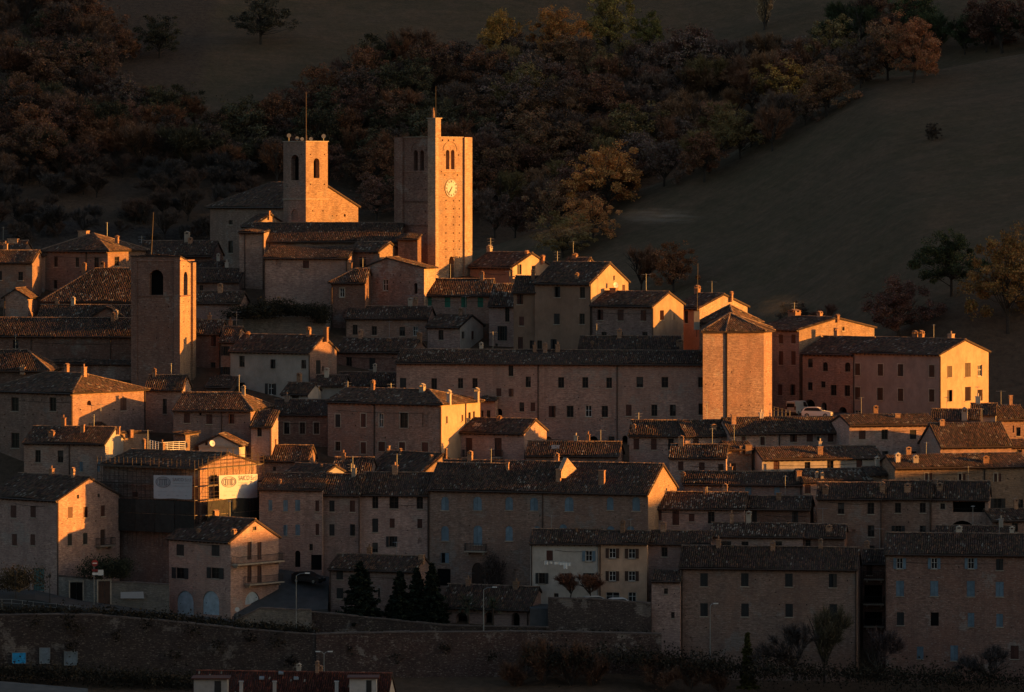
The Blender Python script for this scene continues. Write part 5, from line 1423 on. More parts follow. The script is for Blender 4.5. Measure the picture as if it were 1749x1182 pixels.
# ------------------------------------------------------------------ roads, retaining walls, parking terrace
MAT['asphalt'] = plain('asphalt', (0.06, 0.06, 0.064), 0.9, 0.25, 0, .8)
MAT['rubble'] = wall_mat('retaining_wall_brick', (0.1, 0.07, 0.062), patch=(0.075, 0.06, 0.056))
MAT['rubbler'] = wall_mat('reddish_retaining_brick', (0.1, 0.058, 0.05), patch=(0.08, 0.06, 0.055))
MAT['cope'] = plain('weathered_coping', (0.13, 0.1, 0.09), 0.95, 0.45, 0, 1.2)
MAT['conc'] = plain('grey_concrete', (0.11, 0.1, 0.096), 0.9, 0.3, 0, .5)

def strip(name, far, near, mat, label, depth=3.0):
    """a road: far and near edge as (photo x, photo y, distance); solid body below"""
    f = [at(*p) for p in far]; n = [at(*p) for p in near]
    mb = MB()
    for k in range(len(f) - 1):
        mb.poly([n[k], n[k + 1], f[k + 1], f[k]])
        mb.poly([n[k] - UP * depth, n[k + 1] - UP * depth, n[k + 1], n[k]])
        mb.poly([f[k + 1] - UP * depth, f[k] - UP * depth, f[k], f[k + 1]])
    o = mb.build(name, mat); tag(o, label, None, None, 'structure'); return o
strip('road', [(-40, 1003, 607), (60, 1008, 606), (140, 1026, 603.5), (200, 1034, 602.5), (290, 1047, 600.6), (400, 1058, 599.5), (540, 1066, 598)],
      [(-40, 1020, 596.5), (60, 1024, 596), (140, 1041, 594.5), (200, 1048, 593.5), (300, 1059, 592.3), (400, 1069, 591), (540, 1080, 590)], MAT['asphalt'], 'asphalt road running past the garages at lower left', 7)
strip('road', [(395, 978, 612), (480, 972, 613), (562, 985, 611.5)], [(400, 1050, 601.3), (470, 1046, 602), (560, 1040, 602.6)], MAT['asphalt'], 'asphalt ramp climbing between the garage house and the fir tree', 6)
strip('road', [(1296, 700, 677), (1400, 703, 676), (1480, 704, 674)], [(1322, 714.5, 657), (1400, 715, 657), (1480, 716, 656)], MAT['asphalt'], 'small street with parked cars in front of the arched house', 1.5)
strip('road', [(-40, 1160, 574), (150, 1176, 570)], [(-40, 1186, 566), (150, 1196, 563)], MAT['conc'], 'pale road edge at the bottom left corner', 1.5)
strip('pavement', [(905, 1031, 600.5), (1110, 1037, 599.5)], [(905, 1039, 595.2), (1112, 1043, 595)], MAT['asphalt'], 'parking terrace in front of the white and peach houses', 4)

def long_wall(name, pts, mat, label, thick=.9, cope=True, cat='wall'):
    """pts: (photo x, top row, bottom row, distance)"""
    T = [at(p[0], p[1], p[3]) for p in pts]; B = [at(p[0], p[2], p[3]) for p in pts]
    mid = pts[len(pts) // 2]
    root = empty(name, at(mid[0], mid[2], mid[3]), label, cat); root['kind'] = 'thing'
    mb = MB()
    for k in range(len(pts) - 1):
        d = Vector((0, thick, 0))
        mb.prism([B[k], B[k + 1], T[k + 1], T[k]], d)
    mb.build('wall', mat, root)
    if cope:
        for k in range(len(pts) - 1):
            L = (T[k + 1] - T[k]).length; n = max(1, int(L / 1.6)); e = (T[k + 1] - T[k]) / n
            cb = MB()
            for j in range(n):
                o = T[k] + e * j + Vector((0, -.08, random.uniform(0.0, .04)))
                cb.box(o, e * .985, Vector((0, thick + .16, 0)), UP * random.uniform(.12, .2))
            cb.build('coping_stones', MAT['cope'], root)
    return root
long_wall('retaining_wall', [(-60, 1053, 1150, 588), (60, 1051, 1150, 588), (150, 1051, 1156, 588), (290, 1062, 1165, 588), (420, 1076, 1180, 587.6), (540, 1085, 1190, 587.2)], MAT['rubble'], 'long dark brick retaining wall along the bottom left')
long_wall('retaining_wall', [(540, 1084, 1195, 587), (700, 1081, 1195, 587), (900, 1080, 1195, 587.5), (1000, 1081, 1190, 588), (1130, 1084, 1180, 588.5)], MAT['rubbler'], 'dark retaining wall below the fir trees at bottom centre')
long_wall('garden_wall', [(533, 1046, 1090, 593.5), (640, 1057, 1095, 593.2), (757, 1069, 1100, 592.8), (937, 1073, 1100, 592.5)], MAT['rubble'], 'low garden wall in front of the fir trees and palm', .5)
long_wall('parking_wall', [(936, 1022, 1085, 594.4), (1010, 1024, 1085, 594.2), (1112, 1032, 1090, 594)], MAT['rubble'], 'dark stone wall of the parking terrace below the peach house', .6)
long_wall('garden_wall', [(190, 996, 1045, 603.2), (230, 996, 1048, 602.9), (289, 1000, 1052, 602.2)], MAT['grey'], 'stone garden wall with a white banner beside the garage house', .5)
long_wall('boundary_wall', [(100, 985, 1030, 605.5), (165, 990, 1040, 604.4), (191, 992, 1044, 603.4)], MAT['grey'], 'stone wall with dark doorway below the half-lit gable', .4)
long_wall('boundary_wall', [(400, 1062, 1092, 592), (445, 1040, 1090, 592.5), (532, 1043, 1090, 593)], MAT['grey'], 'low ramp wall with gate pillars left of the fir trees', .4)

# dark doors in the boundary wall
for x0, x1, y0, y1, Y, m, lb in ((119, 142, 995, 1026, 604.6, 'void', 'dark iron gate in the wall below the half-lit gable'), (167, 189, 993, 1034, 603.2, 'brown', 'brown wooden gate left of the white banner')):
    r_ = empty('gate', at((x0 + x1) / 2, y1, Y), lb, 'gate')
    mb = MB(); a0, a1 = at(x0, y1, Y), at(x1, y1, Y); w_ = (a1 - a0).x
    Hh = (y1 - y0) / FPX * Y
    mb.box(a0 + Vector((.06, 0, 0)), (w_ / 2 - .08, 0, 0), (0, .06, 0), UP * Hh); mb.box(a0 + Vector((w_ / 2 + .02, 0, 0)), (w_ / 2 - .08, 0, 0), (0, .06, 0), UP * Hh)
    mb.build('leaf', MAT[m], r_)
    mb = MB(); mb.box(a0 - Vector((.1, .03, 0)), (.16, 0, 0), (0, .12, 0), UP * (Hh + .1)); mb.box(a0 + Vector((w_ - .06, -.03, 0)), (.16, 0, 0), (0, .12, 0), UP * (Hh + .1)); mb.box(a0 + Vector((-.1, -.03, Hh + .1)), (w_ + .2, 0, 0), (0, .12, 0), UP * .15)
    mb.build('frame', MAT['sill'], r_)

# garden terrace with blind arches below the church
terr = H('V3', 'ivy-topped terrace wall with two blind arches below the church', 90, 580, None, 398, 398, 683.5, 8, D=5, wall='grey', roof='flat', cat='terrace', name='terrace_wall', wins=[(358, 442, 76, 52, 'ka'), (442, 442, 72, 52, 'ka'), (130, 430, 30, 50, 'k')])

# bottom house with red roof
redh = H('P', 'house with red tiled roof and white dormers at the bottom edge', 322, 655, None, 1222, 1151, 556, 8, D=11, wall='white', tone=np.array([.95, .5, .47]), pale=0.02, cat='house', base=1260)
MAT['dormw'] = plain('dormer_render', (0.4, 0.37, 0.36), 0.8, 0.15)
def flat_dormer(h, x0, x1, y0, y1, Y, red=True):
    p, q = at(x0, y1, Y), at(x1, y1, Y); w_ = q.x - p.x; hh = (y1 - y0) / FPX * Y
    mb = MB(); mb.box(p, (w_, 0, 0), (0, 3.0, 0), UP * hh); d = mb.build('dormer', MAT['dormw'], h.roof)
    mb = MB(); mb.box(p + Vector((-.3, -.35, hh)), (w_ + .6, 0, 0), (0, 3.4, 0), UP * .16); mb.build('dormer_roof', MAT['rust'], h.roof)
    mb = MB(); mb.box(p + Vector((w_ * .62, -.03, .3)), (w_ * .2, 0, 0), (0, .05, 0), UP * (hh - .5)); mb.build('dormer_door', MAT['slate'], h.roof)
flat_dormer(redh, 331, 388, 1160, 1190, 556.5)
flat_dormer(redh, 597, 643, 1159, 1190, 555.5)
for x in (412, 469, 575):
    q = at(x, 1172, 556.8); mb = MB(); mb.cbox((q.x, q.y, q.z - 1.5), .42, .42, 2.0); mb.cbox((q.x, q.y, q.z + .5), .56, .56, .12); mb.build('chimney', MAT['dormw'], redh.roof)
for x, y in ((447, 1162), (506, 1162), (480, 1153)):
    q = roof_spot(redh, 'gx', x, y); mb = MB(); mb.box(q + Vector((-.3, -.3, .05)), (.6, 0, 0), (0, .6, .25), UP * .14); mb.build('skylight', MAT['metal'], redh.roof)

# ------------------------------------------------------------------ scaffolding and banners
def scaffold():
    h = scaf; P, a, b, L, D = h.P, h.a, h.b, h.L, h.D
    root = empty('scaffolding', h.P(0, -1.2, gz(h.C.x, h.C.y)), 'tube scaffolding with plank decks around the building under repair', 'scaffolding')
    zrow = lambda y, Y: CZ + vz(h.fy(y)) * Y
    levels = [658, 765, 852, 945, 1050]
    zb = zrow(1150, h.C.y)
    def face(key, Ln, zt_fn):
        n = max(3, int(Ln / 1.35))
        Q = (lambda s, d, z: P(s, -d, z)) if key == 'f' else (lambda s, d, z: P(-d, s, z))
        for k in range(n + 1):
            s = Ln * k / n
            for d in (.35, 1.2):
                mb = MB(); mb.tube(Q(s, d, zb), Q(s, d, zt_fn(s)), .035, n=5); mb.build('standard', MAT['pipe'], root)
        for y in levels:
            z = zrow(y, h.C.y)
            mb = MB(); mb.box(Q(-.3 if key == 's' else 0, .42, z - .06), (a if key == 'f' else b) * Ln, (-b if key == 'f' else -a) * .72, UP * .06); mb.build('deck', MAT['plank'], root)
            mb = MB()
            for dz in (.5, 1.0): mb.tube(Q(0, 1.22, z + dz), Q(Ln, 1.22, z + dz), .028, n=4)
            mb.box(Q(0, 1.17, z + .002), (a if key == 'f' else b) * Ln, (-b if key == 'f' else -a) * .03, UP * .16)
            mb.build('guard_rail', MAT['pipe'], root)
        for k in range(n):
            if k % 2: continue
            s0, s1 = Ln * k / n, Ln * (k + 1) / n
            for i in range(len(levels) - 1):
                z1, z0 = zrow(levels[i], h.C.y), zrow(levels[i + 1], h.C.y)
                mb = MB(); mb.tube(Q(s0, 1.24, z0), Q(s1, 1.24, z1), .028, n=4); mb.build('brace', MAT['pipe'], root)
    face('f', L, lambda s: h.ze + .9)
    face('s', D, lambda s: h.ze + (h.zr - h.ze) * (1 - abs(s / D - .5) * 2) * .9 + 1.0)
    # dark debris netting on the lower lifts
    zA, zB, zC = zrow(856, h.C.y), zrow(945, h.C.y), zrow(1060, h.C.y)
    for o_, d_, Ln in ((P(0, -1.27, 0), a, L), (P(-1.27, 0, 0), b, D)):
        k = max(3, int(Ln / 2.7))
        for j in range(k):
            for z0_, z1_ in ((zB + .03, zA - .08), (zC, zB - .06)):
                nb = MB(); p_ = o_ + d_ * (Ln * j / k); q_ = o_ + d_ * (Ln * (j + .985) / k); nn = Vector((-d_.y, d_.x, 0)); m_ = 4
                for i in range(m_):
                    f0, f1 = i / m_, (i + 1) / m_; s0_, s1_ = .06 * math.sin(f0 * 6 + j), .06 * math.sin(f1 * 6 + j)
                    A_, B_ = p_ + (q_ - p_) * f0 + nn * s0_, p_ + (q_ - p_) * f1 + nn * s1_
                    nb.prism([A_ + UP * z0_, B_ + UP * z0_, B_ + UP * z1_, A_ + UP * z1_], nn * .015)
                nb.build('netting', MAT['net'], root)
    # ledgers over the gable
    mb = MB()
    for f in (.25, .55, .85):
        z = h.ze + (h.zr - h.ze) * f
        mb.tube(P(-1.2, D * .05, z), P(-1.2, D * 1.0, z), .028, n=4)
    mb.build('ledger', MAT['pipe'], root)
    return root
MAT['net'] = plain('dark_netting', (0.035, 0.034, 0.032), 0.95, 0.4, 0, 2)
MAT['plank'] = plain('grey_planks', (0.26, 0.22, 0.19), 0.9, 0.35, 0, 4)
scaffold()

MAT['banner'] = plain('white_banner_cloth', (0.44, 0.43, 0.46), 0.8, 0.05)
MAT['ink'] = plain('grey_print', (0.16, 0.15, 0.17), 0.8, 0.1)
MAT['inkl'] = plain('pale_grey_print', (0.42, 0.41, 0.44), 0.8, 0.1)
def text_mesh(body, name, mat, parent, origin, right, up_, size, out):
    cu = bpy.data.curves.new(name, 'FONT'); cu.body = body; cu.size = 1.0; cu.resolution_u = 3; cu.extrude = 0.0
    tmp = bpy.data.objects.new('tmp', cu); scene.collection.objects.link(tmp)
    bpy.context.view_layer.update()
    me = bpy.data.meshes.new_from_object(tmp.evaluated_get(bpy.context.evaluated_depsgraph_get()))
    bpy.data.objects.remove(tmp, do_unlink=True); bpy.data.curves.remove(cu)
    off = root_loc(parent)
    xs = [v.co.x for v in me.vertices]; w_ = max(xs) - min(xs)
    for v in me.vertices:
        v.co = origin + right * ((v.co.x - min(xs)) * size) + up_ * (v.co.y * size) + out * .012 - off
    me.materials.clear(); me.materials.append(mat); me.name = name
    o = bpy.data.objects.new(name, me); link(o, parent)
    return w_ * size
def banner(corners, label):
    """corners in photo pixels with distance: bl, br, tr, tl"""
    bl, br, tr, tl = [at(*c) for c in corners]
    root = empty('banner', bl, label, 'banner')
    n, m = 14, 8
    mb = MB()
    right = (br - bl).normalized(); up_ = UP
    nrm = right.cross(UP).normalized()
    if nrm.y > 0: nrm = -nrm
    def pt(u, v):
        p = (bl * (1 - u) + br * u) * (1 - v) + (tl * (1 - u) + tr * u) * v
        return p + nrm * (.05 * math.sin(u * 9 + v * 3) * (1 - v) * .6) - UP * (.05 * math.sin(u * math.pi * 3) * (1 - v) * .8 if v < .2 else 0)
    for i in range(n):
        for j in range(m):
            mb.poly([pt(i / n, j / m), pt((i + 1) / n, j / m), pt((i + 1) / n, (j + 1) / m), pt(i / n, (j + 1) / m)])
    mb.build('cloth', MAT['banner'], root, smooth=True)
    Wd, Hh = (br - bl).length, (tl - bl).length
    out = nrm
    org = lambda u, v: bl * (1 - u) * (1 - v) + br * u * (1 - v) + tl * (1 - u) * v + tr * u * v + nrm * .06
    # oval emblem: two rings with upright bars
    mb = MB(); c = org(.25, .71); rx, ry = Wd * .195, Hh * .235
    for f0, f1 in ((1.0, .9), (.78, .72)):
        for k in range(28):
            t0, t1 = 2 * math.pi * k / 28, 2 * math.pi * (k + 1) / 28
            e = lambda f, t: c + right * (rx * f * math.cos(t)) + UP * (ry * f * math.sin(t))
            mb.poly([e(f1, t0), e(f0, t0), e(f0, t1), e(f1, t1)])
    for x in (-.42, -.12, .18, .42):
        mb.poly([c + right * (rx * (x - .06)) - UP * ry * .62, c + right * (rx * (x + .06)) - UP * ry * .62, c + right * (rx * (x + .06)) + UP * ry * .5, c + right * (rx * (x - .06)) + UP * ry * .5])
    mb.poly([c + right * rx * -.5 + UP * ry * .42, c + right * rx * .5 + UP * ry * .42, c + right * rx * .5 + UP * ry * .56, c + right * rx * -.5 + UP * ry * .56])
    mb.build('emblem', MAT['ink'], root)
    text_mesh('SAICO S.r.l', 'lettering', MAT['ink'], root, org(.5, .76), right, UP, Wd * .102, out)
    mb = MB()
    def dash(u0, u1, v, hgt, rows=1):
        u = u0
        while u < u1:
            w_ = random.uniform(.012, .05)
            mb.poly([org(u, v), org(min(u + w_, u1), v), org(min(u + w_, u1), v + hgt), org(u, v + hgt)]); u += w_ + .008
    dash(.5, .92, .655, .03); dash(.5, .95, .54, .028); dash(.1, .36, .29, .016); dash(.41, .58, .29, .016); dash(.65, .92, .29, .016)
    for u in (.12, .35, .6, .82): dash(u, u + .06, .12, .05)
    mb.build('small_print', MAT['inkl'], root)
Yf = lambda x: scaf.C.y + (1 if x < 0 else 0)
def pix_on(h, key, x, y, out=1.3):
    """photo pixel of view point and its distance on a plane in front of the wall"""
    fx_, fy_ = h.fx(x), h.fy(y); u = ux(fx_)
    d, o = (h.a, h.C - h.b * out) if key == 'f' else (h.b, h.C - h.a * out)
    s = (u * o.y - o.x) / (d.x - u * d.y)
    return (fx_, fy_, o.y + s * d.y)
banner([pix_on(scaf, 'f', 957, 842), pix_on(scaf, 'f', 1195, 848), pix_on(scaf, 'f', 1197, 702), pix_on(scaf, 'f', 956, 698)], 'left white banner with oval emblem and lettering on the scaffolding')
banner([pix_on(scaf, 's', 1365, 846), pix_on(scaf, 's', 1602, 838), pix_on(scaf, 's', 1602, 690), pix_on(scaf, 's', 1363, 700)], 'right white banner with oval emblem and lettering under the sunlit gable')

# roof terrace railing behind the scaffolding
r_ = empty('terrace_railing', at(285, 766, 628), 'sunlit metal railing of a roof terrace above the scaffolding', 'railing')
mb = MB(); p0, p1, p2 = at(256, 766, 627), at(275, 770, 624), at(316, 768, 630)
for A, B in ((p0, p1), (p1, p2)):
    for dz in (.1, .35, .6, .85, 1.1): mb.tube(A + UP * dz, B + UP * dz, .03, n=5)
    for k in range(5):
        c = A + (B - A) * k / 4; mb.tube(c - UP * .3, c + UP * 1.15, .035, n=5)
mb.build('rails', MAT['whitep'], r_)
mb = MB(); mb.prism([p1 - UP * 2.0, p2 - UP * 2.0, p2 - UP * .15, p1 - UP * .15], Vector((-2.5, 2.5, 0))); mb.prism([p0 - UP * 2.0, p1 - UP * 2.0, p1 - UP * .16, p0 - UP * .16], Vector((.5, 2.5, 0))); mb.build('parapet', MAT['cream'], r_)

# ------------------------------------------------------------------ laundry
q0, q1 = at(928, 957.5, 598.6), at(974, 961, 598.4)
r_ = empty('clothes_line', q0, 'clothes line with brackets on the white rendered house', 'clothes line')
mb = MB(); mb.tube(q0, q1, .015, n=4); mb.tube(q0, q0 + Vector((0, .9, 0)), .02, n=4); mb.tube(q1, q1 + Vector((0, .9, 0)), .02, n=4); mb.build('line', MAT['iron'], r_)
for f, w_, l_, lb in ((.04, .5, .5, 'leftmost white shirt on the clothes line'), (.22, .45, .35, 'small white cloth second on the clothes line'), (.4, .75, .38, 'wide white towel in the middle of the clothes line'), (.62, .6, .42, 'white shirt right of the towel on the clothes line'), (.75, .5, .85, 'long white trousers near the right end of the clothes line'), (.9, .4, .45, 'last small white cloth at the right end of the clothes line')):
    p = q0 + (q1 - q0) * f
    mb = MB(); n = 6
    for i in range(n):
        u0, u1 = i / n, (i + 1) / n
        z0 = lambda u: .05 * math.sin(u * 7 + f * 9)
        mb.prism([p + Vector((w_ * u0, z0(u0), -l_ * (1 + .06 * math.sin(9 * u0)))), p + Vector((w_ * u1, z0(u1), -l_ * (1 + .06 * math.sin(9 * u1)))), p + Vector((w_ * u1, 0, .02)), p + Vector((w_ * u0, 0, .02))], Vector((0, .02, 0)))
    o = mb.build('laundry', MAT['whitep']); tag(o, lb, 'laundry', 'washing on the clothes line')

# ------------------------------------------------------------------ cars
MAT['carw'] = plain('white_car_paint', (0.72, 0.68, 0.67), 0.3, 0.03)
MAT['vanw'] = plain('shade_greyed_van_paint', (0.36, 0.33, 0.31), 0.4, 0.08)  # white paint greyed down, shade on the van put into its colour
MAT['rubber'] = plain('tyre_rubber', (0.02, 0.02, 0.02), 0.8)
def car(loc, yaw, label, L=4.2, Wd=1.75, Hh=1.5, van=False, group=None, paint='carw'):
    root = empty('van' if van else 'parked_car', loc, label, 'van' if van else 'car', group)
    c, s = math.cos(yaw), math.sin(yaw)
    X = Vector((c, s, 0)); Yv = Vector((-s, c, 0)); O = Vector(loc)
    w = lambda x, y, z: O + X * x + Yv * y + UP * z
    if van:
        low = [(-L / 2, .35), (L / 2, .35), (L / 2, .9), (L / 2 - .35, 1.15), (L / 2 - 1.0, Hh - .08), (L / 2 - 1.3, Hh), (-L / 2 + .08, Hh), (-L / 2, Hh - .12)]
        glass = [(L / 2 - 1.9, 1.25), (L / 2 - .55, 1.2), (L / 2 - 1.05, Hh - .18), (L / 2 - 1.9, Hh - .18)]
        rear = [(-L / 2 - .015, 1.25, Hh - .25)]
    else:
        low = [(-L / 2, .38), (-L / 2 + .1, .28), (L / 2 - .1, .28), (L / 2, .42), (L / 2 - .02, .68), (L / 2 - .18, .82), (L / 2 - 1.05, .98), (L / 2 - 1.75, Hh - .12), (L / 2 - 2.1, Hh), (-L / 2 + .75, Hh - .02), (-L / 2 + .35, Hh - .12), (-L / 2 + .08, 1.0), (-L / 2 - .02, .8)]
        glass = [(-L / 2 + .32, 1.0), (L / 2 - 1.35, .98), (L / 2 - 1.85, Hh - .14), (L / 2 - 2.15, Hh - .09), (-L / 2 + .78, Hh - .1), (-L / 2 + .5, Hh - .2)]
    def wd(z):          # tumblehome
        return Wd / 2 - (.0 if z < .95 else (z - .95) * .24)
    mb = MB()
    n = len(low)
    Lp = [w(x, -wd(z), z) for x, z in low]; Rp = [w(x, wd(z), z) for x, z in low]
    mb.poly(Lp); mb.poly(Rp[::-1])
    for k in range(n): mb.poly([Lp[(k + 1) % n], Lp[k], Rp[k], Rp[(k + 1) % n]])
    mb.build('body', MAT[paint], root)
    for sgn in (-1, 1):
        gb = MB(); pts = [w(x, sgn * (wd(z) + .012), z) for x, z in glass]
        gb.poly(pts if sgn < 0 else pts[::-1]); gb.build('side_window', MAT['glass'], root)
    ws = MB()
    if van: A, B = (L / 2 - .38, 1.18), (L / 2 - .97, Hh - .14)
    else: A, B = (L / 2 - 1.1, 1.02), (L / 2 - 1.72, Hh - .16)
    nx, nz = (A[1] - B[1]) * -1, (A[0] - B[0]); nl = math.hypot(nx, nz); nx, nz = nx / nl * .015, nz / nl * .015
    ws.poly([w(A[0] + nx, -.68, A[1] + nz), w(A[0] + nx, .68, A[1] + nz), w(B[0] + nx, .6, B[1] + nz), w(B[0] + nx, -.6, B[1] + nz)]); ws.build('windscreen', MAT['glass'], root)
    rw = MB(); rx = -L / 2 - .02 if van else -L / 2 + .2
    if van: rw.poly([w(rx, .62, 1.2), w(rx, -.62, 1.2), w(rx, -.58, Hh - .3), w(rx, .58, Hh - .3)])
    else: rw.poly([w(-L / 2 + .06, .62, 1.03), w(-L / 2 + .06, -.62, 1.03), w(-L / 2 + .32, -.55, Hh - .15), w(-L / 2 + .32, .55, Hh - .15)])
    rw.build('rear_window', MAT['glass'], root)
    for sgn in (-1, 1):
        for x in (-L / 2 + .75, L / 2 - .82):
            r0 = .32
            tb = MB(); tb.tube(w(x, sgn * (Wd / 2 - .2), r0), w(x, sgn * (Wd / 2 + .012), r0), r0, n=18); t = tb.build('wheel', MAT['rubber'], root)
            rb = MB(); rb.tube(w(x, sgn * (Wd / 2 + .01), r0), w(x, sgn * (Wd / 2 + .03), r0), r0 * .62, n=14); rb.build('rim', MAT['metal'], t)
        hb = MB(); hb.box(w(L / 2 - .16, sgn * .55 - .17, .68), X * .16, Yv * .34, UP * .13); hb.build('headlight', MAT['metal'], root)
        hb = MB(); hb.box(w(-L / 2 - .03, sgn * .68 - .1, .85), X * .1, Yv * .2, UP * (.35 if not van else .5)); hb.build('tail_light', MAT['rust'], root)
        mbm = MB(); mbm.box(w(L / 2 - 1.35, sgn * (Wd / 2 + .08) - .08, .98), X * .12, Yv * .16, UP * .12); mbm.build('mirror', MAT[paint], root)
    gb = MB(); gb.box(w(L / 2 - .03, -.5, .42), X * .05, Yv * 1.0, UP * .16); gb.build('grille', MAT['iron'], root)
    bb = MB(); bb.box(w(-L / 2 - .05, -.8, .35), X * .1, Yv * 1.6, UP * .18); bb.build('bumper', MAT['iron'], root)
    return root
def ground_at(px, py, Y): return at(px, py, Y)
car(at(1396, 713.2, 661.5), R(-14), 'white hatchback parked on the street before the arched house')
car(at(1362, 709, 668), R(62), 'white van seen from behind next to the bastion street', L=4.6, Hh=2.05, Wd=1.8, van=True, paint='vanw')
car(at(1022, 1037.5, 597.3), R(8), 'white car half hidden by the wall under the peach house, left one', group=None)
car(at(1064, 1041, 597), R(4), 'white car half hidden by the wall under the peach house, right one', group=None)
car(at(527, 996, 609), R(-30), 'dark car parked in the shade at the top of the ramp', paint='slate')

# ------------------------------------------------------------------ street lamps, signs, posters
def lamp(px, py0, py1, Y, label, arm=1.2, dirx=1, double=False):
    b0, t0 = at(px, py0, Y), at(px, py1, Y)
    root = empty('street_lamp', b0, label, 'street lamp', 'street lamps')
    mb = MB(); mb.tube(b0 - UP * .6, t0 - UP * .25, .085, .05, 7)
    mb.build('pole', MAT['metal'], root)
    for d in ((dirx, -dirx) if double else (dirx,)):
        mb = MB(); e = t0 + Vector((d * arm, -.2, .1)); m_ = t0 + Vector((d * arm * .4, -.05, .02))
        mb.tube(t0 - UP * .25, m_, .045, n=5); mb.tube(m_, e, .04, n=5); mb.build('arm', MAT['metal'], root)
        mb = MB(); mb.box(e + Vector((-.1 if d > 0 else -.5, -.12, -.06)), (.6, 0, 0), (0, .24, 0), UP * .12); mb.build('lamp_head', MAT['whitep'], root)
lamp(506, 1094, 980, 589.5, 'tall street lamp by the ramp left of the fir trees')
lamp(826, 1078, 1004, 591.8, 'tall street lamp in front of the palm and stone hall')
lamp(553.5, 1152, 1114, 570, 'short double-headed street lamp above the red roof', .55, 1, True)
lamp(1213, 1165, 1032, 586, 'thin street lamp in front of the long brick house', .5)
def old_lamp(px, py0, py1, Y, label):
    b0, t0 = at(px, py0, Y), at(px, py1, Y); root = empty('street_lamp', b0, label, 'street lamp', 'street lamps')
    mb = MB(); mb.tube(b0 - UP * .2, t0 - UP * .5, .07, .04, 7); mb.tube(b0 - UP * .2, b0 + UP * .5, .12, .08, 8); mb.build('pole', MAT['iron'], root)
    mb = MB(); mb.tube(t0 - UP * .5, t0 - UP * .1, .1, .2, 6); mb.tube(t0 - UP * .1, t0 + UP * .15, .23, .03, 6); mb.build('lantern', MAT['iron'], root)
old_lamp(85, 1031, 981, 596, 'old iron lantern post on the lower left road')
old_lamp(27, 1024, 975, 596.5, 'old iron lantern post at the far left road edge')

MAT['signr'] = plain('red_sign', (0.22, 0.03, 0.03), 0.5, 0.1)
MAT['signb'] = plain('bright_blue_poster', (0.03, 0.3, 0.6), 0.6, 0.3, 0, 3)
MAT['poster'] = plain('grey_poster', (0.2, 0.24, 0.28), 0.7, 0.3, 0, 2)
def sign_post():
    b0, t0 = at(160.5, 1075, 592.5), at(160.5, 958, 592.5)
    root = empty('sign_post', b0, 'tall post with red and white signs on the lower left road', 'sign')
    mb = MB(); mb.tube(b0, t0, .05, n=6); mb.build('pole', MAT['metal'], root)
    n = Vector((0, -1, 0))
    def disc(y, r, mat, nm, sides=20, h_=None):
        c = at(162, y, 592.4)
        mb = MB()
        pts = [c + Vector((r * math.cos(2 * math.pi * k / sides), 0, r * math.sin(2 * math.pi * k / sides))) for k in range(sides)]
        mb.prism(pts, Vector((0, -.03, 0))); o = mb.build(nm, MAT[mat], root); return c
    c = disc(962, .42, 'signr', 'round_sign')
    mb = MB(); mb.box(c + Vector((-.28, -.045, -.07)), (.56, 0, 0), (0, .012, 0), UP * .14); mb.build('white_bar', MAT['whitep'], root)
    for y, m, w_, h_ in ((974, 'signr', .75, .32), (980, 'whitep', .7, .3)):
        c = at(162.5, y, 592.4); mb = MB(); mb.box(c + Vector((-w_ / 2, -.03, -h_ / 2)), (w_, 0, 0), (0, .03, 0), UP * h_); mb.build('sign_plate', MAT[m], root)
    c = at(172, 978, 592.4); mb = MB(); mb.box(c + Vector((-.35, -.03, -.35)), (.7, 0, 0), (0, .03, 0), UP * .7); mb.build('sign_plate', MAT['whitep'], root)
sign_post()
def round_post():
    b0 = at(405, 1066, 591.8); root = empty('sign_post', b0, 'small round white sign by the garage ramp', 'sign')
    t = at(405, 1041, 591.8); mb = MB(); mb.tube(b0, t, .03, n=5); mb.build('pole', MAT['metal'], root)
    mb = MB(); mb.prism([t + Vector((.3 * math.cos(k * math.pi / 8), 0, .3 * math.sin(k * math.pi / 8))) for k in range(16)], (0, -.03, 0)); mb.build('sign_plate', MAT['whitep'], root)
round_post()
for x0, x1, y0, y1, m, lb in ((21, 44, 1115, 1133, 'signb', 'bright blue poster on the retaining wall'), (68, 85, 1107, 1133, 'poster', 'tall grey poster on the retaining wall'), (110, 132, 1113, 1136, 'poster', 'square grey poster on the retaining wall, right of the tall one')):
    p, q = at(x0, y1, 587.8), at(x1, y0, 587.8)
    root = empty('poster', p, lb, 'poster')
    mb = MB(); mb.box(p, (q.x - p.x, 0, 0), (0, .05, 0), UP * (q.z - p.z)); mb.build('sheet', MAT[m], root)
    mb = MB(); fr = .06
    for o, a_, b_ in ((p + Vector((-fr, -.02, -fr)), q.x - p.x + 2 * fr, fr), (Vector((p.x - fr, p.y - .02, q.z)), q.x - p.x + 2 * fr, fr)): mb.box(o, (a_, 0, 0), (0, .06, 0), UP * b_)
    for o in (p + Vector((-fr, -.02, 0)), Vector((q.x, p.y - .02, p.z))): mb.box(o, (fr, 0, 0), (0, .06, 0), UP * (q.z - p.z))
    mb.build('frame', MAT['metal'], root)
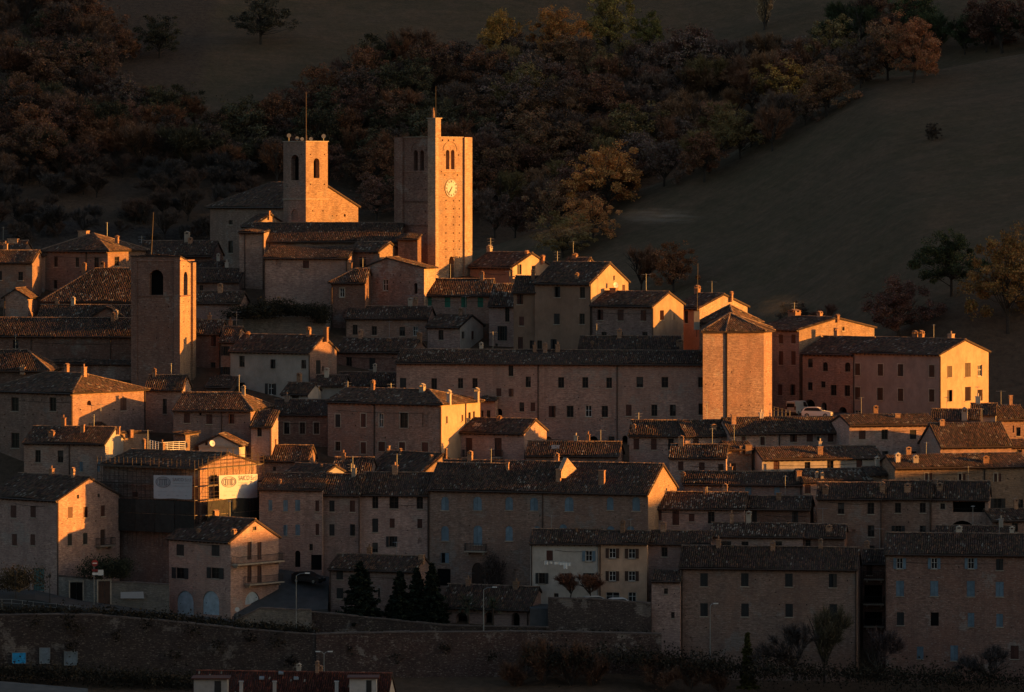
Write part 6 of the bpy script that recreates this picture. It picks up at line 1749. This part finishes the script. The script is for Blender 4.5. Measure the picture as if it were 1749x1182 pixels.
def white_banner():
    p, q = at(206, 1022, 602.3), at(246, 1010.5, 602.1)
    root = empty('banner', p, 'small white banner with red lettering on the garden wall', 'banner')
    mb = MB(); mb.prism([p, Vector((q.x, q.y, p.z)), Vector((q.x - .1, q.y, q.z)), Vector((p.x, p.y, q.z - .08))], (0, .03, 0)); mb.build('cloth', MAT['banner'], root)
    mb = MB(); x = .25
    while x < q.x - p.x - .3:
        w_ = random.uniform(.08, .2); h_ = random.uniform(.16, .28); z = .28 + .03 * math.sin(x * 3)
        mb.box(p + Vector((x, -.012, z)), (w_, 0, 0), (0, .01, 0), UP * h_); x += w_ + .05
    mb.build('lettering', MAT['signr'], root)
white_banner()
# railing along the road
r_ = empty('road_railing', at(60, 1040, 592), 'thin metal railing along the lower left road edge', 'railing')
mb = MB()
pts = [at(-30, 1035, 591.5), at(20, 1036, 591.4), at(75, 1042, 591.2), at(140, 1048, 591)]
for A, B in zip(pts[:-1], pts[1:]):
    mb.tube(A + UP * .9, B + UP * .9, .03, n=5); mb.tube(A + UP * .45, B + UP * .45, .025, n=5)
    for k in range(3): c = A + (B - A) * k / 3; mb.tube(c - UP * .8, c + UP * .95, .03, n=5)
mb.build('rails', MAT['metal'], r_)
# guard rail on the bastion street
r_ = empty('street_railing', at(1335, 708, 656.5), 'low metal guard rail on the bastion street', 'railing')
mb = MB(); A, B = at(1322, 706, 656.5), at(1349, 712, 656.0)
for dz in (.5, .9): mb.tube(A + UP * dz, B + UP * dz, .035, n=5)
for k in range(5): c = A + (B - A) * k / 4; mb.tube(c - UP * .6, c + UP * .95, .035, n=5)
mb.build('rails', MAT['metal'], r_)
# ------------------------------------------------------------------ trees
def leaf_mat():
    m, nt, bs = nodes_of('foliage')
    oi = N(nt, 'ShaderNodeObjectInfo')
    a = N(nt, 'ShaderNodeAttribute'); a.attribute_name = 'shade'
    c = mixc(nt, 1.0, oi.outputs['Color'], a.outputs['Color'], 'MULTIPLY')
    nt.links.new(c, bs.inputs['Base Color'])
    bs.inputs['Roughness'].default_value = 0.85
    bs.inputs['Specular IOR Level'].default_value = 0.1
    return m
MAT['leaf'] = leaf_mat()
MAT['bark'] = plain('bark', (0.055, 0.042, 0.035), 0.95, 0.3, 0, 3)

def np_mesh(name, V, F, C, mat):
    me = bpy.data.meshes.new(name)
    k = F.shape[1]
    me.vertices.add(len(V)); me.vertices.foreach_set('co', V.astype(np.float32).ravel())
    me.loops.add(F.size); me.loops.foreach_set('vertex_index', F.ravel().astype(np.int32))
    me.polygons.add(len(F)); me.polygons.foreach_set('loop_start', np.arange(0, F.size, k)); me.polygons.foreach_set('loop_total', np.full(len(F), k))
    me.update()
    if C is not None:
        ca = me.attributes.new('shade', 'FLOAT_COLOR', 'POINT')
        ca.data.foreach_set('color', np.concatenate([C, np.ones((len(C), 1))], 1).astype(np.float32).ravel())
    me.materials.append(mat)
    return me

def leaf_quads(cent, size, r, up_bias=0.3, shade=None, aspect=1.5):
    n = len(cent)
    d = r.normal(size=(n, 3)); d /= np.linalg.norm(d, axis=1)[:, None]
    e = r.normal(size=(n, 3)); e -= (e * d).sum(1)[:, None] * d; e /= np.linalg.norm(e, axis=1)[:, None]
    s = size * r.uniform(0.6, 1.3, (n, 1))
    V = np.stack([cent - d * s * .5 * aspect, cent + e * s * .5, cent + d * s * .5 * aspect, cent - e * s * .5], 1).reshape(-1, 3)
    F = np.arange(4 * n).reshape(n, 4)
    if shade is None: shade = np.ones((n, 3))
    return V, F, np.repeat(shade, 4, axis=0)

def tree_skeleton(r, height, spread, fork=.28, n_main=6, up=.8, depth=3):
    """limb segments (p0,p1,r0,r1) and tip points"""
    segs, tips = [], []
    def grow(p, d, L, rad, lv):
        q = p + d * L
        segs.append((p, q, rad, rad * .68))
        if lv == 0:
            tips.append(q); return
        k = r.integers(2, 4) if lv < depth else n_main
        for _ in range(k):
            ang = r.uniform(.35, .85) if lv < depth else r.uniform(.3, 1.05)
            az = r.uniform(0, 2 * np.pi)
            t = np.cross(d, r.normal(size=3)); t /= np.linalg.norm(t)
            nd = d * np.cos(ang) + t * np.sin(ang)
            nd[2] += .12 * up; nd /= np.linalg.norm(nd)
            nd[:2] *= spread; nd /= np.linalg.norm(nd)
            grow(q if lv < depth else p + d * L * r.uniform(.7, 1.0), nd, L * r.uniform(.62, .9) if lv < depth else height * r.uniform(.18, .3), rad * .6, lv - 1)
    grow(np.zeros(3), np.array([r.normal(0, .04), r.normal(0, .04), 1.0]), height * fork, height * .022, depth)
    return segs, tips

def trunk_mesh(name, segs, maxn=90):
    mb = MB()
    for p0, p1, r0, r1 in segs[:maxn]:
        mb.tube(p0, p1, max(r0, .02), max(r1, .015), 5, cap=False)
    me = bpy.data.meshes.new(name); me.from_pydata(mb.v, [], mb.f); me.materials.append(MAT['bark']); me.update(); return me

def make_leafy(seed, height=10.0, spread=1.0, leaves=5200, leaf=.3, dens=1.0, fork=.24):
    r = np.random.default_rng(seed)
    segs = []
    top = np.array([r.normal(0, .3), r.normal(0, .3), height * .62])
    segs.append((np.zeros(3), top * np.array([.4, .4, .4]), height * .024, height * .018)); segs.append((top * .4, top, height * .018, height * .006))
    K = 110
    d = r.normal(size=(K, 3)); d /= np.linalg.norm(d, axis=1)[:, None]
    d[:, 2] = np.where(d[:, 2] < -.8, -d[:, 2], d[:, 2])
    rr = r.random(K) ** .38
    lob = 1 + .22 * np.sin(3 * np.arctan2(d[:, 1], d[:, 0]) + seed) + .15 * np.sin(5 * d[:, 2] + seed * 2)
    tips = d * (rr * lob)[:, None] * np.array([height * .45 * spread, height * .45 * spread, height * .43]) + np.array([0, 0, height * .53])
    for k in range(0, K, 2):
        f = r.uniform(.25, .8); b0 = top * f
        mid = (b0 + tips[k]) / 2 + np.array([0, 0, -.03 * height])
        segs.append((b0, mid, height * .009, height * .005)); segs.append((mid, tips[k], height * .005, height * .002))
    w = r.gamma(2.2, 1.0, K); w /= w.sum()
    idx = r.choice(K, leaves, p=w)
    rad = height * r.uniform(.05, .11, K)
    off = r.normal(size=(leaves, 3)); off /= np.linalg.norm(off, axis=1)[:, None]
    off *= (r.random((leaves, 1)) ** .5); off[:, 2] *= .8
    cent = tips[idx] + off * rad[idx][:, None]
    cl = (0.65 + .7 * r.random(K))[idx][:, None]
    sh = cl * r.uniform(.65, 1.35, (leaves, 1)) * (1 + r.normal(0, .07, (leaves, 3)))
    V, F, C = leaf_quads(cent, leaf, r, shade=np.clip(sh, .2, 2.2))
    return np_mesh('crown', V, F, C, MAT['leaf']), trunk_mesh('trunk', segs)

def make_bare(seed, height=10.0, spread=.9, twigs=4200, fork=.22, col=False):
    r = np.random.default_rng(seed)
    segs, tips = tree_skeleton(r, height, spread if not col else .28, fork, 7, 1.6 if not col else 4.0)
    tips = np.array(tips); kz = height * .8 / tips[:, 2].max(); tips[:, 2] *= kz
    segs = [(np.array([p[0], p[1], p[2] * kz]), np.array([q[0], q[1], q[2] * kz]), a, b) for p, q, a, b in segs]
    src = np.array([q for p, q, a, b in segs[3:]])
    dr = np.array([(q - p) / (np.linalg.norm(q - p) + 1e-6) for p, q, a, b in segs[3:]])
    idx = r.integers(0, len(src), twigs)
    d = dr[idx] + r.normal(0, .55 if not col else .22, (twigs, 3)); d[:, 2] += .35; d /= np.linalg.norm(d, axis=1)[:, None]
    L = height * r.uniform(.05, .17, (twigs, 1))
    p = src[idx] - dr[idx] * r.uniform(0, height * .12, (twigs, 1))
    e = np.cross(d, r.normal(size=(twigs, 3))); e /= np.linalg.norm(e, axis=1)[:, None]
    wd = height * .0035 * r.uniform(.6, 1.5, (twigs, 1))
    bend = r.normal(0, .12, (twigs, 3)) * L
    V = np.stack([p - e * wd, p + e * wd, p + d * L * .55 + bend + e * wd * .7, p + d * L * .55 + bend - e * wd * .7], 1)
    V2 = np.stack([p + d * L * .55 + bend - e * wd * .7, p + d * L * .55 + bend + e * wd * .7, p + d * L + e * wd * .25, p + d * L - e * wd * .25], 1)
    V = np.concatenate([V.reshape(-1, 3), V2.reshape(-1, 3)])
    F = np.arange(len(V)).reshape(-1, 4)
    C = np.repeat(r.uniform(.7, 1.3, (len(F), 1)) * np.ones((1, 3)), 4, axis=0)
    # last leaves
    lv = 500
    cent = (p + d * L * .8)[r.integers(0, twigs, lv)] + r.normal(0, .15, (lv, 3))
    v3, f3, c3 = leaf_quads(cent, .22, r, shade=r.uniform(.8, 1.6, (lv, 1)) * np.ones((1, 3)))
    F = np.concatenate([F, f3 + len(V)]); V = np.concatenate([V, v3]); C = np.concatenate([C, c3])
    return np_mesh('crown', V, F, C, MAT['leaf']), trunk_mesh('trunk', segs)

def make_conifer(seed, height=7.0, width=2.6, leaves=7000, dense=1.0):
    r = np.random.default_rng(seed)
    mb = MB(); mb.tube((0, 0, 0), (0, 0, height * .95), height * .022, .02, 6)
    cents, shs = [], []
    z = height * .06
    while z < height * .97:
        f = 1 - z / height
        k = int(6 + 5 * f)
        L = width * (f ** .8) * r.uniform(.75, 1.15)
        for j in range(k):
            az = r.uniform(0, 2 * np.pi); l = max(.15, L * r.uniform(.65, 1.1))
            n = int(14 + 46 * f * dense)
            t = r.random(n) ** .7
            px_ = np.cos(az) * l * t; py_ = np.sin(az) * l * t
            pz = z - .28 * l * t + .1 * l * t * t + r.normal(0, .07, n)
            w_ = .16 * l * (1.1 - t)
            cents.append(np.stack([px_ + r.normal(0, 1, n) * w_ * abs(np.sin(az)) - 0, py_ + r.normal(0, 1, n) * w_ * abs(np.cos(az)), pz], 1))
            shs.append(np.full((n, 1), r.uniform(.7, 1.3)))
        z += height * .03 * r.uniform(.8, 1.3)
    c = np.concatenate(cents); s = np.concatenate(shs) * r.uniform(.6, 1.4, (len(c), 1)) * np.ones((1, 3))
    V, F, C = leaf_quads(c, .2, r, shade=s, aspect=2.2)
    me = bpy.data.meshes.new('trunk'); me.from_pydata(mb.v, [], mb.f); me.materials.append(MAT['bark'])
    return np_mesh('crown', V, F, C, MAT['leaf']), me

def make_bush(seed, w=2.0, hgt=1.4, leaves=3600, leaf=.085):
    r = np.random.default_rng(seed)
    k = 40
    tips = np.stack([r.normal(0, w * .35, k), r.normal(0, w * .3, k), hgt * r.uniform(.15, .85, k)], 1)
    idx = r.integers(0, k, leaves)
    off = r.normal(size=(leaves, 3)) * np.array([w * .16, w * .16, hgt * .16])
    cent = tips[idx] + off; cent[:, 2] = np.abs(cent[:, 2])
    sh = (0.6 + .8 * r.random(k))[idx][:, None] * r.uniform(.6, 1.4, (leaves, 1)) * np.ones((1, 3))
    V, F, C = leaf_quads(cent, leaf, r, shade=sh)
    segs = [(np.zeros(3), t, .04, .015) for t in tips[:14]]
    return np_mesh('foliage', V, F, C, MAT['leaf']), trunk_mesh('stems', segs)

LEAFY = [make_leafy(s, 10, sp, 9500, .2, 1, fk) for s, sp, fk in ((1, 1.05, .2), (2, .95, .26), (3, 1.12, .18), (4, .85, .24), (5, 1.0, .15), (6, 1.1, .2))]
DENSE = [make_leafy(s, 10, sp, 17000, .16, 1, .2) for s, sp in ((7, 1.05), (8, 1.0))]
BARE = [make_bare(s, 10, sp) for s, sp in ((11, .9), (12, 1.1), (13, .8))]
POPLAR = make_bare(21, 10, .5, 3000, .12, True)
TREEK = 1.75
def place(var, name, loc, hgt, wid, color, label, cat='tree', group=None, rz=None, base=10.0, parts=('crown', 'trunk')):
    root = empty(name, loc, label, cat, group)
    for me, nm in zip(var, parts):
        o = bpy.data.objects.new(nm, me); link(o, root)
        o.color = (*[min(1, c * TREEK) for c in color], 1)
        o.scale = (wid / base, wid / base, hgt / base)
        o.rotation_euler = (0, 0, random.uniform(0, 6.28) if rz is None else rz)
    return root

RUST, GOLD, BROWN, OLIVE, DKGR, ORANGE, UMBER, GREY, TAN = (0.18, 0.074, 0.035), (0.26, 0.14, 0.04), (0.135, 0.066, 0.04), (0.12, 0.1, 0.035), (0.04, 0.045, 0.022), (0.28, 0.12, 0.04), (0.098, 0.05, 0.036), (0.115, 0.075, 0.06), (0.26, 0.17, 0.1)
def mpp(Y): return Y / FPX
# single trees one can pick out: photo x, base row, height and width in photo pixels, model, colour (some with golden sunlight mixed in), label
for x, yb, hp, wp, var, col, lb in (
    (445, 76, 84, 92, LEAFY[0], (0.05, 0.042, 0.03), 'lone dark oak on the upper left field'),
    (272, 100, 72, 80, LEAFY[1], (0.05, 0.042, 0.028), 'dark tree at the left wood edge left of the lone oak'),
    (855, 122, 112, 86, LEAFY[3], GOLD, 'autumn tree painted sunlit gold at the top of the wood above the clock tower'),  # gold of the low sun put into the leaf colour
    (945, 112, 96, 104, DENSE[0], (0.32, 0.14, 0.045), 'broad orange tree right of the gold painted tree'),  # autumn orange brightened to paint sunlight on the crown
    (1040, 100, 112, 92, LEAFY[4], (0.2, 0.14, 0.045), 'tall olive-gold tree cut by the top edge'),  # olive leaf colour warmed in place of golden light
    (1108, 100, 78, 62, LEAFY[1], OLIVE, 'olive green round tree right of the tall olive-gold tree'),
    (1306, 52, 70, 130, POPLAR, TAN, 'pale bare poplar standing alone at the top edge'),
    (1345, 195, 92, 112, LEAFY[5], (0.26, 0.15, 0.045), 'yellowish tree inside the wood below the poplar'),  # yellow leaves plus golden light painted into their colour
    (1560, 142, 112, 112, DENSE[1], (0.24, 0.1, 0.05), 'round rust coloured tree on the brow of the right field'),
    (1648, 96, 74, 72, LEAFY[3], DKGR, 'dark green tree right of the rust coloured one on the brow'),
    (1712, 92, 110, 112, LEAFY[2], UMBER, 'big brown tree at the upper right corner'),
    (1038, 366, 114, 134, DENSE[1], (0.4, 0.18, 0.06), 'big orange tree at the lower end of the wood'),  # orange leaves, colour lifted to stand in for sunlight
    (1012, 412, 78, 84, LEAFY[5], (0.36, 0.16, 0.06), 'smaller orange tree just below the big orange tree'),
    (962, 440, 72, 108, LEAFY[4], (0.17, 0.11, 0.045), 'olive brown bushy tree above the orange house'),
    (845, 408, 96, 90, BARE[1], GREY, 'bare grey tree just right of the clock tower'),
    (1625, 508, 112, 112, DENSE[0], DKGR, 'dark green tree below the right field'),
    (1722, 570, 172, 140, DENSE[1], (0.17, 0.095, 0.035), 'big olive-gold tree at the right edge'),
    (1535, 588, 112, 122, DENSE[0], (0.1, 0.052, 0.04), 'reddish brown round tree behind the pink house'),
    (1095, 500, 92, 82, BARE[0], BROWN, 'bare brown tree behind the tall orange house'),
    (1150, 502, 84, 76, LEAFY[1], RUST, 'rust coloured tree right of the tall orange house'),
    (1592, 243, 30, 30, LEAFY[1], (0.045, 0.033, 0.026), 'tiny dark shrub alone in the middle of the right field'),
    (1415, 560, 46, 44, BARE[1], UMBER, 'small dark tree behind the brick gable house'),
    (1360, 560, 40, 60, LEAFY[4], (0.06, 0.045, 0.035), 'low dark bush tree behind the smoking chimneys')):
    g = ground_hit(x, yb, 700 if x > 1450 and yb > 480 else 735)
    if g is None: print('no ground', lb); continue
    if x in (1095, 1150, 962, 1012, 1535, 1415, 1360) and g.y > 830:
        pass
    if g.y < 702: g = at(x, yb, 715)
    s = mpp(g.y)
    place(var, 'tree', g - UP * .3, hp * s + .3, wp * s * 1.12, col, lb)

# the wood: every tree its own object
def in_poly(x, y, P):
    c = False; j = len(P) - 1
    for i in range(len(P)):
        if (P[i][1] > y) != (P[j][1] > y) and x < (P[j][0] - P[i][0]) * (y - P[i][1]) / (P[j][1] - P[i][1]) + P[i][0]: c = not c
        j = i
    return c
WOODS = [
  ([(-30, 20), (120, 30), (215, 95), (200, 175), (300, 215), (470, 240), (560, 190), (640, 150), (720, 125), (815, 140), (850, 260), (840, 395), (640, 390), (600, 300), (480, 330), (330, 300), (120, 310), (-30, 350)], 42, 'tree of the dense dark wood left of the clock tower', 'trees of the left wood',
   [(0.1, 0.055, 0.036), UMBER, (0.13, 0.06, 0.034), (0.075, 0.05, 0.04), (0.06, 0.05, 0.03)]),
  ([(820, 160), (900, 120), (1100, 120), (1300, 120), (1490, 85), (1540, 130), (1450, 185), (1340, 250), (1245, 305), (1090, 345), (1000, 395), (850, 410)], 41, 'tree of the brown wood between the two fields', 'trees of the right wood',
   [BROWN, UMBER, (0.15, 0.08, 0.045), (0.1, 0.065, 0.05), (0.13, 0.09, 0.04), GREY]),
  ([(1400, 60), (1500, 55), (1640, 70), (1780, 70), (1780, 105), (1500, 110)], 45, 'tree of the hedge along the brow of the right field', 'trees along the brow', [UMBER, DKGR, BROWN]),
]
nw = 0
def words_of(c): return 'rust' if c[0] > .12 and c[1] < .5 * c[0] + .01 else 'olive' if c[1] > .75 * c[0] else 'grey brown' if c[2] > .5 * c[0] else 'brown'
for P, step, lb, gr, cols in WOODS:
    x0, x1 = min(p[0] for p in P), max(p[0] for p in P); y0, y1 = min(p[1] for p in P), max(p[1] for p in P)
    y = y0
    while y < y1:
        x = x0
        while x < x1:
            jx, jy = x + random.uniform(-.5, .5) * step, y + random.uniform(-.5, .5) * step * .6
            if in_poly(jx, jy, P):
                g = ground_hit(jx, jy)
                if g is not None:
                    s = mpp(g.y)
                    hgt = random.uniform(62, 104) * s
                    bare = random.random() < .52
                    var = random.choice(BARE if bare else LEAFY)
                    ci = random.randrange(len(cols)); col = cols[ci]; k = random.uniform(.75, 1.3)
                    place(var, 'woodland_tree', g - UP * .3, hgt, hgt * random.uniform(.95, 1.3), tuple(c * k for c in col), ('bare ' if bare else 'leafy ') + words_of(col) + ' ' + lb, group=gr); nw += 1
            x += step
        y += step * .64
print('wood trees', nw)

# scrub on the clay slope at the left
BUSH = [make_bush(s) for s in (31, 32, 33)]
for k in range(84):
    px_, py_ = random.uniform(-10, 440), random.uniform(290, 425)
    g = ground_hit(px_, py_)
    if g is None: continue
    if k % 12 == 1:
        s = random.uniform(1.2, 3.0)
        place(BUSH[k % 3], 'shrub', g - UP * .1, s * .9, s, (0.045, 0.034, 0.03), 'low dark shrub on the grey clay slope behind the left houses', 'shrub', 'shrubs on the clay slope', base=1.4, parts=('foliage', 'stems'))
    else:
        hh = random.uniform(3.5, 8.0)
        place(BARE[k % 3], 'woodland_tree', g - UP * .2, hh, hh * random.uniform(.9, 1.3), random.choice([(0.06, 0.042, 0.035), (0.075, 0.045, 0.035), (0.05, 0.042, 0.04)]), 'small bare tree on the dark clay slope behind the left houses', 'tree', 'small trees on the clay slope')

# ------------------------------------------------------------------ garden trees in the foreground
FIR1, FIR2 = make_conifer(41, 8.0, 2.3), make_conifer(42, 8.0, 2.0, dense=1.5)
GREEN = (0.012, 0.016, 0.011)
for x, yb, hp, wp, var, lb in ((615, 1060, 106, 84, FIR1, 'tall spreading fir tree in front of the house, left one'), (683, 1070, 100, 74, FIR2, 'dense dark fir tree second from the left'), (712, 1072, 108, 80, FIR2, 'dense dark fir tree in the middle of the row'), (738, 1072, 116, 80, FIR2, 'tallest dense dark fir tree right end of the row')):
    g = at(x, yb, 595.5 + (x % 7) * .2); s = mpp(g.y)
    place(var, 'fir_tree', g - UP * .2, hp * s, wp * s * 2.0, GREEN, lb, base=8.0)
def palm(px, yb, hp, Y, label):
    b0 = at(px, yb, Y); s = mpp(Y); Hh = hp * s
    root = empty('palm_tree', b0, label, 'palm tree')
    mb = MB(); mb.tube(b0 - UP * .3, b0 + UP * (Hh * .62), .16, .13, 8); mb.build('trunk', MAT['bark'], root)
    r = np.random.default_rng(int(px)); top = np.array(b0) + np.array([0, 0, Hh * .62])
    cs = []
    fr = MB()
    for k in range(34):
        az = r.uniform(0, 6.28); el = r.uniform(-.7, 1.3); L = Hh * r.uniform(.26, .4)
        d = np.array([np.cos(az) * np.cos(el), np.sin(az) * np.cos(el), np.sin(el)])
        hub = top + d * L * .55
        t = np.cross(d, (0, 0, 1.0)); t /= np.linalg.norm(t) + 1e-6
        for j in range(-5, 6):
            a_ = j * .2
            e = d * np.cos(a_) + t * np.sin(a_); e[2] -= .25 * abs(j) / 5
            tip = hub + e * L * .55
            wv = np.cross(e, (0, 0, 1.0)); wv = wv / (np.linalg.norm(wv) + 1e-6) * .03
            fr.poly([hub - wv, hub + wv, tip + wv * .3, tip - wv * .3])
        fr.tube(top, hub, .02, n=3, cap=False)
    fr.build('fronds', MAT['palm'], root)
MAT['palm'] = plain('palm_leaf', (0.045, 0.055, 0.03), 0.8, 0.3)
palm(800, 1075, 66, 594.6, 'left fan palm in front of the stone hall arches')
palm(842, 1075, 58, 594.4, 'right fan palm behind the street lamp')
CYP = make_conifer(51, 8.0, 1.0, dense=2.2)
g = at(1277, 1172, 584); place(CYP, 'cypress_tree', g - UP * .4, 100 * mpp(584), 44 * mpp(584) * 3.1, (0.05, 0.045, 0.015), 'narrow olive cypress before the long brick house', base=8.0)
for x, yb, hp, wp, v, col, lb in ((1358, 1158, 112, 104, BARE[1], (0.06, 0.045, 0.04), 'bare dark tree right of the cypress'), (1408, 1160, 150, 110, BARE[2], (0.06, 0.048, 0.03), 'slender tree with last yellowish leaves before the long brick house'), (1500, 1158, 104, 90, BARE[0], (0.06, 0.042, 0.04), 'bare dark tree before the gap between the two blocks'), (1690, 1170, 84, 90, BARE[1], (0.05, 0.04, 0.038), 'bare dark tree at the lower right corner')):
    g = at(x, yb, 585); s = mpp(585)
    place(v, 'bare_tree', g - UP * .4, hp * s, wp * s, col, lb)
for x, yb, w_, h_, Y, col, lb in ((974, 1020, 34, 46, 596.5, (0.1, 0.045, 0.03), 'reddish brown vine bush before the white house, left one'), (1008, 1021, 36, 48, 596.8, (0.11, 0.05, 0.032), 'reddish brown vine bush before the white house, right one'), (28, 1006, 44, 34, 599, (0.05, 0.035, 0.02), 'yellow-brown climbing bush beside the teal door'), (205, 985, 32, 28, 604.6, (0.02, 0.022, 0.014), 'black-green bush below the scaffolding'), (170, 985, 40, 30, 604.9, (0.02, 0.022, 0.014), 'low dark hedge bush above the iron gate'), (840, 1000, 22, 46, 608.2, (0.05, 0.035, 0.03), 'thin dark climbing plant beside the arched palazzo door')):
    g = at(x, yb, Y); s = mpp(Y)
    if 'vine' in lb: place(BARE[int(x) % 3], 'bush', g - UP * .2, h_ * s * 1.1, w_ * s * 1.9, col, lb, 'bush', parts=('foliage', 'stems')); continue
    place(BUSH[int(x) % 3], 'bush', g - UP * .2, h_ * s * 1.15, w_ * s * .8, col, lb, 'bush', base=1.4, parts=('foliage', 'stems'))
# ivy and garden shrubs on the terrace below the church
for x, yb, w_, h_, Y, lb in ((428, 545, 60, 30, 682, 'dark garden bush left on the church terrace'), (470, 540, 46, 36, 684.5, 'dark garden bush in the middle of the church terrace'), (512, 540, 52, 26, 684.2, 'clipped ivy hedge right of the middle on the church terrace'), (548, 552, 30, 40, 682.4, 'hanging ivy at the right end of the church terrace')):
    g = at(x, yb, Y); s = mpp(Y)
    place(BUSH[int(x) % 3], 'bush', g, h_ * s * .8, w_ * s * .7, (0.016, 0.015, 0.01), lb, 'bush', base=1.4, parts=('foliage', 'stems'))
# ground cover: verge plants along the walls (one uncountable mass)
def verge():
    r = np.random.default_rng(77)
    cs, sh = [], []
    def run(pts, n, w_, hgt):
        for k in range(n):
            t = r.random() * (len(pts) - 1); i = int(t); f = t - i
            p = [pts[i][q] * (1 - f) + pts[i + 1][q] * f for q in range(3)]
            c = np.array(at(*p)) + np.array([0, r.uniform(-w_, w_), 0])
            q = 16
            cs.append(c + r.normal(0, 1, (q, 3)) * np.array([.5, .3, hgt * r.uniform(.2, 1)]) + np.array([0, 0, hgt * .4])); sh.append(np.full((q, 1), r.uniform(.4, 1.3)))
    run([(-40, 1046, 589.5), (150, 1046, 589.6), (290, 1057, 589.6), (420, 1071, 589.2), (540, 1080, 588.7)], 420, 1.2, .5)
    run([(-40, 1150, 584), (150, 1156, 583), (330, 1168, 582), (560, 1180, 580)], 700, 2.2, .8)
    run([(560, 1093, 589.2), (700, 1094, 589.4), (900, 1090, 590), (1110, 1090, 590.4)], 300, 1.0, .6)
    run([(900, 1128, 583.5), (1100, 1130, 584), (1300, 1150, 583), (1540, 1160, 583), (1780, 1170, 583)], 900, 2.5, 1.1)
    # tufts growing out of the wall face
    for px_, py_ in ((116, 1056), (118, 1068), (135, 1078), (122, 1104), (373, 1102), (497, 1130), (60, 1062), (330, 1076), (250, 1066), (430, 1090), (470, 1096), (200, 1085), (300, 1120), (600, 1110), (680, 1125), (760, 1105), (840, 1120)):
        c = np.array(at(px_, py_, 587)); cs.append(c + r.normal(0, 1, (60, 3)) * np.array([.45, .2, .4])); sh.append(np.full((60, 1), r.uniform(.3, .7)))
    c = np.concatenate(cs); s = np.concatenate(sh) * r.uniform(.6, 1.4, (len(c), 1)) * np.array([[1, 1, 1]])
    V, F, C = leaf_quads(c, .22, r, shade=s)
    o = bpy.data.objects.new('undergrowth', np_mesh('undergrowth', V, F, C, MAT['leaf'])); o.color = (0.05, 0.04, 0.028, 1); link(o)
    tag(o, 'dark undergrowth and weeds along the retaining walls', 'undergrowth', None, 'stuff')
verge()
# willow-like brush at the bottom centre
for k, (x, yb, hp, wp) in enumerate(((930, 1190, 120, 90), (975, 1188, 110, 80), (1015, 1190, 90, 80), (880, 1192, 80, 70), (1130, 1188, 84, 90), (1180, 1186, 70, 80), (1230, 1190, 60, 70))):
    g = at(x, yb, 583); s = mpp(583)
    place(BARE[k % 3], 'brushwood', g - UP * .3, hp * s, wp * s, (0.085, 0.045, 0.03), 'bare reddish brushwood growing at the bottom centre below the wall', 'brushwood', 'brushwood at the bottom')

# ------------------------------------------------------------------ chimney smoke drifting over the field
def smoke_mat(d, col=(0.75, 0.72, 0.7)):
    m = bpy.data.materials.new('wood_smoke'); m.use_nodes = True; nt = m.node_tree
    for n in list(nt.nodes):
        if n.type == 'BSDF_PRINCIPLED': nt.nodes.remove(n)
    out = [n for n in nt.nodes if n.type == 'OUTPUT_MATERIAL'][0]
    v = N(nt, 'ShaderNodeVolumePrincipled'); v.inputs['Color'].default_value = (*col, 1)
    tc = N(nt, 'ShaderNodeTexCoord')
    mp = N(nt, 'ShaderNodeMapping'); mp.inputs['Scale'].default_value = (1.2, 2.0, 3.0)
    nt.links.new(tc.outputs['Object'], mp.inputs[0])
    f = noise(nt, mp.outputs[0], 1.5, 4, .6, .42, .75)
    ln = N(nt, 'ShaderNodeVectorMath', operation='LENGTH'); nt.links.new(tc.outputs['Object'], ln.inputs[0])
    fall = N(nt, 'ShaderNodeMapRange'); fall.inputs[1].default_value = 1.0; fall.inputs[2].default_value = 0.25; nt.links.new(ln.outputs['Value'], fall.inputs[0])
    mu = N(nt, 'ShaderNodeMath', operation='MULTIPLY'); nt.links.new(f, mu.inputs[0]); nt.links.new(fall.outputs[0], mu.inputs[1])
    mk = N(nt, 'ShaderNodeMath', operation='MULTIPLY'); mk.inputs[1].default_value = d; nt.links.new(mu.outputs[0], mk.inputs[0])
    nt.links.new(mk.outputs[0], v.inputs['Density']); nt.links.new(v.outputs[0], out.inputs['Volume'])
    return m
SM = smoke_mat(0.16)
SM2 = smoke_mat(0.05)
def smoke(px, py, Y, wpx, hpx, tilt, label):
    mb = MB(); n, m_ = 16, 10
    P = lambda i, j: (math.sin(math.pi * j / m_) * math.cos(2 * math.pi * i / n), math.sin(math.pi * j / m_) * math.sin(2 * math.pi * i / n), math.cos(math.pi * j / m_))
    for i in range(n):
        for j in range(m_):
            q = [P(i, j), P(i, j + 1), P(i + 1, j + 1), P(i + 1, j)]
            if j == 0: q = [q[0], q[1], q[2]]
            elif j == m_ - 1: q = [q[0], q[1], q[3]]
            mb.poly(q)
    o = mb.build('smoke', SM2 if px > 1250 or px < 1000 else SM); o.location = at(px, py, Y); s = mpp(Y); o.scale = (wpx * s / 2, wpx * s / 5, hpx * s / 2); o.rotation_euler = (0, R(tilt), 0)
    tag(o, label, 'smoke', None, 'stuff')
smoke(1125, 370, 745, 170, 34, 1, 'thin drift of grey chimney smoke over the right field')
smoke(960, 396, 742, 190, 34, -12, 'thin chimney smoke drifting in front of the orange trees')
smoke(1330, 522, 700, 110, 44, -8, 'chimney smoke above the dim stone house roof')
import os
if os.environ.get('SCENE_DEBUG'):
    for s in STATS: print('STAT', s)
